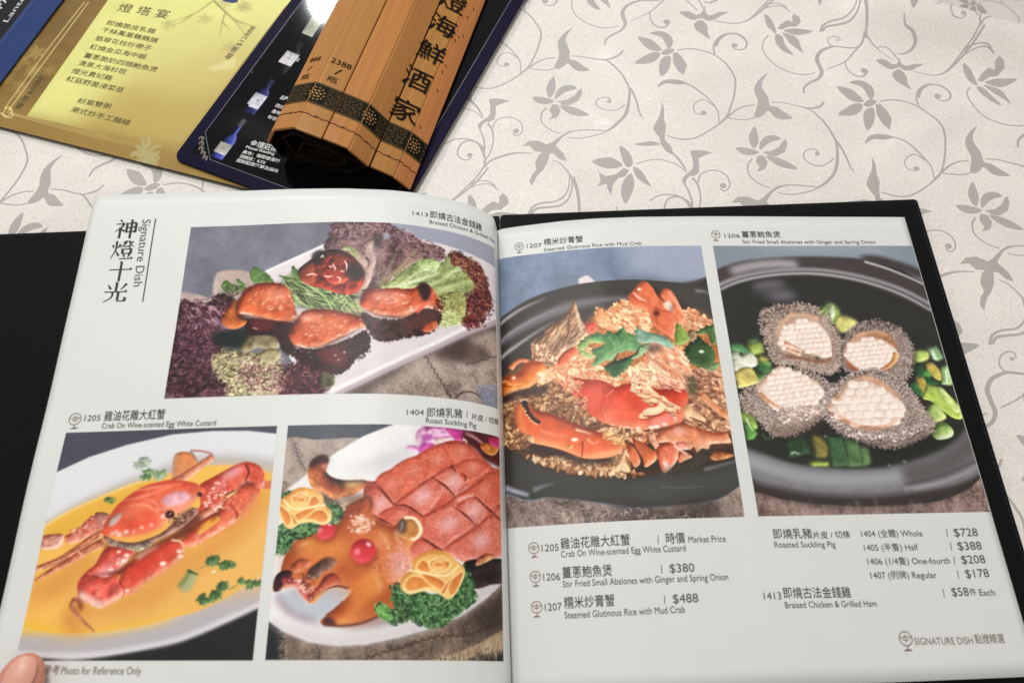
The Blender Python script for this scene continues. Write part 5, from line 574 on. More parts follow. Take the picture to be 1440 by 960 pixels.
def art_gold():
    a = Art(1200, 960, '82652f', 4); X = lambda p: np.stack([(p[:, 0]+260)*4, (240-p[:, 1])*4], 1); rg = a.rng
    a.a *= (1+.10*a.noise(120)+.05*a.noise(24))[..., None]
    a.f(X(np.array([[-260, 0], [40, 0], [40, 60], [-60, 40], [-260, 14]], float)), 'a98a46', 50, .8, 0)
    def flower(p, r, c, al):
        for k in range(6):
            t = k*1.047+rg.uniform(0, .3); glow(a, (p[0]+r*.5*math.cos(t), p[1]+r*.5*math.sin(t)), r*.48, r*.22, c, al, t, 1.6)
    for p, r in ((X(N("-206.2 56.3")), 60), (X(N("-207.8 74.1")), 46), (X(N("-190.2 54.7")), 40), (X(N("-200.9 34.7")), 46)):
        for k in range(3): flower(p[0]+rg.normal(0, r*.5, 2), r*.6, 'b49656', .5)
        a.l(p+np.array([[0, 0], [-r, -r*.4], [-r*1.6, -r*1.4]]), 3, 'a88a4c', 2, soft=1.2, a=.7)
    # lemon panel; fade to gold at the lower right, partly reflected light painted in
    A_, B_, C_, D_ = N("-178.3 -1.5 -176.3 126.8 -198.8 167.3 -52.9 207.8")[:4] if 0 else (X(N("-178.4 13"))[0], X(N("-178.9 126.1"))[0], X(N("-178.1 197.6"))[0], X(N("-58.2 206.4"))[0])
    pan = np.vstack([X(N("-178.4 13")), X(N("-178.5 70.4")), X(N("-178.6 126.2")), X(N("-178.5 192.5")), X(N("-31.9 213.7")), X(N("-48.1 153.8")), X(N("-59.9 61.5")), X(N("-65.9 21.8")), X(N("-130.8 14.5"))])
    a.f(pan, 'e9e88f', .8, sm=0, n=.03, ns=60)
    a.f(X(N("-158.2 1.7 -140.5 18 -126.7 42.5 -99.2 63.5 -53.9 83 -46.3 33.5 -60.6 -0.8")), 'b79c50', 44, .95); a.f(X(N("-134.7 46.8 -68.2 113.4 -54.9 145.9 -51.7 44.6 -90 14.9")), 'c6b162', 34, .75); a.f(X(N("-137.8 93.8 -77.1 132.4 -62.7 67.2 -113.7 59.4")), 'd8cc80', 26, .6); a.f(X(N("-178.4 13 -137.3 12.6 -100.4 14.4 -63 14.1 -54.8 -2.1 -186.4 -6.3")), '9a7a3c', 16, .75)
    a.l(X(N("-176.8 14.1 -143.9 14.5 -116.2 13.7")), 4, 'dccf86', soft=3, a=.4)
    for q in (N("-101.8 147.7 -86.9 138.4 -67.2 129.4"), N("-101.8 147.7 -110.6 130.3 -125.9 117.2"), N("-101.8 147.7 -77.1 132.4 -63.7 121.8"), N("-87.9 138.2 -86.2 129.8 -81.5 115.3"), N("-110.6 130.3 -115 121.8 -120.6 115.8"), N("-77.7 133.7 -59.7 131.5"), N("-86.2 129.8 -77.5 123.6")): a.l(X(q), 5, '8c8450', 1.5, soft=1.2, a=.7)
    for q in (N("-92.8 147.2"), N("-99.6 129"), N("-123.3 116.5"), N("-75.6 147.5"), N("-70.4 108.6"), N("-78.8 148.1")): flower(X(q)[0], 26, 'a59e66', .35)
    a.f(X(N("-76.5 85.4 -69.8 93.4 -62.4 101.1 -60.2 90.7")), 'ebe5a8', 3, .6); a.f(X(N("-97.5 153.4 -86.2 156.6 -83.7 151.2 -87.2 148.8 -94.8 148.9")), '20306a', 1, sm=0)
    # coral-like ornament at the lower edge
    c = X(N("-85.1 7.8")); P = X(N("-84.4 -5.3 -88.1 -0.4 -85.6 2.8 -79.5 3.3 -72.6 4.1 -72.4 -4.2 -77.7 -8.1")); a.f(P, 'b5aa72', 1.2, .85)
    for q in (N("-79.8 0.8 -84.6 7.9 -92.2 18"), N("-83.6 7 -89 9.1 -92.5 11.7"), N("-82.1 6.2 -81.2 12.5 -76.8 16.2"), N("-80.1 4.3 -78.1 8.5 -75.2 11.2"), N("-86.3 11.1 -85.8 16.1 -89.5 20"), N("-84.3 4.3 -91.5 5.9 -91.7 2.2"), N("-76.2 3 -76.6 7.8 -73.1 5.1")): a.l(X(q), 17, 'b8ae78', 8, soft=1.2, a=.9)
    # cream frame lines and corner knot
    L1 = N("-196.9 14.8 -196.7 67.4 -194.7 120.2"), N("-193.2 13.3 -192.5 64.4 -191.6 121.1"); B1 = N("-193.8 12.5 -164.7 12.4 -131.4 11.8 -88.6 12.3"), N("-189.9 11.6 -163.7 10.8 -130.5 10.2 -87.7 10.7")
    for q in L1: a.l(X(q), 3.4, 'dcc88a', soft=.7, sm=0)
    for q in B1: a.l(X(q), 3.0, 'd0bb7c', 1, soft=.8, sm=0, a=.9)
    for q in (N("-195.6 10 -195.7 16.5 -190 13.6 -190.9 8.8 -195.6 10"), N("-196.9 14.8 -193.3 17.1 -188.9 11.9"), N("-197.3 10.8 -192.3 8.4 -188.2 8.9 -187.6 11.6")): a.l(X(q), 4, 'e8d898', soft=.7, sm=0)
    return np.clip(a.a, 0, 1)

def art_navy():
    a = Art(358, 1118, '12141f', 4); a.f(np.array([[272, 0], [358, 0], [358, 1118], [272, 1118]], float), '22407e', .5, sm=0, n=.08)
    for x in (270, 276): a.l(np.array([[x, 0], [x, 1118]], float), 1.6, '5a78b0', sm=0)
    for k in range(26):
        y = 10+k*43; s = 30
        for j in (0, 1):
            x0 = 281+j*38; q = np.array([[x0, y], [x0+s, y], [x0+s, y+s], [x0+8, y+s], [x0+8, y+10], [x0+s-9, y+10], [x0+s-9, y+s-9], [x0+15, y+s-9], [x0+15, y+16]], float); a.l(q, 2.6, '1a2f66', sm=0); a.l(q+[1.6, 1.6], 1.2, '3f5f9c', sm=0)
    return np.clip(a.a, 0, 1)

def art_wine():
    w, h = 568, 976; a = Art(w, h, '0b0b0e', 4); X = lambda p: np.stack([(p[:, 0]-8.5)*4, (253-p[:, 1])*4], 1); a.a *= (1+.06*a.noise(70))[..., None]
    a.f(X(np.array([[14, 40], [60, 30], [150, 34], [150, 48], [70, 46], [20, 52]], float)), '2c2a2a', 26, .8, 0)
    def bottle(foot, tip, wd, glass, hi, label, lab=(.12, .42), neck=.6, cap='3a3a44'):
        f, t = X(foot)[0], X(tip)[0]; d = t-f; n = np.array([-d[1], d[0]])/np.hypot(*d)
        pr = [(0, .92), (.03, 1), (neck-.1, 1), (neck, .8), (neck+.08, .36), (.97, .3), (1, .3)]
        P = np.array([f+d*s+n*wd*q for s, q in pr]+[f+d*s-n*wd*q for s, q in pr[::-1]]); a.b(P, glass, hi, '0c0c12', wd*.5, 3, n=.05, sm=0, L=(-.9, .2), soft=.7)
        P = np.array([f+d*s+n*wd*q for s, q in ((lab[0], .96), (lab[1], .96))]+[f+d*s-n*wd*q for s, q in ((lab[1], .96), (lab[0], .96))]); a.b(P, label, 'e8e8ec', '9a9aa4', 6, 1.5, n=.12, ns=6, sm=0); m = f+d*(lab[0]+lab[1])/2; glow(a, m, 5, 4, '80808c', .6, soft=1.4)
        P = np.array([f+d*s+n*wd*.36 for s in (.82, 1)]+[f+d*s-n*wd*.36 for s in (1, .82)]); a.f(P, cap, .6, sm=0)
    bottle(N("26.7 11.4"), N("27.6 46.4"), 19, '3a459c', '6c78c8', 'a8a898', (.12, .38), .55, '55555c')
    bottle(N("26.2 52.4"), N("27.5 84.1"), 20, '2c2c60', '50508c', 'd4d8e4', (.2, .55), .66, '30304c'); a.f(X(N("23.2 59.2 31.1 59.1 31.2 57.1 23.7 57.4")), 'dcdce4', .6, sm=0)
    bottle(N("27 90.9"), N("28.7 121.7"), 22, '101014', '3a3a3c', 'd8d8dc', (.28, .66), .72, '26262a')
    P = X(N("23.9 130 33.1 129.3 31.8 155.8 22.3 158")); a.b(P, 'a9ad98', 'd4d8c4', '6c7064', 6, 2, sm=0, n=.05); spots(a, X(N("28.3 145.2")), 5, '7c8070', 1.5, .7)
    for x, y in ((360, 100), (300, 130)): spots(a, X(N("10.4 84.4")), 1.6, '9a9aa0', .6)
    return np.clip(a.a, 0, 1)

def art_band():
    a = Art(944, 131, '0a0b06', 4); rg = a.rng
    a.a *= 1; tan = '9c7a44'
    for y in (3, 127): a.l(np.array([[0, y], [944, y]], float), 3, tan, sm=0)
    for y in (9, 121): a.l(np.array([[0, y], [944, y]], float), 1.6, tan, sm=0)
    for cx in (78, 350, 630, 900, 210, 490, 770):
        flower = cx in (78, 350, 630, 900) and cx != 0
        if cx in (210, 490, 770): continue
        for ring_, n, rr, s in ((0, 1, 0, 7), (1, 6, 19, 6.5), (2, 12, 37, 5)):
            for k in range(n):
                t = k*2*math.pi/n+.2*ring_; P = np.array([[cx+rr*math.cos(t)+s*math.cos(u+t)*1.1, 65+rr*math.sin(t)+s*math.sin(u+t)*.8] for u in np.linspace(0, 6.28, 9)[:-1]]); a.f(P, 'a37c44', .6)
    for x in range(0, 944, 14):
        for y in range(20, 116, 13):
            if min(abs(x-c) for c in (78, 350, 630, 900)) < 54: continue
            t = rg.uniform(0, 6.3); a.l(np.array([[x+6*math.cos(t+u), y+5*math.sin(t+u)] for u in (0, 1, 2, 3.3)]), 2., '8f6c38', 1.3)
    return np.clip(a.a, 0, 1)

# ---------------------------------------------------------------- helpers
MM = .001
def link(o, parent=None, loc=None):
    COL.objects.link(o)
    if parent is not None: o.parent = parent
    if loc is not None: o.location = loc
    return o
def thing(name, label, cat, group=None):
    o = link(bpy.data.objects.new(name, None)); o['label'] = label; o['category'] = cat
    if group: o['group'] = group
    return o
def mesh(name, V, F, mat, parent=None, uv=None, smooth=True, label=None):
    me = bpy.data.meshes.new(name); me.from_pydata([tuple(map(float, v)) for v in V], [], [tuple(map(int, f)) for f in F])
    if uv is not None:
        l = me.uv_layers.new(name='UVMap'); idx = np.empty(len(me.loops), np.int32); me.loops.foreach_get('vertex_index', idx)
        l.data.foreach_set('uv', np.asarray(uv, np.float32)[idx].ravel())
    if smooth: me.polygons.foreach_set('use_smooth', [True]*len(me.polygons))
    me.materials.append(mat); o = link(bpy.data.objects.new(name, me), parent)
    if label: o['label'] = label
    return o
def grid(fn, us, vs):
    V = []; UV = []
    for v in vs:
        for u in us: V.append(fn(u, v)); UV.append(((u-us[0])/(us[-1]-us[0]), (v-vs[0])/(vs[-1]-vs[0])))
    n = len(us); F = [(j*n+i, j*n+i+1, (j+1)*n+i+1, (j+1)*n+i) for j in range(len(vs)-1) for i in range(n-1)]
    if fn(us[-1], vs[0])[0] < fn(us[0], vs[0])[0]: F = [f[::-1] for f in F]
    return V, F, UV
def solid(o, t, off=-1., bev=0):
    m = o.modifiers.new('thickness', 'SOLIDIFY'); m.thickness = t; m.offset = off
    if bev:
        b = o.modifiers.new('bevel', 'BEVEL'); b.width = bev; b.segments = 2; b.limit_method = 'ANGLE'
    return o
# ---- materials
def newmat(name):
    m = bpy.data.materials.new(name); m.use_nodes = True; return m, m.node_tree.nodes, m.node_tree.links, m.node_tree.nodes['Principled BSDF']
def lin(c):
    c = hexc(c); return tuple(float(x) for x in np.where(c <= .04045, c/12.92, ((c+.055)/1.055)**2.4))+(1,)
def flat(name, c, rough=.5, spec=.5, noise=0, nscale=200, bump=0, bscale=800, metal=0, stretch=None, coat=0, c2=None):
    m, n, l, b = newmat(name); b.inputs['Base Color'].default_value = lin(c); b.inputs['Roughness'].default_value = rough
    b.inputs['Specular IOR Level'].default_value = spec; b.inputs['Metallic'].default_value = metal; b.inputs['Coat Weight'].default_value = coat
    if noise or bump: tc = n.new('ShaderNodeTexCoord')
    if noise:
        mp = n.new('ShaderNodeMapping'); l.new(tc.outputs['Object'], mp.inputs[0])
        if stretch: mp.inputs['Scale'].default_value = stretch
        t = n.new('ShaderNodeTexNoise'); t.inputs['Scale'].default_value = nscale; t.inputs['Detail'].default_value = 5; l.new(mp.outputs[0], t.inputs[0])
        r = n.new('ShaderNodeMixRGB'); a = np.array(lin(c)); c2v = lin(c2) if c2 else tuple(a*[1-noise]*3+[0]) if False else (lin(c2) if c2 else tuple(float(x) for x in (*(a[:3]*(1-noise)), 1)))
        r.inputs[1].default_value = tuple(map(float, a)); r.inputs[2].default_value = c2v
        cr = n.new('ShaderNodeValToRGB'); cr.color_ramp.elements[0].position = .35; cr.color_ramp.elements[1].position = .65
        l.new(t.outputs[0], cr.inputs[0]); l.new(cr.outputs[0], r.inputs[0]); l.new(r.outputs[0], b.inputs['Base Color'])
    if bump:
        t = n.new('ShaderNodeTexNoise'); t.inputs['Scale'].default_value = bscale; t.inputs['Detail'].default_value = 3; l.new(tc.outputs['Object'], t.inputs[0])
        u = n.new('ShaderNodeBump'); u.inputs['Strength'].default_value = bump; u.inputs['Distance'].default_value = .0003
        l.new(t.outputs[0], u.inputs['Height']); l.new(u.outputs[0], b.inputs['Normal'])
    return m
def toimg(name, a, data=False):
    h, w = a.shape[:2]; im = bpy.data.images.new(name, w, h, is_data=data)
    px = np.ones((h, w, 4), np.float32); px[..., :3] = a if a.ndim == 3 else a[..., None]
    im.pixels.foreach_set(np.clip(px[::-1], 0, 1).ravel()); im.update(); im.pack(); return im
def printed(name, a, rough=.42, gain=1.0, spec=.5, metal=0, grain=.04, coat=0):
    m, n, l, b = newmat(name); t = n.new('ShaderNodeTexImage'); t.image = toimg(name, a); t.interpolation = 'Cubic'; t.extension = 'EXTEND'
    g = n.new('ShaderNodeMixRGB'); g.blend_type = 'MULTIPLY'; g.inputs[0].default_value = 1
    tc = n.new('ShaderNodeTexCoord'); no = n.new('ShaderNodeTexNoise'); no.inputs['Scale'].default_value = 1500; l.new(tc.outputs['Object'], no.inputs[0])
    mr = n.new('ShaderNodeMapRange'); mr.inputs['To Min'].default_value = gain*(1-grain); mr.inputs['To Max'].default_value = gain*(1+grain); l.new(no.outputs[0], mr.inputs[0])
    l.new(t.outputs[0], g.inputs[1]); l.new(mr.outputs[0], g.inputs[2]); l.new(g.outputs[0], b.inputs['Base Color'])
    b.inputs['Roughness'].default_value = rough; b.inputs['Specular IOR Level'].default_value = spec; b.inputs['Metallic'].default_value = metal; b.inputs['Coat Weight'].default_value = coat
    return m
M_paper = flat('coated_paper', 'd6d8d6', .4, .35, noise=.012, nscale=60, bump=.05, bscale=2500)
M_black = flat('black_leatherette', '060707', .6, .13, noise=.5, nscale=700, bump=.9, bscale=1100)
M_stitch = flat('navy_thread', '1c2233', .7, .3)
M_ink = flat('dark_ink', '2e2c2b', .5, .3); M_ink2 = flat('grey_ink', '55524f', .5, .3); M_brown = flat('brown_ink', '86766a', .5, .3)
M_white = flat('white_ink', 'd0d0cf', .5); M_goldink = flat('cream_ink', 'cdbb86', .5); M_olive = flat('olive_ink', '4a4420', .5)
# ---------------------------------------------------------------- tablecloth
LI = np.linalg.inv(np.array([[132.40, 85.63], [-51.02, 199.36]])); CW, CH = 141.89, 216.98   # repeat of the weave, mm
def cloth_pattern():
    R = 5; w, h = int(CW*R), int(CH*R); a = Art(w, h, '000000', 3)
    def poly(p):
        p = np.stack([p[:, 0]*w/CW, -p[:, 1]*h/CH], 1); c = p.mean(0); s = np.floor(c/[w, h])*[w, h]; p = p-s
        for dx in (-w, 0, w):
            for dy in (-h, 0, h): a.f(p+[dx, dy], 'ffffff', .8, sm=0)
    def leaf(p): poly(spline(p, True, 4))
    def leafs(p): poly(p)
    def vine(p, w0=1.0, w1=None, wm=None):
        w0, w1, wm = w0*1.2, (w1 or w0)*1.2, wm and wm*1.2; c = spline(p, False, 8); poly(ribbon(c, w0, w1, wm))
    def blob(p, r=1.9): poly(np.array([[p[0, 0]+r*math.cos(t), p[0, 1]+r*math.sin(t)] for t in np.linspace(0, 6.28, 12)[:-1]]))
    vine(N("-5.3 345.5 3.8 350.3 14.8 351.3 23.5 348.7 32.4 341.8 39.1 334.4 41.6 325.6 42.8 313.5 42.4 300 38.7 290.7 32.3 280.6 25.1 273.6 16.7 271.3 9 271.3"), 1.0, .9, 1.3)
    vine(N("39.2 291.9 42.7 299.1 46.9 306.6 51.8 311.4 57.9 314.4"), 1.5, .9); vine(N("43.5 299 50.1 300 55.8 301.5 60.9 305.2"), .9)
    leaf(N("59.5 345.9 56.2 340.7 54.1 334.5 54 328.7 56.1 323.2 58.6 318.8 59.4 312.9 59.6 305.8 62.5 304.8 65.6 308 67.4 311.9 72.2 308.6 77 307.6 84.2 310.4 77.9 313.6 72 316.3 67.3 316.6 64.9 323 61.5 328.1 58.7 332.4 58 337.9"))
    vine(N("67.5 319.3 75.4 321.3 84.5 321.3 92.1 321.2 100.5 316.5 107.7 310.9 113 304.8"), .9, 1.3); vine(N("112.4 306.2 116 299.9 118.4 291 119.7 281.9 119.1 274.2 115.9 266.6 112 261.5"), 1.2, 1.3, 2.1)
    vine(N("112.6 262.1 103.7 260 95.6 257.8 90.4 255.2 86.3 251 84.3 246.1 83 240.7"), .8, 1.3); vine(N("89.9 320.7 96 323.7 99.8 327.5 101 332.6"), 1.0, 1.2, 1.7)
    vine(N("112.1 261 107.3 256.8 99.7 252.2 93 250 88.8 249.8"), .9, .7)
    vine(N("116.7 287.6 114.7 283.1 109.9 278.2 104.3 277.6 99.1 280.3 97.6 285 99.7 288.9 103.8 290.3 106.9 288.1"), .9); blob(N("105.8 287.1"), 1.6)
    vine(N("116 301.8 120.9 295.7 125.1 289.4 128.3 283.9 131.3 281.1"), 1.4, .9)
    leafs(N("-2.2 297.4 -0.8 290.6 -0.3 284.7 -1.3 278.3 -1.3 274.2 1.7 270.3 5.3 267.5 6.9 263.1 12.1 258.1 17.8 256.7 21.6 254.1 27.5 248.9 30.7 246.7 27.9 250.3 22.7 255.5 16.8 259.1 13.4 264.3 9.1 266.8 7.3 273.1 6.5 278.9 3.5 283.9 1.3 291.3"))
    leaf(N("-9.4 257.4 -4.4 260.1 0.9 262.7 7.4 262.3 1.9 259.3 -3.7 257.6"))
    leafs(N("27 264.1 30.3 265.9 36 267.1 41.9 267.2 37 263.2 33.8 259.6 36.3 253.7 37.3 248.4 35.2 245.4 32.5 244.5 31.2 241.1 31.8 236.3 30.2 237.4 28.1 240.6 29.4 244.8 32 248.9 32.5 252.5 30.1 258.3"))
    vine(N("31.2 237.4 35.5 232 39 226.2 41.1 219.3"), 1.0, 1.4); vine(N("34.1 243.9 38.4 240.3 41.7 235 44 228.4 44.8 219.6 43.7 212.1"), 1.5, .9, 1.0)
    vine(N("38.9 241.1 38.5 246.9 41.7 251.4 47.7 253.8 54 252.2 57.8 247.8 58.5 243.4 56.4 240.3 53.2 241.1"), .9); blob(N("54.6 243.8"), 2.2)
    vine(N("-100.5 219.1 -96.9 211.6 -97.8 200.8 -100.6 192.4 -104.9 180.4 -109.1 172"), 1.3, .8, 1.1); vine(N("-96 208.7 -94.7 214.3 -91 218.8 -83.9 224.7 -77.3 227.9 -70.1 229.8"), 1.0, .6, 1.7)
    vine(N("-99.7 217.5 -104.6 224.6 -112.2 226.6 -117.3 223.3 -118 216.2 -115 211.3 -109.7 210.6 -107 213.6"), 1.4, .9); blob(N("-109 215.1"), 2.1)
    vine(N("-101.4 219.8 -108 226 -114.9 227.2 -123.3 224.2 -128.6 217.9"), 1.0); vine(N("-100.2 192.2 -97.5 196.1 -92.3 198.6 -87 198.9 -83.4 196.4"), .8, 1.0)
    leaf(N("44.2 402.2 49.5 399.7 53.6 393.7 56.6 385 52.2 386.8 48.1 391.9")); leafs(N("56.2 390 57.5 396.6 60.9 402.6 65.4 402.2 63.4 407.4 64.8 410.7 68.9 408.5 71.1 404.1 68.4 398.1 63.3 395.8 59.7 390.4"))
    leaf(N("61 390.2 66.6 395.3 72.6 397.2 81 398.4 76.8 392.7 71.4 388.1 65.7 388.3")); leaf(N("60.4 387.2 66.8 387.1 72.5 384.4 75.2 379.3 79 372.7 73.3 375.7 67.2 379.5")); leaf(N("56.6 384.4 61.3 383.2 65.6 376.1 72.8 368.5 66 369.3 59.9 374.2 56.7 379.8"))
    vine(N("51.8 381.6 49.8 374.2 51.5 365.8 56.7 358.7 64.9 353.8 76.2 351.7 85.2 353.4 90.3 356.9"), .9)
    vine(N("86.7 335.5 86 340.9 88.9 346.8 93.2 351.8 94.5 358.7 91.2 365.4 88.7 371.1 90 378.6 95.2 383.9 99 385.9 106.2 387.4 110.8 389.6"), 1.2, .9, 2.6)
    vine(N("97.3 385.1 93.1 388.6 93 394.9 96.5 398.8 99.8 398.7 101.2 395.4"), .9); blob(N("99 394.6"), 1.3)
    vine(N("98.4 385.9 106 387.1 111.7 389.9 115.8 397.3 116.2 407.6 115.4 414.2 110.4 426.5 103.6 437.3"), .9, 1.0, 1.5); vine(N("96.9 362.5 107.1 373.3 111.9 384.8 116.3 398.6"), .8, 1.2)
    vine(N("107.6 375.2 110.5 367.5 116.7 362.9 121.9 364.2 124 369.9"), .8, 1.5); blob(N("122 370"), 2.7)
    vine(N("116.2 408.1 125.5 399.4 132.7 394 139.6 389.2"), 1.2, .9); vine(N("127.2 398.6 132.3 401 138.1 398.7 143.3 392"), .8, 1.1)
    leaf(N("127.8 382.9 134 386 139.7 384.2 142.9 387.9 143.6 395.4 145.8 388.9 149.9 387.6 154.4 392.4 160.9 394.8 156.5 388.7 153.1 383.3 148.6 381.3 146.2 382 143.9 382.1 139.2 378.2 132.8 379.7")); leaf(N("144.8 380.9 150.5 375.9 152.2 370.1 155.5 364.2 149.5 366.4 143.7 369.4 140.8 374.8"))
    vine(N("154.4 383 163.3 383.9 171.9 387.2 178.3 394.9 184.3 406.8 187.7 415.6 190.2 426.5"), 1.0, 1.4); vine(N("185.6 408.3 191.1 412.8 197 414.3 203.1 411.5"), .8, 1.0)
    vine(N("136.7 424.1 140.3 417.9 146.2 415.3 150.8 410.1 150.4 404.3 145.7 399.4 141.4 398.9"), .8, .8, 2.2)
    vine(N("87.5 400.8 89.3 406 95.4 409.2 102.6 413 105.9 419.2 105.6 427.3 103 435.9"), 1.6, .9, 1.4)
    leaf(N("62.2 297.6 65.2 292.6 67.5 285.5 66.6 278.6 63.5 280.3 60.7 286.2 60.6 292.7")); leaf(N("69.6 278.4 68.5 284.9 70.7 290.9 76.4 294 81.1 292.1 76.9 288.7 73.4 284.6 71.2 279.9")); leafs(N("71.6 277.1 77.4 280.1 81.3 285.3 82.4 290.5 83.9 293.4 86 288.8 85.8 281.9 81.2 276.2 76.3 275.3"))
    leaf(N("54.5 275.1 61.7 277.5 70.1 276.6 66 272.2 59.5 271.2")); leaf(N("74.6 274.1 81.3 275.6 89 274.4 96.8 270.8 88.8 268.6 81.2 269.9")); leafs(N("69.6 273.6 73.6 274.3 77.2 269.5 76.8 263.6 71.9 259.7 73 264.2 69.4 267.8"))
    vine(N("66.9 269.4 65.7 263.7 67.9 256.9 73.5 253.1 78.9 251.6 83.8 251.3"), 1.3, .8, .9)
    leafs(N("-79.1 232.8 -76.5 238.6 -70.4 241 -63.7 239.8 -61 243.2 -58.8 247.9 -58.4 241.1 -55.6 239.1 -50.6 235.9 -46.9 230.6 -51.9 230.7 -56.9 233.8 -59.5 233.3 -58.2 225.6 -59.1 218.7 -61 213.3 -61.5 204.3 -64.2 207.5 -64.7 213 -63.3 217.8 -66.1 223 -66.2 229.7 -64.6 232.8 -69.3 231.6 -74.3 234.8"))
    vine(N("-59.6 242.7 -57 249.5 -52.7 255.3"), 1.3, .9); vine(N("-56.1 228.7 -50 227.5 -42.8 222.3 -36.7 215.9 -31 206.7 -26 194.7 -23.9 187.4"), .6, 1.2, 1.3); vine(N("-41.4 220.9 -38.7 211.5 -39.3 203.9 -43.3 198 -50.9 194.1 -55.2 189.4 -55.7 182.9"), .8, 1.6, 1.2)
    leaf(N("-18.1 252.8 -11.8 251 -6.8 245.9 -5.3 240.7 -7.9 238.4 -12.1 242.2")); leaf(N("-31.2 235.7 -25.9 240.2 -19 242.3 -11 238.7 -17.8 233.9 -25.2 233.4")); leafs(N("-21.7 218.2 -21 223 -24.3 229.1 -18.8 227.6 -13.2 231.3 -9.8 237.2 -6 236.6 -6.5 231.7 -10.7 228.4 -12.5 223.1 -10.6 214.1 -14.4 217.8 -16.6 221.8"))
    leaf(N("-3.7 234.6 0.2 228.4 1.2 221.3 0 211 -4.4 215.7 -7.1 224 -6.3 230.9")); leaf(N("-4.2 240.1 1.8 238.7 7.1 233.5 11.3 229.1 4.3 230.7 -1.4 234.4"))
    vine(N("-3.2 242.7 3.5 248 10.1 251 16.1 251.1 22.3 250.5 29.4 246.7"), .8, .8)
    leaf(N("-28.2 355 -21.6 359.5 -13.7 357.6 -9.8 350.9 -10.9 345 -14 347.3 -19 353.5")); leaf(N("-35.1 348.6 -30.2 349.8 -24.3 349.1 -15.3 342 -22.2 339.4 -28.8 342.4")); leaf(N("-15.9 338.9 -20.3 338.5 -25.2 333.1 -29.9 323.4 -20 326.9 -15.4 334"))
    leaf(N("-13.4 334.2 -8.7 338.6 -6.3 333.3 -5.8 324.8 -8.8 317.3 -12.6 324.6")); leafs(N("-7.5 341.7 -4.8 343.7 0.3 339.9 5.2 333.8 5.5 323.3 0.1 326.7 -5.1 333.7")); leaf(N("-15.3 339.1 -12.3 344.5 -7.4 345.3 -8.2 341.4 -12 338"))
    vine(N("20.5 351 17.9 357.9 18.8 366.6 25 373.9 32.8 374.9 38.7 370.5 39.1 363.9 34.8 360.7 30.4 362.1"), 1.0, .9, 1.5); blob(N("31.4 364.5"), 2.4); leaf(N("18 360.2 18.5 367.8 22.6 373.7 27.8 375.5 23.9 371.9 20.7 365.6 20.1 358.7"))
    vine(N("-7.9 306.6 -6.7 311.6 -2 314.6 6.7 317.3 14.8 316.3 23.7 312.3 31.5 306.6 36.3 301 38.8 293.4"), .8, .8, 1.2); leaf(N("-8.1 306.3 -7.3 312.2 -2.5 316.4 4.8 318.4 9.1 317.3 3.1 313.4 -3.5 311.6"))
    vine(N("31.7 305.7 24.8 308.3 20.3 304.9 19.2 299.4 22.2 295.3 26.8 295.4"), .8); blob(N("27.1 297.5"), 2.0)
    p = a.a[..., 0]; P = np.pad(p, 12, 'wrap'); rim = np.clip(blur(P, 2.2)*1.6-P*2.2, 0, 1)[12:-12, 12:-12]; return np.stack([p, rim, p], -1)
CREASES = [(70, 268, -.55, 2.2, 60, 6), (150, 300, .3, 1.3, 70, 9), (-250, 222, .4, 1.6, 50, 7), (210, 260, -.35, 1.6, 80, 10), (300, 250, .5, 1.5, 60, 8), (250, 318, -.4, 2.0, 70, 7), (330, 120, 1.2, 1.6, 70, 8), (110, 350, .8, 1.2, 50, 8), (310, 20, 1.3, 1.2, 60, 7)]
WD = np.arange(-200, 500, 1.); WZ = np.interp(WD, [-200, -72, -42, -32, -5, 1, 9, 300, 500], [0, 0, -4, -4, 13, 13.5, 7, -240, -240])
for _ in range(2): WZ = np.convolve(np.pad(WZ, 5, 'edge'), np.ones(11)/11, 'valid')
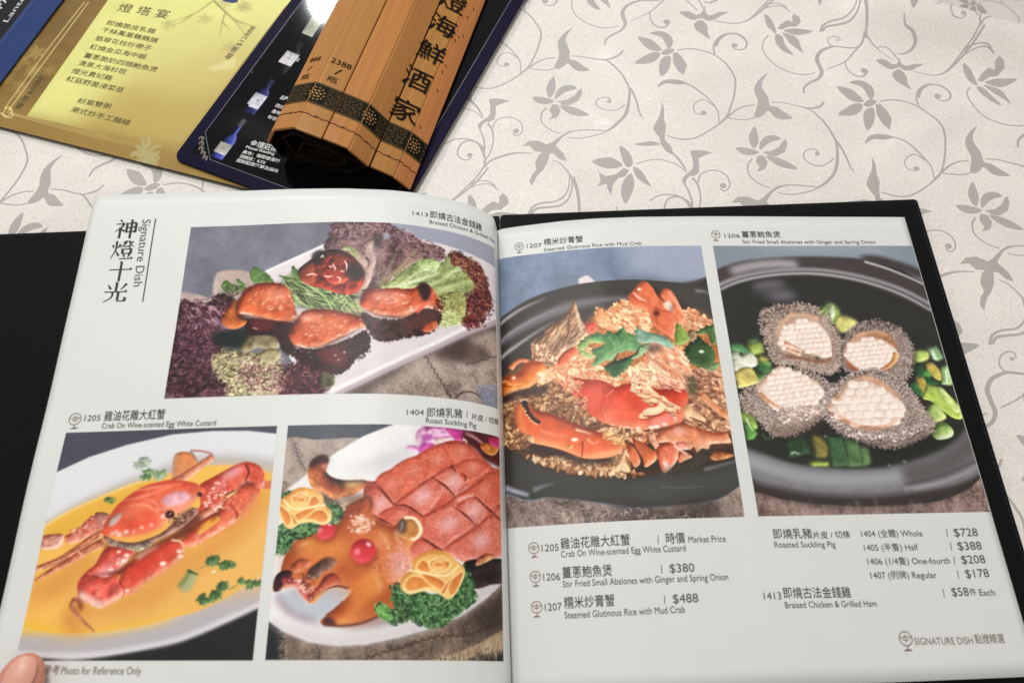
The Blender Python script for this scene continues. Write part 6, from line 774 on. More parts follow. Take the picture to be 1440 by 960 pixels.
def cloth():
    m, n, l, b = newmat('brocade_cloth')
    t = n.new('ShaderNodeTexImage'); t.image = toimg('brocade_figure', cloth_pattern(), True); t.extension = 'REPEAT'; t.interpolation = 'Cubic'
    tc = n.new('ShaderNodeTexCoord'); l.new(tc.outputs['UV'], t.inputs[0])
    th = n.new('ShaderNodeTexNoise'); th.inputs['Scale'].default_value = 900; th.inputs['Detail'].default_value = 4; l.new(tc.outputs['Object'], th.inputs[0])
    big = n.new('ShaderNodeTexNoise'); big.inputs['Scale'].default_value = 14; big.inputs['Detail'].default_value = 4; l.new(tc.outputs['Object'], big.inputs[0])
    sp = n.new('ShaderNodeSeparateColor'); l.new(t.outputs[0], sp.inputs[0]); t_R, t_G = sp.outputs[0], sp.outputs[1]
    g = n.new('ShaderNodeMixRGB'); g.inputs[1].default_value = (.60, .568, .528, 1); g.inputs[2].default_value = (.85, .812, .762, 1)
    ad = n.new('ShaderNodeMath'); ad.operation = 'MULTIPLY_ADD'; l.new(big.outputs[0], ad.inputs[0]); ad.inputs[1].default_value = .45; l.new(th.outputs[0], ad.inputs[2])
    mr = n.new('ShaderNodeMapRange'); mr.inputs['From Min'].default_value = .42; mr.inputs['From Max'].default_value = 1.0; l.new(ad.outputs[0], mr.inputs[0]); l.new(mr.outputs[0], g.inputs[0])
    f = n.new('ShaderNodeMixRGB'); f.inputs[1].default_value = (.34, .328, .308, 1); f.inputs[2].default_value = (.44, .425, .40, 1); l.new(th.outputs[0], f.inputs[0])
    x = n.new('ShaderNodeMixRGB'); l.new(t_R, x.inputs[0]); li = n.new('ShaderNodeMixRGB'); li.inputs[2].default_value = (.93, .90, .85, 1); rm = n.new('ShaderNodeMath'); rm.operation = 'MULTIPLY'; rm.inputs[1].default_value = .7; l.new(t_G, rm.inputs[0]); l.new(rm.outputs[0], li.inputs[0]); l.new(g.outputs[0], li.inputs[1]); l.new(li.outputs[0], x.inputs[1]); l.new(f.outputs[0], x.inputs[2]); l.new(x.outputs[0], b.inputs['Base Color'])
    r = n.new('ShaderNodeMapRange'); r.inputs['To Min'].default_value = .29; r.inputs['To Max'].default_value = .6; l.new(t_R, r.inputs[0]); l.new(r.outputs[0], b.inputs['Roughness'])
    b.inputs['Specular IOR Level'].default_value = .65; b.inputs['Sheen Weight'].default_value = .1
    bu = n.new('ShaderNodeBump'); bu.inputs['Strength'].default_value = .25; bu.inputs['Distance'].default_value = .0004
    h = n.new('ShaderNodeMath'); h.operation = 'MULTIPLY_ADD'; l.new(t_R, h.inputs[0]); h.inputs[1].default_value = -.5; l.new(th.outputs[0], h.inputs[2]); l.new(h.outputs[0], bu.inputs['Height']); l.new(bu.outputs[0], b.inputs['Normal'])
    def z(x, y):
        s = 1.1*math.sin(x*.021+y*.013+1)+.8*math.sin(x*.043-y*.031)+.5*math.sin(y*.07+x*.02+2)+.35*math.sin(x*.09+y*.05+math.sin(y*.03)*2)
        for cx, cy, an, am, ln, wd in CREASES:
            u = (x-cx)*math.cos(an)+(y-cy)*math.sin(an); v = -(x-cx)*math.sin(an)+(y-cy)*math.cos(an)+.0016*u*u; s += 1.7*am*math.exp(-(u/ln)**2-(v/wd)**2)
        # soft wrinkle that runs across the far corner, where the cloth then falls away
        d = (x-315)*.42+(y-345)*.9; al = (x-315)*.9-(y-345)*.42; k = 1/(1+math.exp(-(al+62)/11.))
        w = float(np.interp(d, WD, WZ))
        s2 = 2.2*math.exp(-((x-95)*.75+(y-305)*.66)**2/140)*math.exp(-((x-95)*.66-(y-305)*.75)**2/5000)
        return s*.8+w*k+s2
    def flatten(x, y):   # the cloth is pressed flat under the boards and menus
        kx = max(-350-x, x-272, 0) ; ky = max(-112-y, y-190, 0); d1 = math.hypot(kx, ky)
        ex = (x+156)*.948-(y-212)*.319; ey = (x+156)*.319+(y-212)*.948; d2 = math.hypot(max(ex-175, 0, -400-ex), max(-3-ey, ey-260, 0))
        return min(1, max(0, min(d1, d2)-3)/22)
    xs = np.arange(-620, 660, 6.); ys = np.arange(-300, 720, 6.)
    V, F, UV = [], [], []
    for y in ys:
        for x_ in xs:
            V.append((x_*MM, y*MM, (z(x_, y)*flatten(x_, y)-(1-flatten(x_, y))*.6)*MM)); UV.append(tuple(LI@[x_, y]))
    k = len(xs); F = [(j*k+i, j*k+i+1, (j+1)*k+i+1, (j+1)*k+i) for j in range(len(ys)-1) for i in range(k-1)]
    o = mesh('tablecloth', V, F, m, uv=UV); o['label'] = 'cream brocade tablecloth woven with grey vines and flowers, lying under all the menus'; o['category'] = 'tablecloth'
cloth()
# ---------------------------------------------------------------- text
_dg = None; _metric = {}
def text_mesh(body, bold=0.):
    cu = bpy.data.curves.new('lettering', 'FONT'); cu.body = body; cu.size = 1; cu.resolution_u = 3; cu.offset = bold; cu.fill_mode = 'FRONT'
    o = bpy.data.objects.new('lettering', cu); COL.objects.link(o); bpy.context.view_layer.update()
    dg = bpy.context.evaluated_depsgraph_get(); me = bpy.data.meshes.new_from_object(o.evaluated_get(dg), depsgraph=dg)
    V = np.empty(len(me.vertices)*3); me.vertices.foreach_get('co', V); V = V.reshape(-1, 3)[:, :2].copy(); F = [tuple(p.vertices) for p in me.polygons]
    bpy.data.objects.remove(o); bpy.data.curves.remove(cu); bpy.data.meshes.remove(me); return V, F
def metric(cjk):
    if cjk not in _metric:
        V, F = text_mesh('國' if cjk else 'H'); _metric[cjk] = (V[:, 1].min(), V[:, 1].max())
    return _metric[cjk]
def lay_text(fn, body, p, h, mat, parent, bold=0., name='printed_text', up=None, thin=1.):
    """set a line of type on a surface: p = baseline start and end in surface millimetres, h = letter height"""
    cjk = ord(body[0]) > 0x2e80 or ord(body[-1]) > 0x2e80; y0, y1 = metric(cjk); V, F = text_mesh(body, bold)
    a, b = p[0], p[1]; d = b-a; L = np.hypot(*d); e = d/L; nrm = np.array([-e[1], e[0]]) if up is None else np.array(up)
    sx = L/(V[:, 0].max()-V[:, 0].min()); sy = h/(y1-y0)
    P = a+np.outer((V[:, 0]-V[:, 0].min())*sx, e)+np.outer((V[:, 1]-(y0 if cjk else 0))*sy, nrm)
    W = [fn(x, y) for x, y in P]
    o = mesh(name, W, F, mat, parent, smooth=False); return o
def lay_poly(fn, polys, mat, parent, name):
    V = []; F = []
    for p in polys:
        F.append(tuple(range(len(V), len(V)+len(p)))); V += [fn(x, y) for x, y in p]
    return mesh(name, V, F, mat, parent, smooth=False)
def lay_strip(fn, c, w, closed=False):
    c = np.asarray(c, float)
    if closed: c = np.vstack([c, c[:2]])
    n = len(c); d = np.gradient(c, axis=0); d /= np.hypot(*d.T)[:, None]+1e-9; q = np.stack([-d[:, 1], d[:, 0]], 1)*w/2
    return [np.array([c[i]+q[i], c[i]-q[i], c[i+1]-q[i+1], c[i+1]+q[i+1]]) for i in range(n-1)]
# ---------------------------------------------------------------- open menu
def profile(P, n=400):
    P = np.array(P, float); d = np.r_[0, np.cumsum(np.hypot(*np.diff(P, axis=0).T))]
    u = np.linspace(0, d[-1], n); q = np.stack([np.interp(u, d, P[:, 0]), np.interp(u, d, P[:, 1])], 1); k = int(n*4/d[-1]) | 1
    for _ in range(3):
        pad = np.concatenate([2*q[0]-q[1:k//2+1][::-1], q, 2*q[-1]-q[-k//2:-1][::-1]]); c = np.cumsum(np.vstack([[0, 0], pad]), 0); q = ((c[k:]-c[:-k])/k)[:n]
    return np.r_[0, np.cumsum(np.hypot(*np.diff(q, axis=0).T))], q
DL, QL = profile([(0, 7), (-.6, 14), (-1.6, 23), (-6.5, 29), (-15.6, 36.9), (-28, 44.3), (-46.7, 51.6), (-60, 54.9), (-84, 57.8), (-110, 58.8), (-166, 58.8), (-212, 59.5), (-223, 59.5)])
DR, QR = profile([(0, 7), (2, 9), (15, 11.4), (40, 15.2), (61, 16.9), (87, 17), (125, 14.9), (176, 11), (254.5, 4.8)])
def surf(D, Q, off, lift=0.):
    T = np.gradient(Q, axis=0); T /= np.hypot(*T.T)[:, None]; Nn = np.stack([-T[:, 1], T[:, 0]], 1)
    Nn = np.where(Nn[:, 1:] < 0, -Nn, Nn); P = Q+Nn*off; P[:, 1] -= lift
    am = .34 if Q[-1, 0] < 0 else .2
    return lambda u, y: (float(np.interp(u, D, P[:, 0]))*MM, y*MM, (float(np.interp(u, D, P[:, 1]))+am*min(1, u/60)*(math.sin(y*.043+u*.031)+.6*math.sin(y*.081-u*.052+1)))*MM)
HL, HR = float(DL[-1]), float(DR[-1])
menu = thing('open_menu', 'large open menu book with white pages of dish photographs in a black cover', 'menu')
def page(D, Q, lift, U, y0, y1, name='page', x0=0.):
    us = np.r_[np.linspace(x0, 40, 30), np.linspace(43, U, 60)]; V, F, UV = grid(surf(D, Q, 0, lift), us, np.linspace(y0, y1, 34))
    return mesh(name, V, F, M_paper, menu)
pl = page(DL, QL, 0, 246.3, -92, 171.8); pr = page(DR, QR, 0, 256.1, -88.9, 172.2)
solid(pl, .0002); solid(pr, .0002)
for k in (1, 2, 3):   # further leaves of the book, a hair lower
    Q2 = QR.copy(); Q2[:, 1] = Q2[:, 1]-k*.55*np.interp(DR, [0, 3, 150, 256], [.2, 1.2, 1.0, .6]); solid(page(DR, Q2, 0, 256.1-k*.15, -88.9+k*.05, 172.2-k*.25), .00015)
SLs, SRs = surf(DL, QL, .22), surf(DR, QR, .22); SLp, SRp = surf(DL, QL, .12), surf(DR, QR, .12)
def photo(q, fn, art, parent, name='dish_photograph', label=None, nu=60):
    q = np.array(q, float); V, UV = [], []
    for j in range(25):
        for i in range(nu+1):
            s, t = i/nu, j/24; p = (q[0]*(1-s)+q[1]*s)*(1-t)+(q[3]*(1-s)+q[2]*s)*t; V.append(fn(*p)); UV.append((s, 1-t))
    F = [(j*(nu+1)+i, (j+1)*(nu+1)+i, (j+1)*(nu+1)+i+1, j*(nu+1)+i+1) for j in range(24) for i in range(nu)]
    return mesh(name, V, F, printed(name, np.clip(art, 0, 1)**1.01*1.03, .4, gain=PRINT_GAIN, spec=.22), parent, uv=UV, label=label)
PRINT_GAIN = 1.0
photo(((190.0,149.2),(15.5,150.0),(17.0,50.4),(189.0,50.2)), SLp, art_A(), pl, label='photograph of glazed chicken and ham on a white plate with curly lettuce')
photo(((233.8,34.6),(132.4,34.3),(132.8,-69.6),(234.6,-66.2)), SLp, art_B(), pl, label='photograph of a red crab on yellow egg custard')
photo(((127.2,34.4),(16.4,34.7),(18.3,-73.4),(127.6,-69.6)), SLp, art_C(), pl, label='photograph of a roast suckling pig with cherries for eyes')
photo(((.4,151.3),(123.5,151.3),(123.5,-9.7),(.4,-9.8)), SRp, art_D(), pr, label='photograph of a crab on fried rice in a black pan')
photo(((130.7,151.3),(255.6,151.3),(255.6,-10.2),(130.8,-9.6)), SRp, art_E(), pr, label='photograph of four abalones with spring onion in a dark pot')
def ring(c, r, n=28): return [c+r*np.array([math.cos(t), math.sin(t)]) for t in np.linspace(0, 2*math.pi, n, endpoint=False)]
def logo(fn, c, r, base, parent):
    c = c[0]; b = base[0]; dn = (b-c)/np.hypot(*(b-c)); rt = np.array([-dn[1], dn[0]]); S = lambda x, y: c+rt*x*r*FLIP[fn]-dn*y*r
    P = lay_strip(fn, ring(c, r), r*.13, True)
    for seg in ([(-.45, .28), (.45, .28), (.4, -.2), (-.4, -.2), (-.45, .28)], [(0, .6), (0, -.55)], [(0, -1), (0, -1.55)], [(-.6, -1.65), (-.15, -1.5), (.15, -1.5), (.6, -1.65), (-.6, -1.7)], [(-.62, .02), (-.8, .3)], [(.62, .02), (.82, .3)]):
        P += lay_strip(fn, np.array([S(*s) for s in seg]), r*.13)
    return lay_poly(fn, P, M_brown, parent, 'lamp_logo')
FLIP = {SLs: 1, SRs: 1}
def lfix(fn, flip):   # left page surface coordinate runs leftwards
    return fn
for body, p, h, m, bd in [
    ("1413", N("69.7 156.5 60.9 157.1"), 2.5, M_ink2, 0), ("即燒古法金錢雞", N("59.7 156.6 26.5 157"), 4.6, M_ink, 0), ("Braised Chicken & Grilled Ham", N("60 152.8 14.1 153.9"), 2.3, M_ink2, 0),
    ("1205", N("226.3 40.2 218.6 40.1"), 2.9, M_ink2, 0), ("雞油花雕大紅蟹", N("216.8 39.7 187.4 39.6"), 5.0, M_ink, 0), ("Crab On Wine-scented Egg White Custard", N("217.1 36.1 162 35.6"), 2.7, M_ink2, 0),
    ("1404", N("70.3 39.8 61.7 40.3"), 2.7, M_ink2, 0), ("即燒乳豬", N("60.2 39.4 41.1 40.7"), 4.7, M_ink, 0), ("片皮 / 切條", N("35.8 40.7 17 41.2"), 3.4, M_ink, 0), ("Roast Suckling Pig", N("60.6 36.4 33 36.6"), 2.7, M_ink2, 0),
    ("圖片只供參考", N("235 -71.2 214.9 -72.2"), 3.6, M_brown, 0), ("Photo for Reference Only", N("214.1 -72.1 180 -73.4"), 3.0, M_brown, 0)]:
    p = p.copy(); p[1, 1] = (p[1, 1]+p[0, 1])/2 if abs(p[0, 1]-p[1, 1]) > 3 else p[1, 1]; e = p[1]-p[0]; e = e/np.hypot(*e); up = (-abs(e[1])*0, 1.)
    lay_text(SLs, body, p, h, m, pl, bd, up=(0, 1.))
for body, p, h, m, bd in [
    ("1207", N("18.6 156.2 27.7 155.6"), 2.7, M_ink2, 0), ("糯米炒膏蟹", N("29.1 156.4 52.7 156.2"), 4.4, M_ink, 0), ("Steamed Glutinous Rice with Mud Crab", N("28.9 152.3 87.4 152.3"), 2.3, M_ink2, 0),
    ("1206", N("138.9 157 148.4 157.1"), 2.6, M_ink2, 0), ("薑蔥鮑魚煲", N("149.8 157.1 173.8 157.1"), 4.3, M_ink, 0), ("Stir Fried Small Abalones with Ginger and Spring Onion", N("149.4 153 232.6 152.7"), 2.4, M_ink2, 0),
    ("1205", N("18.5 -22.7 27.2 -22.8"), 3.4, M_ink2, 0), ("雞油花雕大紅蟹", N("28.3 -22.2 63.3 -22"), 5.4, M_ink, 0), ("時價", N("81.5 -22.1 91.1 -22.1"), 5.2, M_ink, 0), ("Market Price", N("92.8 -21.8 111.9 -21.9"), 3.1, M_ink2, 0),
    ("Crab On Wine-scented Egg White Custard", N("28.2 -26.1 90.8 -25.9"), 3.1, M_ink2, 0),
    ("1206", N("18.6 -36.9 27.1 -37"), 3.4, M_ink2, 0), ("薑蔥鮑魚煲", N("28.3 -36.4 53.1 -36.4"), 5.4, M_ink, 0), ("$380", N("81.6 -35.9 94 -35.8"), 4.0, M_ink2, 0), ("Stir Fried Small Abalones with Ginger and Spring Onion", N("28.2 -40.6 110.3 -40.3"), 3.1, M_ink2, 0),
    ("1207", N("18.6 -51.2 27 -51.1"), 3.4, M_ink2, 0), ("糯米炒膏蟹", N("28.3 -50.7 53.1 -50.5"), 5.4, M_ink, 0), ("$488", N("81.5 -50.2 94 -50.1"), 4.0, M_ink2, 0), ("Steamed Glutinous Rice with Mud Crab", N("28.2 -55.2 86.7 -54.7"), 3.1, M_ink2, 0),
    ("即燒乳豬", N("136.9 -21.2 157.2 -21.4"), 4.9, M_ink, 0), ("片皮 / 切條", N("157.6 -21.6 177.1 -21.7"), 3.5, M_ink, 0), ("Roasted Suckling Pig", N("136.6 -25.4 168.3 -26"), 2.9, M_ink2, 0),
    ("1404 (全體) Whole", N("183.1 -21.3 215.6 -21.8"), 3.0, M_ink2, 0), ("$728", N("232.7 -22.3 245.5 -22.4"), 4.0, M_ink2, 0),
    ("1405 (半隻) Half", N("183 -28.2 211.6 -28.6"), 3.0, M_ink2, 0), ("$388", N("232.8 -29.1 245.6 -29.2"), 4.0, M_ink2, 0),
    ("1406 (1/4隻) One-fourth", N("183.1 -35 226.6 -35.7"), 3.0, M_ink2, 0), ("$208", N("232.9 -35.9 245.5 -35.9"), 4.0, M_ink2, 0),
    ("1407 (例牌) Regular", N("183.2 -41.7 217.7 -42.4"), 3.0, M_ink2, 0), ("$178", N("233 -42.8 245.4 -42.7"), 4.0, M_ink2, 0),
    ("1413", N("126.6 -50 135.4 -50.1"), 3.3, M_ink2, 0), ("即燒古法金錢雞", N("136.7 -49.8 171 -50.5"), 5.0, M_ink, 0), ("Braised Chicken & Grilled Ham", N("136.5 -54.3 183.1 -54.9"), 2.9, M_ink2, 0),
    ("$58", N("223.3 -51.3 232.1 -51.3"), 4.0, M_ink2, 0), ("件", N("232.6 -51.4 236.1 -51.4"), 3.5, M_ink2, 0), ("Each", N("237.6 -51.4 245.7 -51.6"), 3.0, M_ink2, 0),
    ("SIGNATURE DISH", N("197.9 -72.9 227.5 -73.5"), 3.1, M_brown, 0), ("點燈精選", N("228.7 -73.5 243.7 -73.7"), 4.2, M_brown, 0)]:
    lay_text(SRs, body, p, h, m, pr, bd, up=(0, 1.))
for fn, par, c, r, b in [(SLs, pl, N("230.9 41.4"), 2.9, N("230.5 37.4")), (SRs, pr, N("13.9 157.9"), 2.6, N("13.9 153.4")), (SRs, pr, N("133.6 159.2"), 2.6, N("133.1 154.7")),
    (SRs, pr, N("14.5 -20.7"), 2.7, N("14.7 -25.1")), (SRs, pr, N("14.6 -34.8"), 2.7, N("14.8 -39.4")), (SRs, pr, N("14.6 -49.2"), 2.7, N("14.6 -53.6")), (SRs, pr, N("193.8 -70"), 3.2, N("193.8 -74.6"))]:
    logo(fn, c, r, b, par)
def rule(fn, p, w, par, m=M_ink2): lay_poly(fn, lay_strip(fn, np.linspace(p[0], p[1], 8), w), m, par, 'printed_rule')
rule(SLs, N("209.9 155.1 209 104.5"), .55, pl, M_ink); rule(SLs, N("38.4 45.1 38.4 41.4"), .3, pl)
for p in (N("77.7 -17.7 77.4 -21.9"), N("77.8 -32.1 77.5 -36.1"), N("77.7 -46.4 77.4 -50.2"), N("229.3 -18.3 228.6 -22.5"), N("229.5 -25.2 229.1 -29.1"), N("229.3 -32.1 228.8 -36"), N("229.3 -39 228.8 -42.9"), N("219.2 -47.7 218.9 -51.6")):
    rule(SRs, p, .35, pr)
# heading 神燈十光 drawn stroke by stroke in a Ming-style face, each glyph in a unit box (x right, y up)
def glyph(strokes, c, w, h, name='printed_text'):
    P = []; c = c[0]
    for s in strokes:
        kind, *q = s; q = np.array(q, float).reshape(-1, 2)
        if kind == 'h': # thin bar with a triangular end
            a, b = q; P.append([a+[0, .022], a-[0, .022], b-[0, .022], b+[0, .022]]); P.append([b+[-.12, .02], b+[.01, .0], b+[-.05, .1]])
        elif kind == 'v':
            a, b = q; P.append([a+[-.05, 0], b+[-.05, 0], b+[.05, 0], a+[.05, 0]]); P.append([a+[-.09, .03], a+[-.05, -.06], a+[.06, -.02]])
        elif kind == 'p': # falling stroke, thick to thin
            cc = spline(q, False, 5) if len(q) > 2 else np.linspace(q[0], q[1], 5); r = ribbon(cc, .1, .02); k = len(cc)
            for i in range(k-1): P.append([r[i], r[i+1], r[2*k-2-i], r[2*k-1-i]])
        elif kind == 'n':
            cc = spline(q, False, 5) if len(q) > 2 else np.linspace(q[0], q[1], 5); r = ribbon(cc, .03, .11); k = len(cc)
            for i in range(k-1): P.append([r[i], r[i+1], r[2*k-2-i], r[2*k-1-i]])
    out = [np.array([[c[0]-(x-.5)*w, c[1]+(y-.5)*h] for x, y in p]) for p in P]
    return lay_poly(SLs, out, M_ink, pl, name)
GW, GH = 12.6, 12.0
glyph([('p',.22,.98,.3,.84),('h',.06,.76,.42,.76),('p',.4,.76,.26,.52,.04,.36),('v',.27,.55,.27,.02),('n',.3,.5,.44,.38),('v',.53,.8,.53,.3),('v',.92,.8,.92,.3),('h',.53,.79,.92,.79),('h',.53,.57,.92,.57),('h',.53,.34,.92,.34),('v',.72,.98,.72,.0)], N("224.9 149"), GW, GH)
glyph([('p',.2,.95,.2,.5,.03,.05),('p',.06,.75,.1,.58),('p',.38,.78,.26,.58),('n',.22,.45,.36,.2),('p',.62,.96,.56,.78,.36,.62),('h',.46,.86,.62,.86),('p',.72,.96,.8,.78,.97,.64),('p',.9,.9,.78,.82),('h',.52,.66,.82,.66),('v',.5,.54,.5,.3),('v',.86,.54,.86,.3),('h',.5,.53,.86,.53),('h',.5,.31,.86,.31),('p',.56,.26,.62,.1),('p',.82,.28,.76,.1),('h',.4,.05,.98,.05)], N("224.5 136"), GW, GH)
glyph([('h',.04,.58,.98,.58),('v',.5,.97,.5,.0)], N("223.7 123.1"), GW, GH)
glyph([('v',.5,.98,.5,.55),('n',.14,.88,.28,.66),('p',.9,.92,.78,.74,.68,.62),('h',.04,.52,.97,.52),('p',.38,.52,.36,.25,.04,.02),('v',.62,.52,.62,.12),('h',.6,.07,.94,.07),('v',.93,.24,.93,.07)], N("224.1 110.6"), GW, GH)
_p = N("216.9 154.7 215.4 113.7"); lay_text(SLs, "Signature Dish", _p, 4.6, M_ink2, pl, -.004, up=(-1., 0.))
# ---- cover boards
def board(name, x0, x1, y0, y1, z0, z1, parent, mat=M_black, r=3., rot=None, label=None):
    bm = bmesh.new(); pts = []
    for cx, cy, a0 in ((x1-r, y1-r, 0), (x0+r, y1-r, 90), (x0+r, y0+r, 180), (x1-r, y0+r, 270)):
        for k in range(7): a = math.radians(a0+k*15); pts.append((cx+r*math.cos(a), cy+r*math.sin(a)))
    lo = [bm.verts.new((x*MM, y*MM, z0*MM)) for x, y in pts]; hi = [bm.verts.new((x*MM, y*MM, z1*MM)) for x, y in pts]
    bm.faces.new(hi); bm.faces.new(lo[::-1]); n = len(pts)
    for i in range(n): bm.faces.new((lo[i], lo[(i+1) % n], hi[(i+1) % n], hi[i]))
    me = bpy.data.meshes.new(name); bm.to_mesh(me); bm.free(); me.materials.append(mat); o = link(bpy.data.objects.new(name, me), parent)
    b = o.modifiers.new('bevel', 'BEVEL'); b.width = min(.0009, (z1-z0)*MM*.3); b.segments = 2; b.limit_method = 'ANGLE'
    if label: o['label'] = label
    return o
cr = board('cover_board', 2, 267, -103, 186.6, .1, 3.4, menu, r=2.5); cl = board('cover_board', -350, -7, -103, 186.6, .1, 3.2, menu, r=2.5)
board('spine_board', -6.6, 1.6, -103, 186.4, .1, 2.6, menu, r=.8)
def seam(par, pts, z):
    V, F = [], []
    for (xa, ya), (xb, yb) in zip(pts[:-1], pts[1:]):
        L = math.hypot(xb-xa, yb-ya); e = np.array([xb-xa, yb-ya])/L; q = np.array([-e[1], e[0]])*.28; n = int(L/3.2)
        for i in range(n):
            c = np.array([xa, ya])+e*(i+.5)*L/n; k = len(V)
            for s, t, h in ((-1.1, -1, .0), (1.1, -1, 0), (1.1, 1, 0), (-1.1, 1, 0), (-.7, 0, .3), (.7, 0, .3)):
                p = c+e*s+q*t; V.append((p[0]*MM, p[1]*MM, (z+h)*MM))
            F += [(k, k+1, k+5, k+4), (k+1, k+2, k+5), (k+2, k+3, k+4, k+5), (k+3, k, k+4)]
    o = mesh('stitching', V, F, M_stitch, par, smooth=False); o['kind'] = 'stuff'
seam(cr, [(6, 184.6), (265, 184.6), (265, -101)], 3.42); seam(cl, [(-345, 184.6), (-9, 184.6)], 3.22)
# ---------------------------------------------------------------- menus behind
def sheet(ox, oy, deg, z):
    a = math.radians(deg); c, s = math.cos(a), math.sin(a)
    return lambda x, y: ((ox+x*c-y*s)*MM, (oy+x*s+y*c)*MM, z*MM)
def placed(o, ox, oy, deg): o.location = (ox*MM, oy*MM, 0); o.rotation_euler = (0, 0, math.radians(deg)); return o
def flatprint(name, art, x0, x1, y0, y1, z, parent, **k):
    V = [(x0*MM, y0*MM, z*MM), (x1*MM, y0*MM, z*MM), (x1*MM, y1*MM, z*MM), (x0*MM, y1*MM, z*MM)]
    return mesh(name, V, [(0, 1, 2, 3)], printed(name, art, **k), parent, uv=[(0, 0), (1, 0), (1, 1), (0, 1)], smooth=False)
loc = lambda z: (lambda x, y: (x*MM, y*MM, z*MM))
M_edge = flat('dark_board_edge', '1d1712', .6)
gold = placed(thing('set_menu_board', 'gold banquet menu sheet with a lemon panel of dark writing, at upper left', 'menu'), -156, 212, -18.6)
board('backing_board', -260, 40, 0, 240, .3, 2.4, gold, M_edge, 2)
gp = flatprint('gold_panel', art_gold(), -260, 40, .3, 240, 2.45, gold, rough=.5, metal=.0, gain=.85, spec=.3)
for body, p, h in [("即燒脆皮乳豬", N("-167.8 104 -129.1 105.5"), 4.6), ("千絲鳳凰鵪鶉脯", N("-167.8 96.8 -123.3 97.9"), 4.6), ("翡翠花枝炒帶子", N("-168.1 88.1 -124.3 89.9"), 4.6), ("紅燒金瓜海中蝦", N("-167.9 79.7 -123.9 81.6"), 4.6), ("薑蔥脆奶四頭鮑魚煲", N("-167.8 71.3 -110.4 73.1"), 4.6), ("清蒸大海杉斑", N("-168 63.7 -130.9 65.3"), 4.6), ("燈光貴妃雞", N("-168.6 56 -137.7 57.3"), 4.6), ("紅菇野菌浸菜苗", N("-168.8 48.5 -124.6 49.7"), 4.6), ("紗窩雙粥", N("-150.8 33.1 -126 34.3"), 4.6), ("潮式炒手工麵線", N("-151.7 25.1 -106.3 25.2"), 4.6)]:
    lay_text(loc(2.6), body, p, h, M_olive, gp, 0)
lay_text(loc(2.6), "燈 塔 宴", N("-166.8 118.3 -126.9 121.3"), 8.2, M_olive, gp, 0)
lay_text(loc(2.6), "每席$6888", N("-185.7 16.7 -184.7 47.4"), 4.6, M_olive, gp, 0, up=None); lay_text(loc(2.6), "每席$12888", N("-65.1 97.5 -59.7 131.5"), 4.6, M_olive, gp, 0)
navy = placed(thing('navy_menu_card', 'dark navy menu card with a blue key-pattern border at the top left corner', 'menu'), -345, 310, -19.2)
board('backing_board', -90, 0, -120, 160, 2.7, 4.4, navy, flat('navy_card', '141b38', .5), 1)
npn = flatprint('navy_panel', art_navy(), -89.8, -.2, -119.8, 159.8, 4.45, navy, rough=.5, gain=.7, spec=.25)
lay_text(loc(4.6), "Lantern", N("-26.9 52 -27.6 88.5"), 4.0, M_white, npn, .0); lay_text(loc(4.6), "神燈", N("-38.9 53.6 -39 82.1"), 9, M_white, npn, .015)
drink = placed(thing('wine_menu_board', 'glossy dark wine menu board with bottle pictures and a navy rim, under the bamboo scroll', 'menu'), -213.5, 239.2, -25.3)
M_navyedge = flat('navy_gloss', '120e28', .5, .06)
board('backing_board', 0, 159, 0, 262, 2.8, 4.6, drink, M_navyedge, 7)
dp = flatprint('wine_panel', art_wine(), 8.5, 150.5, 9, 253, 4.66, drink, rough=.06, gain=.9, spec=.14)
def dline(pts, w): return lay_poly(loc(4.75), sum([lay_strip(None, np.linspace(a, b, 5), w) for a, b in zip(pts[:-1], pts[1:])], []), flat('silver_line', '6f6f78', .4), drink, 'frame_line')
_f = np.array([(8.5, 27), (24, 9), (135, 9), (150.5, 27), (150.5, 235), (135, 253), (24, 253), (8.5, 235), (8.5, 27)], float); dline(_f, .35)
def ornament(cx, cy, ang):
    P = []; rg = random.Random(5)
    for k in range(5):
        t = (k-2)*4.2; c, s = math.cos(ang), math.sin(ang)
        for r0, tw in ((2.3, 5.2), (1.2, 4.0)):
            q = np.array([[t+r0*math.cos(a)*(1-a/9), -1.6-abs(k-2)*-.7+r0*math.sin(a)*(1-a/9)-2] for a in np.linspace(0, tw, 12)])
            P += lay_strip(None, np.array([[cx+x*c-y*s, cy+x*s+y*c] for x, y in q]), .42)
    lay_poly(loc(4.76), P, flat('silver_ornament', '8d867e', .4), drink, 'corner_ornament')
ornament(16, 16.5, math.radians(-49)); ornament(143.5, 245, math.radians(131)); ornament(143.5, 16.5, math.radians(41)); ornament(16, 245, math.radians(229))
for body, p, h in [("金環莊園", N("41.7 29 61.4 30.9"), 4.6), ("Mosel Riesling", N("40.7 26.1 61.3 28.3"), 2.2), ("產地：德國摩澤爾", N("40.7 21.6 67.6 24.1"), 2.7), ("酒精度：8.5%", N("40.9 17.7 59.5 19.5"), 2.7), ("適飲配搭海鮮及燒味", N("40.5 14.1 70.8 16.9"), 2.7),
    ("品種", N("40.4 71 45.9 71.3"), 3.4), ("西拉", N("40.8 63.8 47.4 63.9"), 3), ("產地", N("41 58.6 47.7 58.7"), 3), ("年份", N("40.9 53.2 47.9 53.5"), 3), ("門店", N("30.7 105.2 35.4 105"), 3)]:
    lay_text(loc(4.78), body, p, h, M_white, dp, .012)
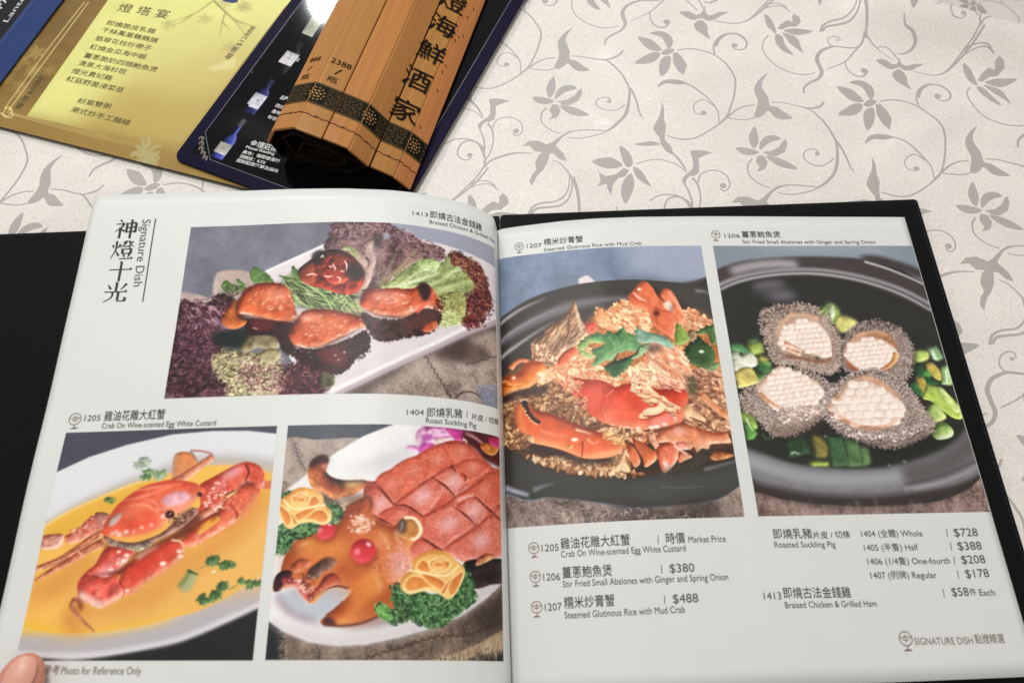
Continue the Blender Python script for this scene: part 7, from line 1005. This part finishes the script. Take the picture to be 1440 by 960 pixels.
# ---------------------------------------------------------------- bamboo scroll menu
AXx, AXy = .29998, .95394; PX, PY = .95394, -.29998; O0 = (-54.3, 204.8)
XS = [(0, 7.5), (-9.7, 17.9), (-24.7, 23.6), (-35.3, 37.1), (-51.5, 42.3), (-68.3, 47), (-85.7, 38.9), (-94.2, 24.6), (-90.5, 8.8), (-74.2, 6.6), (-57.6, 6.4), (-41.2, 7.6), (-28.6, 18), (-43, 26.2), (-57.5, 33.4), (-72.5, 38.8), (-84.8, 29), (-80, 14.5), (-64, 11.2), (-48, 13), (-40, 20.5), (-54, 26.6), (-68.5, 30.6), (-74.5, 21), (-60, 16.5), (-49.5, 19.8), (-62, 24.5)]
XS = [(s, max(z, 6.4)) for s, z in XS]
def spos(s, a, z): return ((O0[0]+PX*s+AXx*a)*MM, (O0[1]+PY*s+AXy*a)*MM, z*MM)
scroll = thing('bamboo_scroll_menu', 'partly rolled bamboo slip menu with dark writing, lying on the wine menu board', 'scroll')
def bamboo_mat():
    m, n, l, b = newmat('bamboo'); tc = n.new('ShaderNodeTexCoord'); mp = n.new('ShaderNodeMapping'); mp.inputs['Scale'].default_value = (1, .03, 1); l.new(tc.outputs['UV'], mp.inputs[0])
    t = n.new('ShaderNodeTexNoise'); t.inputs['Scale'].default_value = 3.2; t.inputs['Detail'].default_value = 6; l.new(mp.outputs[0], t.inputs[0])
    c = n.new('ShaderNodeValToRGB'); e = c.color_ramp.elements; e[0].position = .3; e[0].color = lin('9c6a36'); e[1].position = .7; e[1].color = lin('b4803f'); l.new(t.outputs[0], c.inputs[0])
    c.color_ramp.elements[0].position = .2; c.color_ramp.elements[1].position = .8
    oi = n.new('ShaderNodeObjectInfo'); hs = n.new('ShaderNodeHueSaturation'); mr = n.new('ShaderNodeMapRange'); mr.inputs['To Min'].default_value = .84; mr.inputs['To Max'].default_value = 1.15; l.new(oi.outputs['Random'], mr.inputs[0]); l.new(mr.outputs[0], hs.inputs['Value']); mh = n.new('ShaderNodeMapRange'); mh.inputs['To Min'].default_value = .505; mh.inputs['To Max'].default_value = .485; l.new(oi.outputs['Random'], mh.inputs[0]); l.new(mh.outputs[0], hs.inputs['Hue']); l.new(c.outputs[0], hs.inputs['Color'])
    l.new(hs.outputs[0], b.inputs['Base Color']); b.inputs['Roughness'].default_value = .42; b.inputs['Specular IOR Level'].default_value = .25
    bu = n.new('ShaderNodeBump'); bu.inputs['Strength'].default_value = .15; bu.inputs['Distance'].default_value = .0004; l.new(t.outputs[0], bu.inputs['Height']); l.new(bu.outputs[0], b.inputs['Normal']); return m
M_bam = bamboo_mat(); M_thread = flat('dark_red_thread', '5a2416', .8); M_inner = flat('shaded_bamboo', '24160b', .7, .15, noise=.4, nscale=300)  # inner slats: bamboo darkened, the shade inside the roll put into the colour
SLEN = 300.; TH = 1.5; slats = []
rg = random.Random(11)
for i in range(len(XS)-1):
    (s0, z0), (s1, z1) = XS[i], XS[i+1]; d = np.array([s1-s0, z1-z0]); L = np.hypot(*d); e = d/L; nn = np.array([e[1], -e[0]])*(-1)
    if i < 7: nn = nn if nn[1] > 0 else -nn
    gap = .3; A = (0, .3, -.5, .2, -.3, .4, -.2)[i] if i < 7 else rg.uniform(.5, 3.5)
    sec = [(gap, 0), (gap+.5, .42), (L/2, .62 if i < 7 else .3), (L-gap-.5, .42), (L-gap, 0), (L-gap, -TH), (gap, -TH)]
    out = nn if i < 7 else np.array([e[1], -e[0]])
    if i < 7 and out[1] < 0: out = -out
    P = [np.array([s0, z0])+e*u+out*v-out*.5 for u, v in sec]; V = []; UV = []; st = [A, A+1.2, 60, 140, 220, SLEN+A-1.2, SLEN+A]; n = len(P)
    for a in st:
        k = .86 if a in (st[0], st[-1]) else 1.
        for (u, v), p in zip(sec, P):
            q = np.array([s0, z0])+e*(L/2+(u-L/2)*(.985 if k < 1 else 1))+out*((v-(-TH/2))*k-TH/2)-out*.5; V.append(spos(q[0], a, q[1])); UV.append((u*.1+i*7.3+v*.2, a*.1))
    F = [(j*n+k, j*n+(k+1) % n, (j+1)*n+(k+1) % n, (j+1)*n+k) for j in range(len(st)-1) for k in range(n)]
    F += [tuple(range(n))[::-1], tuple(range((len(st)-1)*n, len(st)*n))]
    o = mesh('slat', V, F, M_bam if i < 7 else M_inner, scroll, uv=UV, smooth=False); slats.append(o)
    b = o.modifiers.new('bevel', 'BEVEL'); b.width = .00025; b.segments = 1; b.limit_method = 'ANGLE'; b.angle_limit = math.radians(50)
def sl(i, off=.0):   # surface of slat i (1 = rightmost): across mm, along mm
    (s0, z0), (s1, z1) = XS[i-1], XS[i]; d = np.array([s1-s0, z1-z0]); L = np.hypot(*d); e = d/L; o = np.array([e[1], -e[0]]); o = o if o[1] > 0 else -o
    def f(w, a):
        if w > L and i < 7: return sl(i+1, off)(w-L, a)
        if w < 0 and i > 1: return sl(i-1, off)(w+math.hypot(XS[i-1][0]-XS[i-2][0], XS[i-1][1]-XS[i-2][1]), a)
        h = -.5+(.42+.2*math.sin(max(0, min(1, w/L))*math.pi))+.1+off; q = np.array([s0, z0])+e*w+o*h; return spos(q[0], a, q[1])
    return f
band = art_band()
M_band = printed('scroll_band', band, .6, spec=.1)
WT = 0.
for i in range(1, 8):
    (s0, z0), (s1, z1) = XS[i-1], XS[i]; L = math.hypot(s1-s0, z1-z0); f = sl(i); V = []; UV = []
    for a in (20.2, 36.6):
        for t in np.linspace(.025, .975, 7): V.append(f(L*t, a)); UV.append(((WT+L*t)/118., (a-20.2)/16.4))
    mesh('printed_band', V, [(j, j+1, j+8, j+7) for j in range(6)], M_band, slats[i-1], uv=UV)
    WT += L
    # lashing thread and its knot hole
    c = np.array([[t, 12.2+.5*math.sin(t)] for t in np.linspace(.0, L, 9)]); P = []
    V = []; F = []
    for t, a in c:
        for k in range(5): an = k*2*math.pi/5; V.append(f(t, a+.35*math.cos(an))); V[-1] = (V[-1][0], V[-1][1], V[-1][2]+(.28*math.sin(an))*MM)
    for j in range(8):
        for k in range(5): F.append((j*5+k, j*5+(k+1) % 5, (j+1)*5+(k+1) % 5, (j+1)*5+k))
    mesh('lashing_thread', V, F, M_thread, slats[i-1])
    if 1 < i < 7:
        V = [f(L/2+.75*math.cos(t), 12.2+.75*math.sin(t)) for t in np.linspace(0, 6.283, 11)[:-1]]+[f(L/2, 12.2)]; V = [(x, y, z+.00025) for x, y, z in V]; V[-1] = (V[-1][0], V[-1][1], V[-1][2]+.0004)
        mesh('thread_knot', V, [(j, (j+1) % 10, 10) for j in range(10)], flat('knot', '32120a', .8), slats[i-1])
M_sc = flat('burnt_ink', '140d05', .7, .1)
def sctext(body, i, w, a, wd, ht, bold=.0):
    f = sl(i, .42 if i == 2 else .12); V, F = text_mesh(body, bold); x0, x1 = V[:, 0].min(), V[:, 0].max(); y0, y1 = V[:, 1].min(), V[:, 1].max()
    W = []; FF = []
    for k, (sx, sy) in enumerate(((-.2, -.12), (.2, .12)) if ht > 10 else ((0, 0),)):
        W += [f(w-(x-(x0+x1)/2)/(x1-x0)*wd+sx, a+(y-(y0+y1)/2)/(y1-y0)*ht+sy) for x, y in V]; W[k*len(V):] = [(p[0], p[1], p[2]+k*.00006) for p in W[k*len(V):]]; FF += [tuple(i+k*len(V) for i in q) for q in F]
    F = FF; mesh('printed_text', W, F, M_sc, slats[i-1], smooth=False)
for ch, p in (("燈", N("5.6 148.8")), ("海", N("6 125.7")), ("鮮", N("6.2 100.1")), ("酒", N("8 74.6")), ("家", N("7.1 47.9"))): sctext(ch, 2, p[0, 0]+2.2, p[0, 1]+1, 19.0, 16.5, 0)
for p in (N("6.5 129.4"), N("9.1 125.6"), N("8.8 145.3"), N("10.4 121.2"), N("9.9 98"), N("10.6 91.5"), N("8.9 76.4"), N("10.3 43.3"), N("6.4 155.5")):
    w, a = p[0]; f = sl(1, .05); lay_poly(f, [np.array([(w-.9, a-1), (w-.2, a-1.2), (w+.9, a+.9), (w+.2, a+1.2)])], M_sc, slats[0], 'ink_mark')
p = N("8.6 56"); sctext("2388", 5, p[0, 0], p[0, 1], 13.2, 4.0, .004); p = N("8.1 49"); sctext("/", 5, p[0, 0], p[0, 1], 4.0, 5.0, .0); p = N("9.3 42.1"); sctext("瓶", 5, p[0, 0], p[0, 1], 6.6, 4.6, .0)
p = N("11 57.1"); sctext("888", 6, p[0, 0], p[0, 1], 9., 3.6, .004); p = N("12 49.4"); sctext("/", 6, p[0, 0], p[0, 1], 4., 3.0, .0); p = N("12.2 42.4"); sctext("瓶", 6, p[0, 0], p[0, 1], 7, 4.6, .0)
# ---------------------------------------------------------------- thumb holding the page
def thumb():
    root = thing('person', 'pink fingertip pressing the bottom left corner of the lifted page', 'person')
    m, n, l, b = newmat('skin'); b.inputs['Base Color'].default_value = lin('c5806c'); b.inputs['Roughness'].default_value = .45; b.inputs['Subsurface Weight'].default_value = .25; b.inputs['Subsurface Radius'].default_value = (.004, .0015, .001); b.inputs['Subsurface Scale'].default_value = .6
    tc = n.new('ShaderNodeTexCoord'); t = n.new('ShaderNodeTexNoise'); t.inputs['Scale'].default_value = 420; t.inputs['Detail'].default_value = 6; l.new(tc.outputs['Object'], t.inputs[0]); mc = n.new('ShaderNodeMixRGB'); mc.inputs[1].default_value = lin('b96f5e'); mc.inputs[2].default_value = lin('d39580'); l.new(t.outputs[0], mc.inputs[0]); l.new(mc.outputs[0], b.inputs['Base Color']); u = n.new('ShaderNodeBump'); u.inputs['Strength'].default_value = .6; u.inputs['Distance'].default_value = .0003; l.new(t.outputs[0], u.inputs['Height']); l.new(u.outputs[0], b.inputs['Normal'])
    tip = np.array([-199.5, -63.5, 66.3]); d = np.array([-.22, -.97, .02]); d /= np.linalg.norm(d); up = np.array([.34, .05, 1.]); up -= d*up.dot(d); up /= np.linalg.norm(up); sd = np.cross(d, up)
    V = []; ns, nr = 34, 30; prof = [(0, .05), (.6, 2.6), (1.6, 4.4), (3.2, 6.1), (5.6, 7.5), (9, 8.6), (14, 9.3), (20, 9.5), (27, 9.2), (34, 9.6), (44, 10.6), (60, 11.5)]
    for i in range(ns):
        s = 60*(i/(ns-1))**1.7; r = np.interp(s, [a for a, _ in prof], [b_ for _, b_ in prof])
        for k in range(nr):
            a = 2*math.pi*k/nr; cx = r*math.cos(a); cz = r*.74*math.sin(a)
            if cz > 0: cz *= .93-.1*math.exp(-(cx/5)**2)*math.exp(-((s-8)/7)**2)
            V.append((tip+d*s+sd*cx+up*(cz-.0))*MM)
    F = [(i*nr+k, i*nr+(k+1) % nr, (i+1)*nr+(k+1) % nr, (i+1)*nr+k) for i in range(ns-1) for k in range(nr)]+[tuple(range(nr))[::-1]]
    o = mesh('finger', V, F, m, root); o.modifiers.new('s', 'SUBSURF').render_levels = 1
    mn, n, l, b = newmat('fingernail'); b.inputs['Base Color'].default_value = lin('d49a88'); b.inputs['Roughness'].default_value = .38; b.inputs['Coat Weight'].default_value = .0
    V = []; F = []; nu, nv = 14, 16
    for i in range(nv):
        s = 1.2+12.5*i/(nv-1); wd = 5.9*min(1, math.sqrt(max(.02, 1-((1.0-i/(nv-1))*.98)**3.5)))*(1-.10*(i/(nv-1))**3)
        r = np.interp(s, [a for a, _ in prof], [b_ for _, b_ in prof])
        for k in range(nu):
            x = wd*(2*k/(nu-1)-1); a = math.acos(max(-1, min(1, x/max(r, 6.2)))); z = max(r, 5.)*.74*math.sin(a)*.93+.25+(.35 if i > 1 else .1)
            V.append((tip+d*s+sd*x+up*z)*MM)
    F = [(i*nu+k, i*nu+k+1, (i+1)*nu+k+1, (i+1)*nu+k) for i in range(nv-1) for k in range(nu-1)]
    solid(mesh('fingernail', V, F, mn, o), .0004)
thumb()
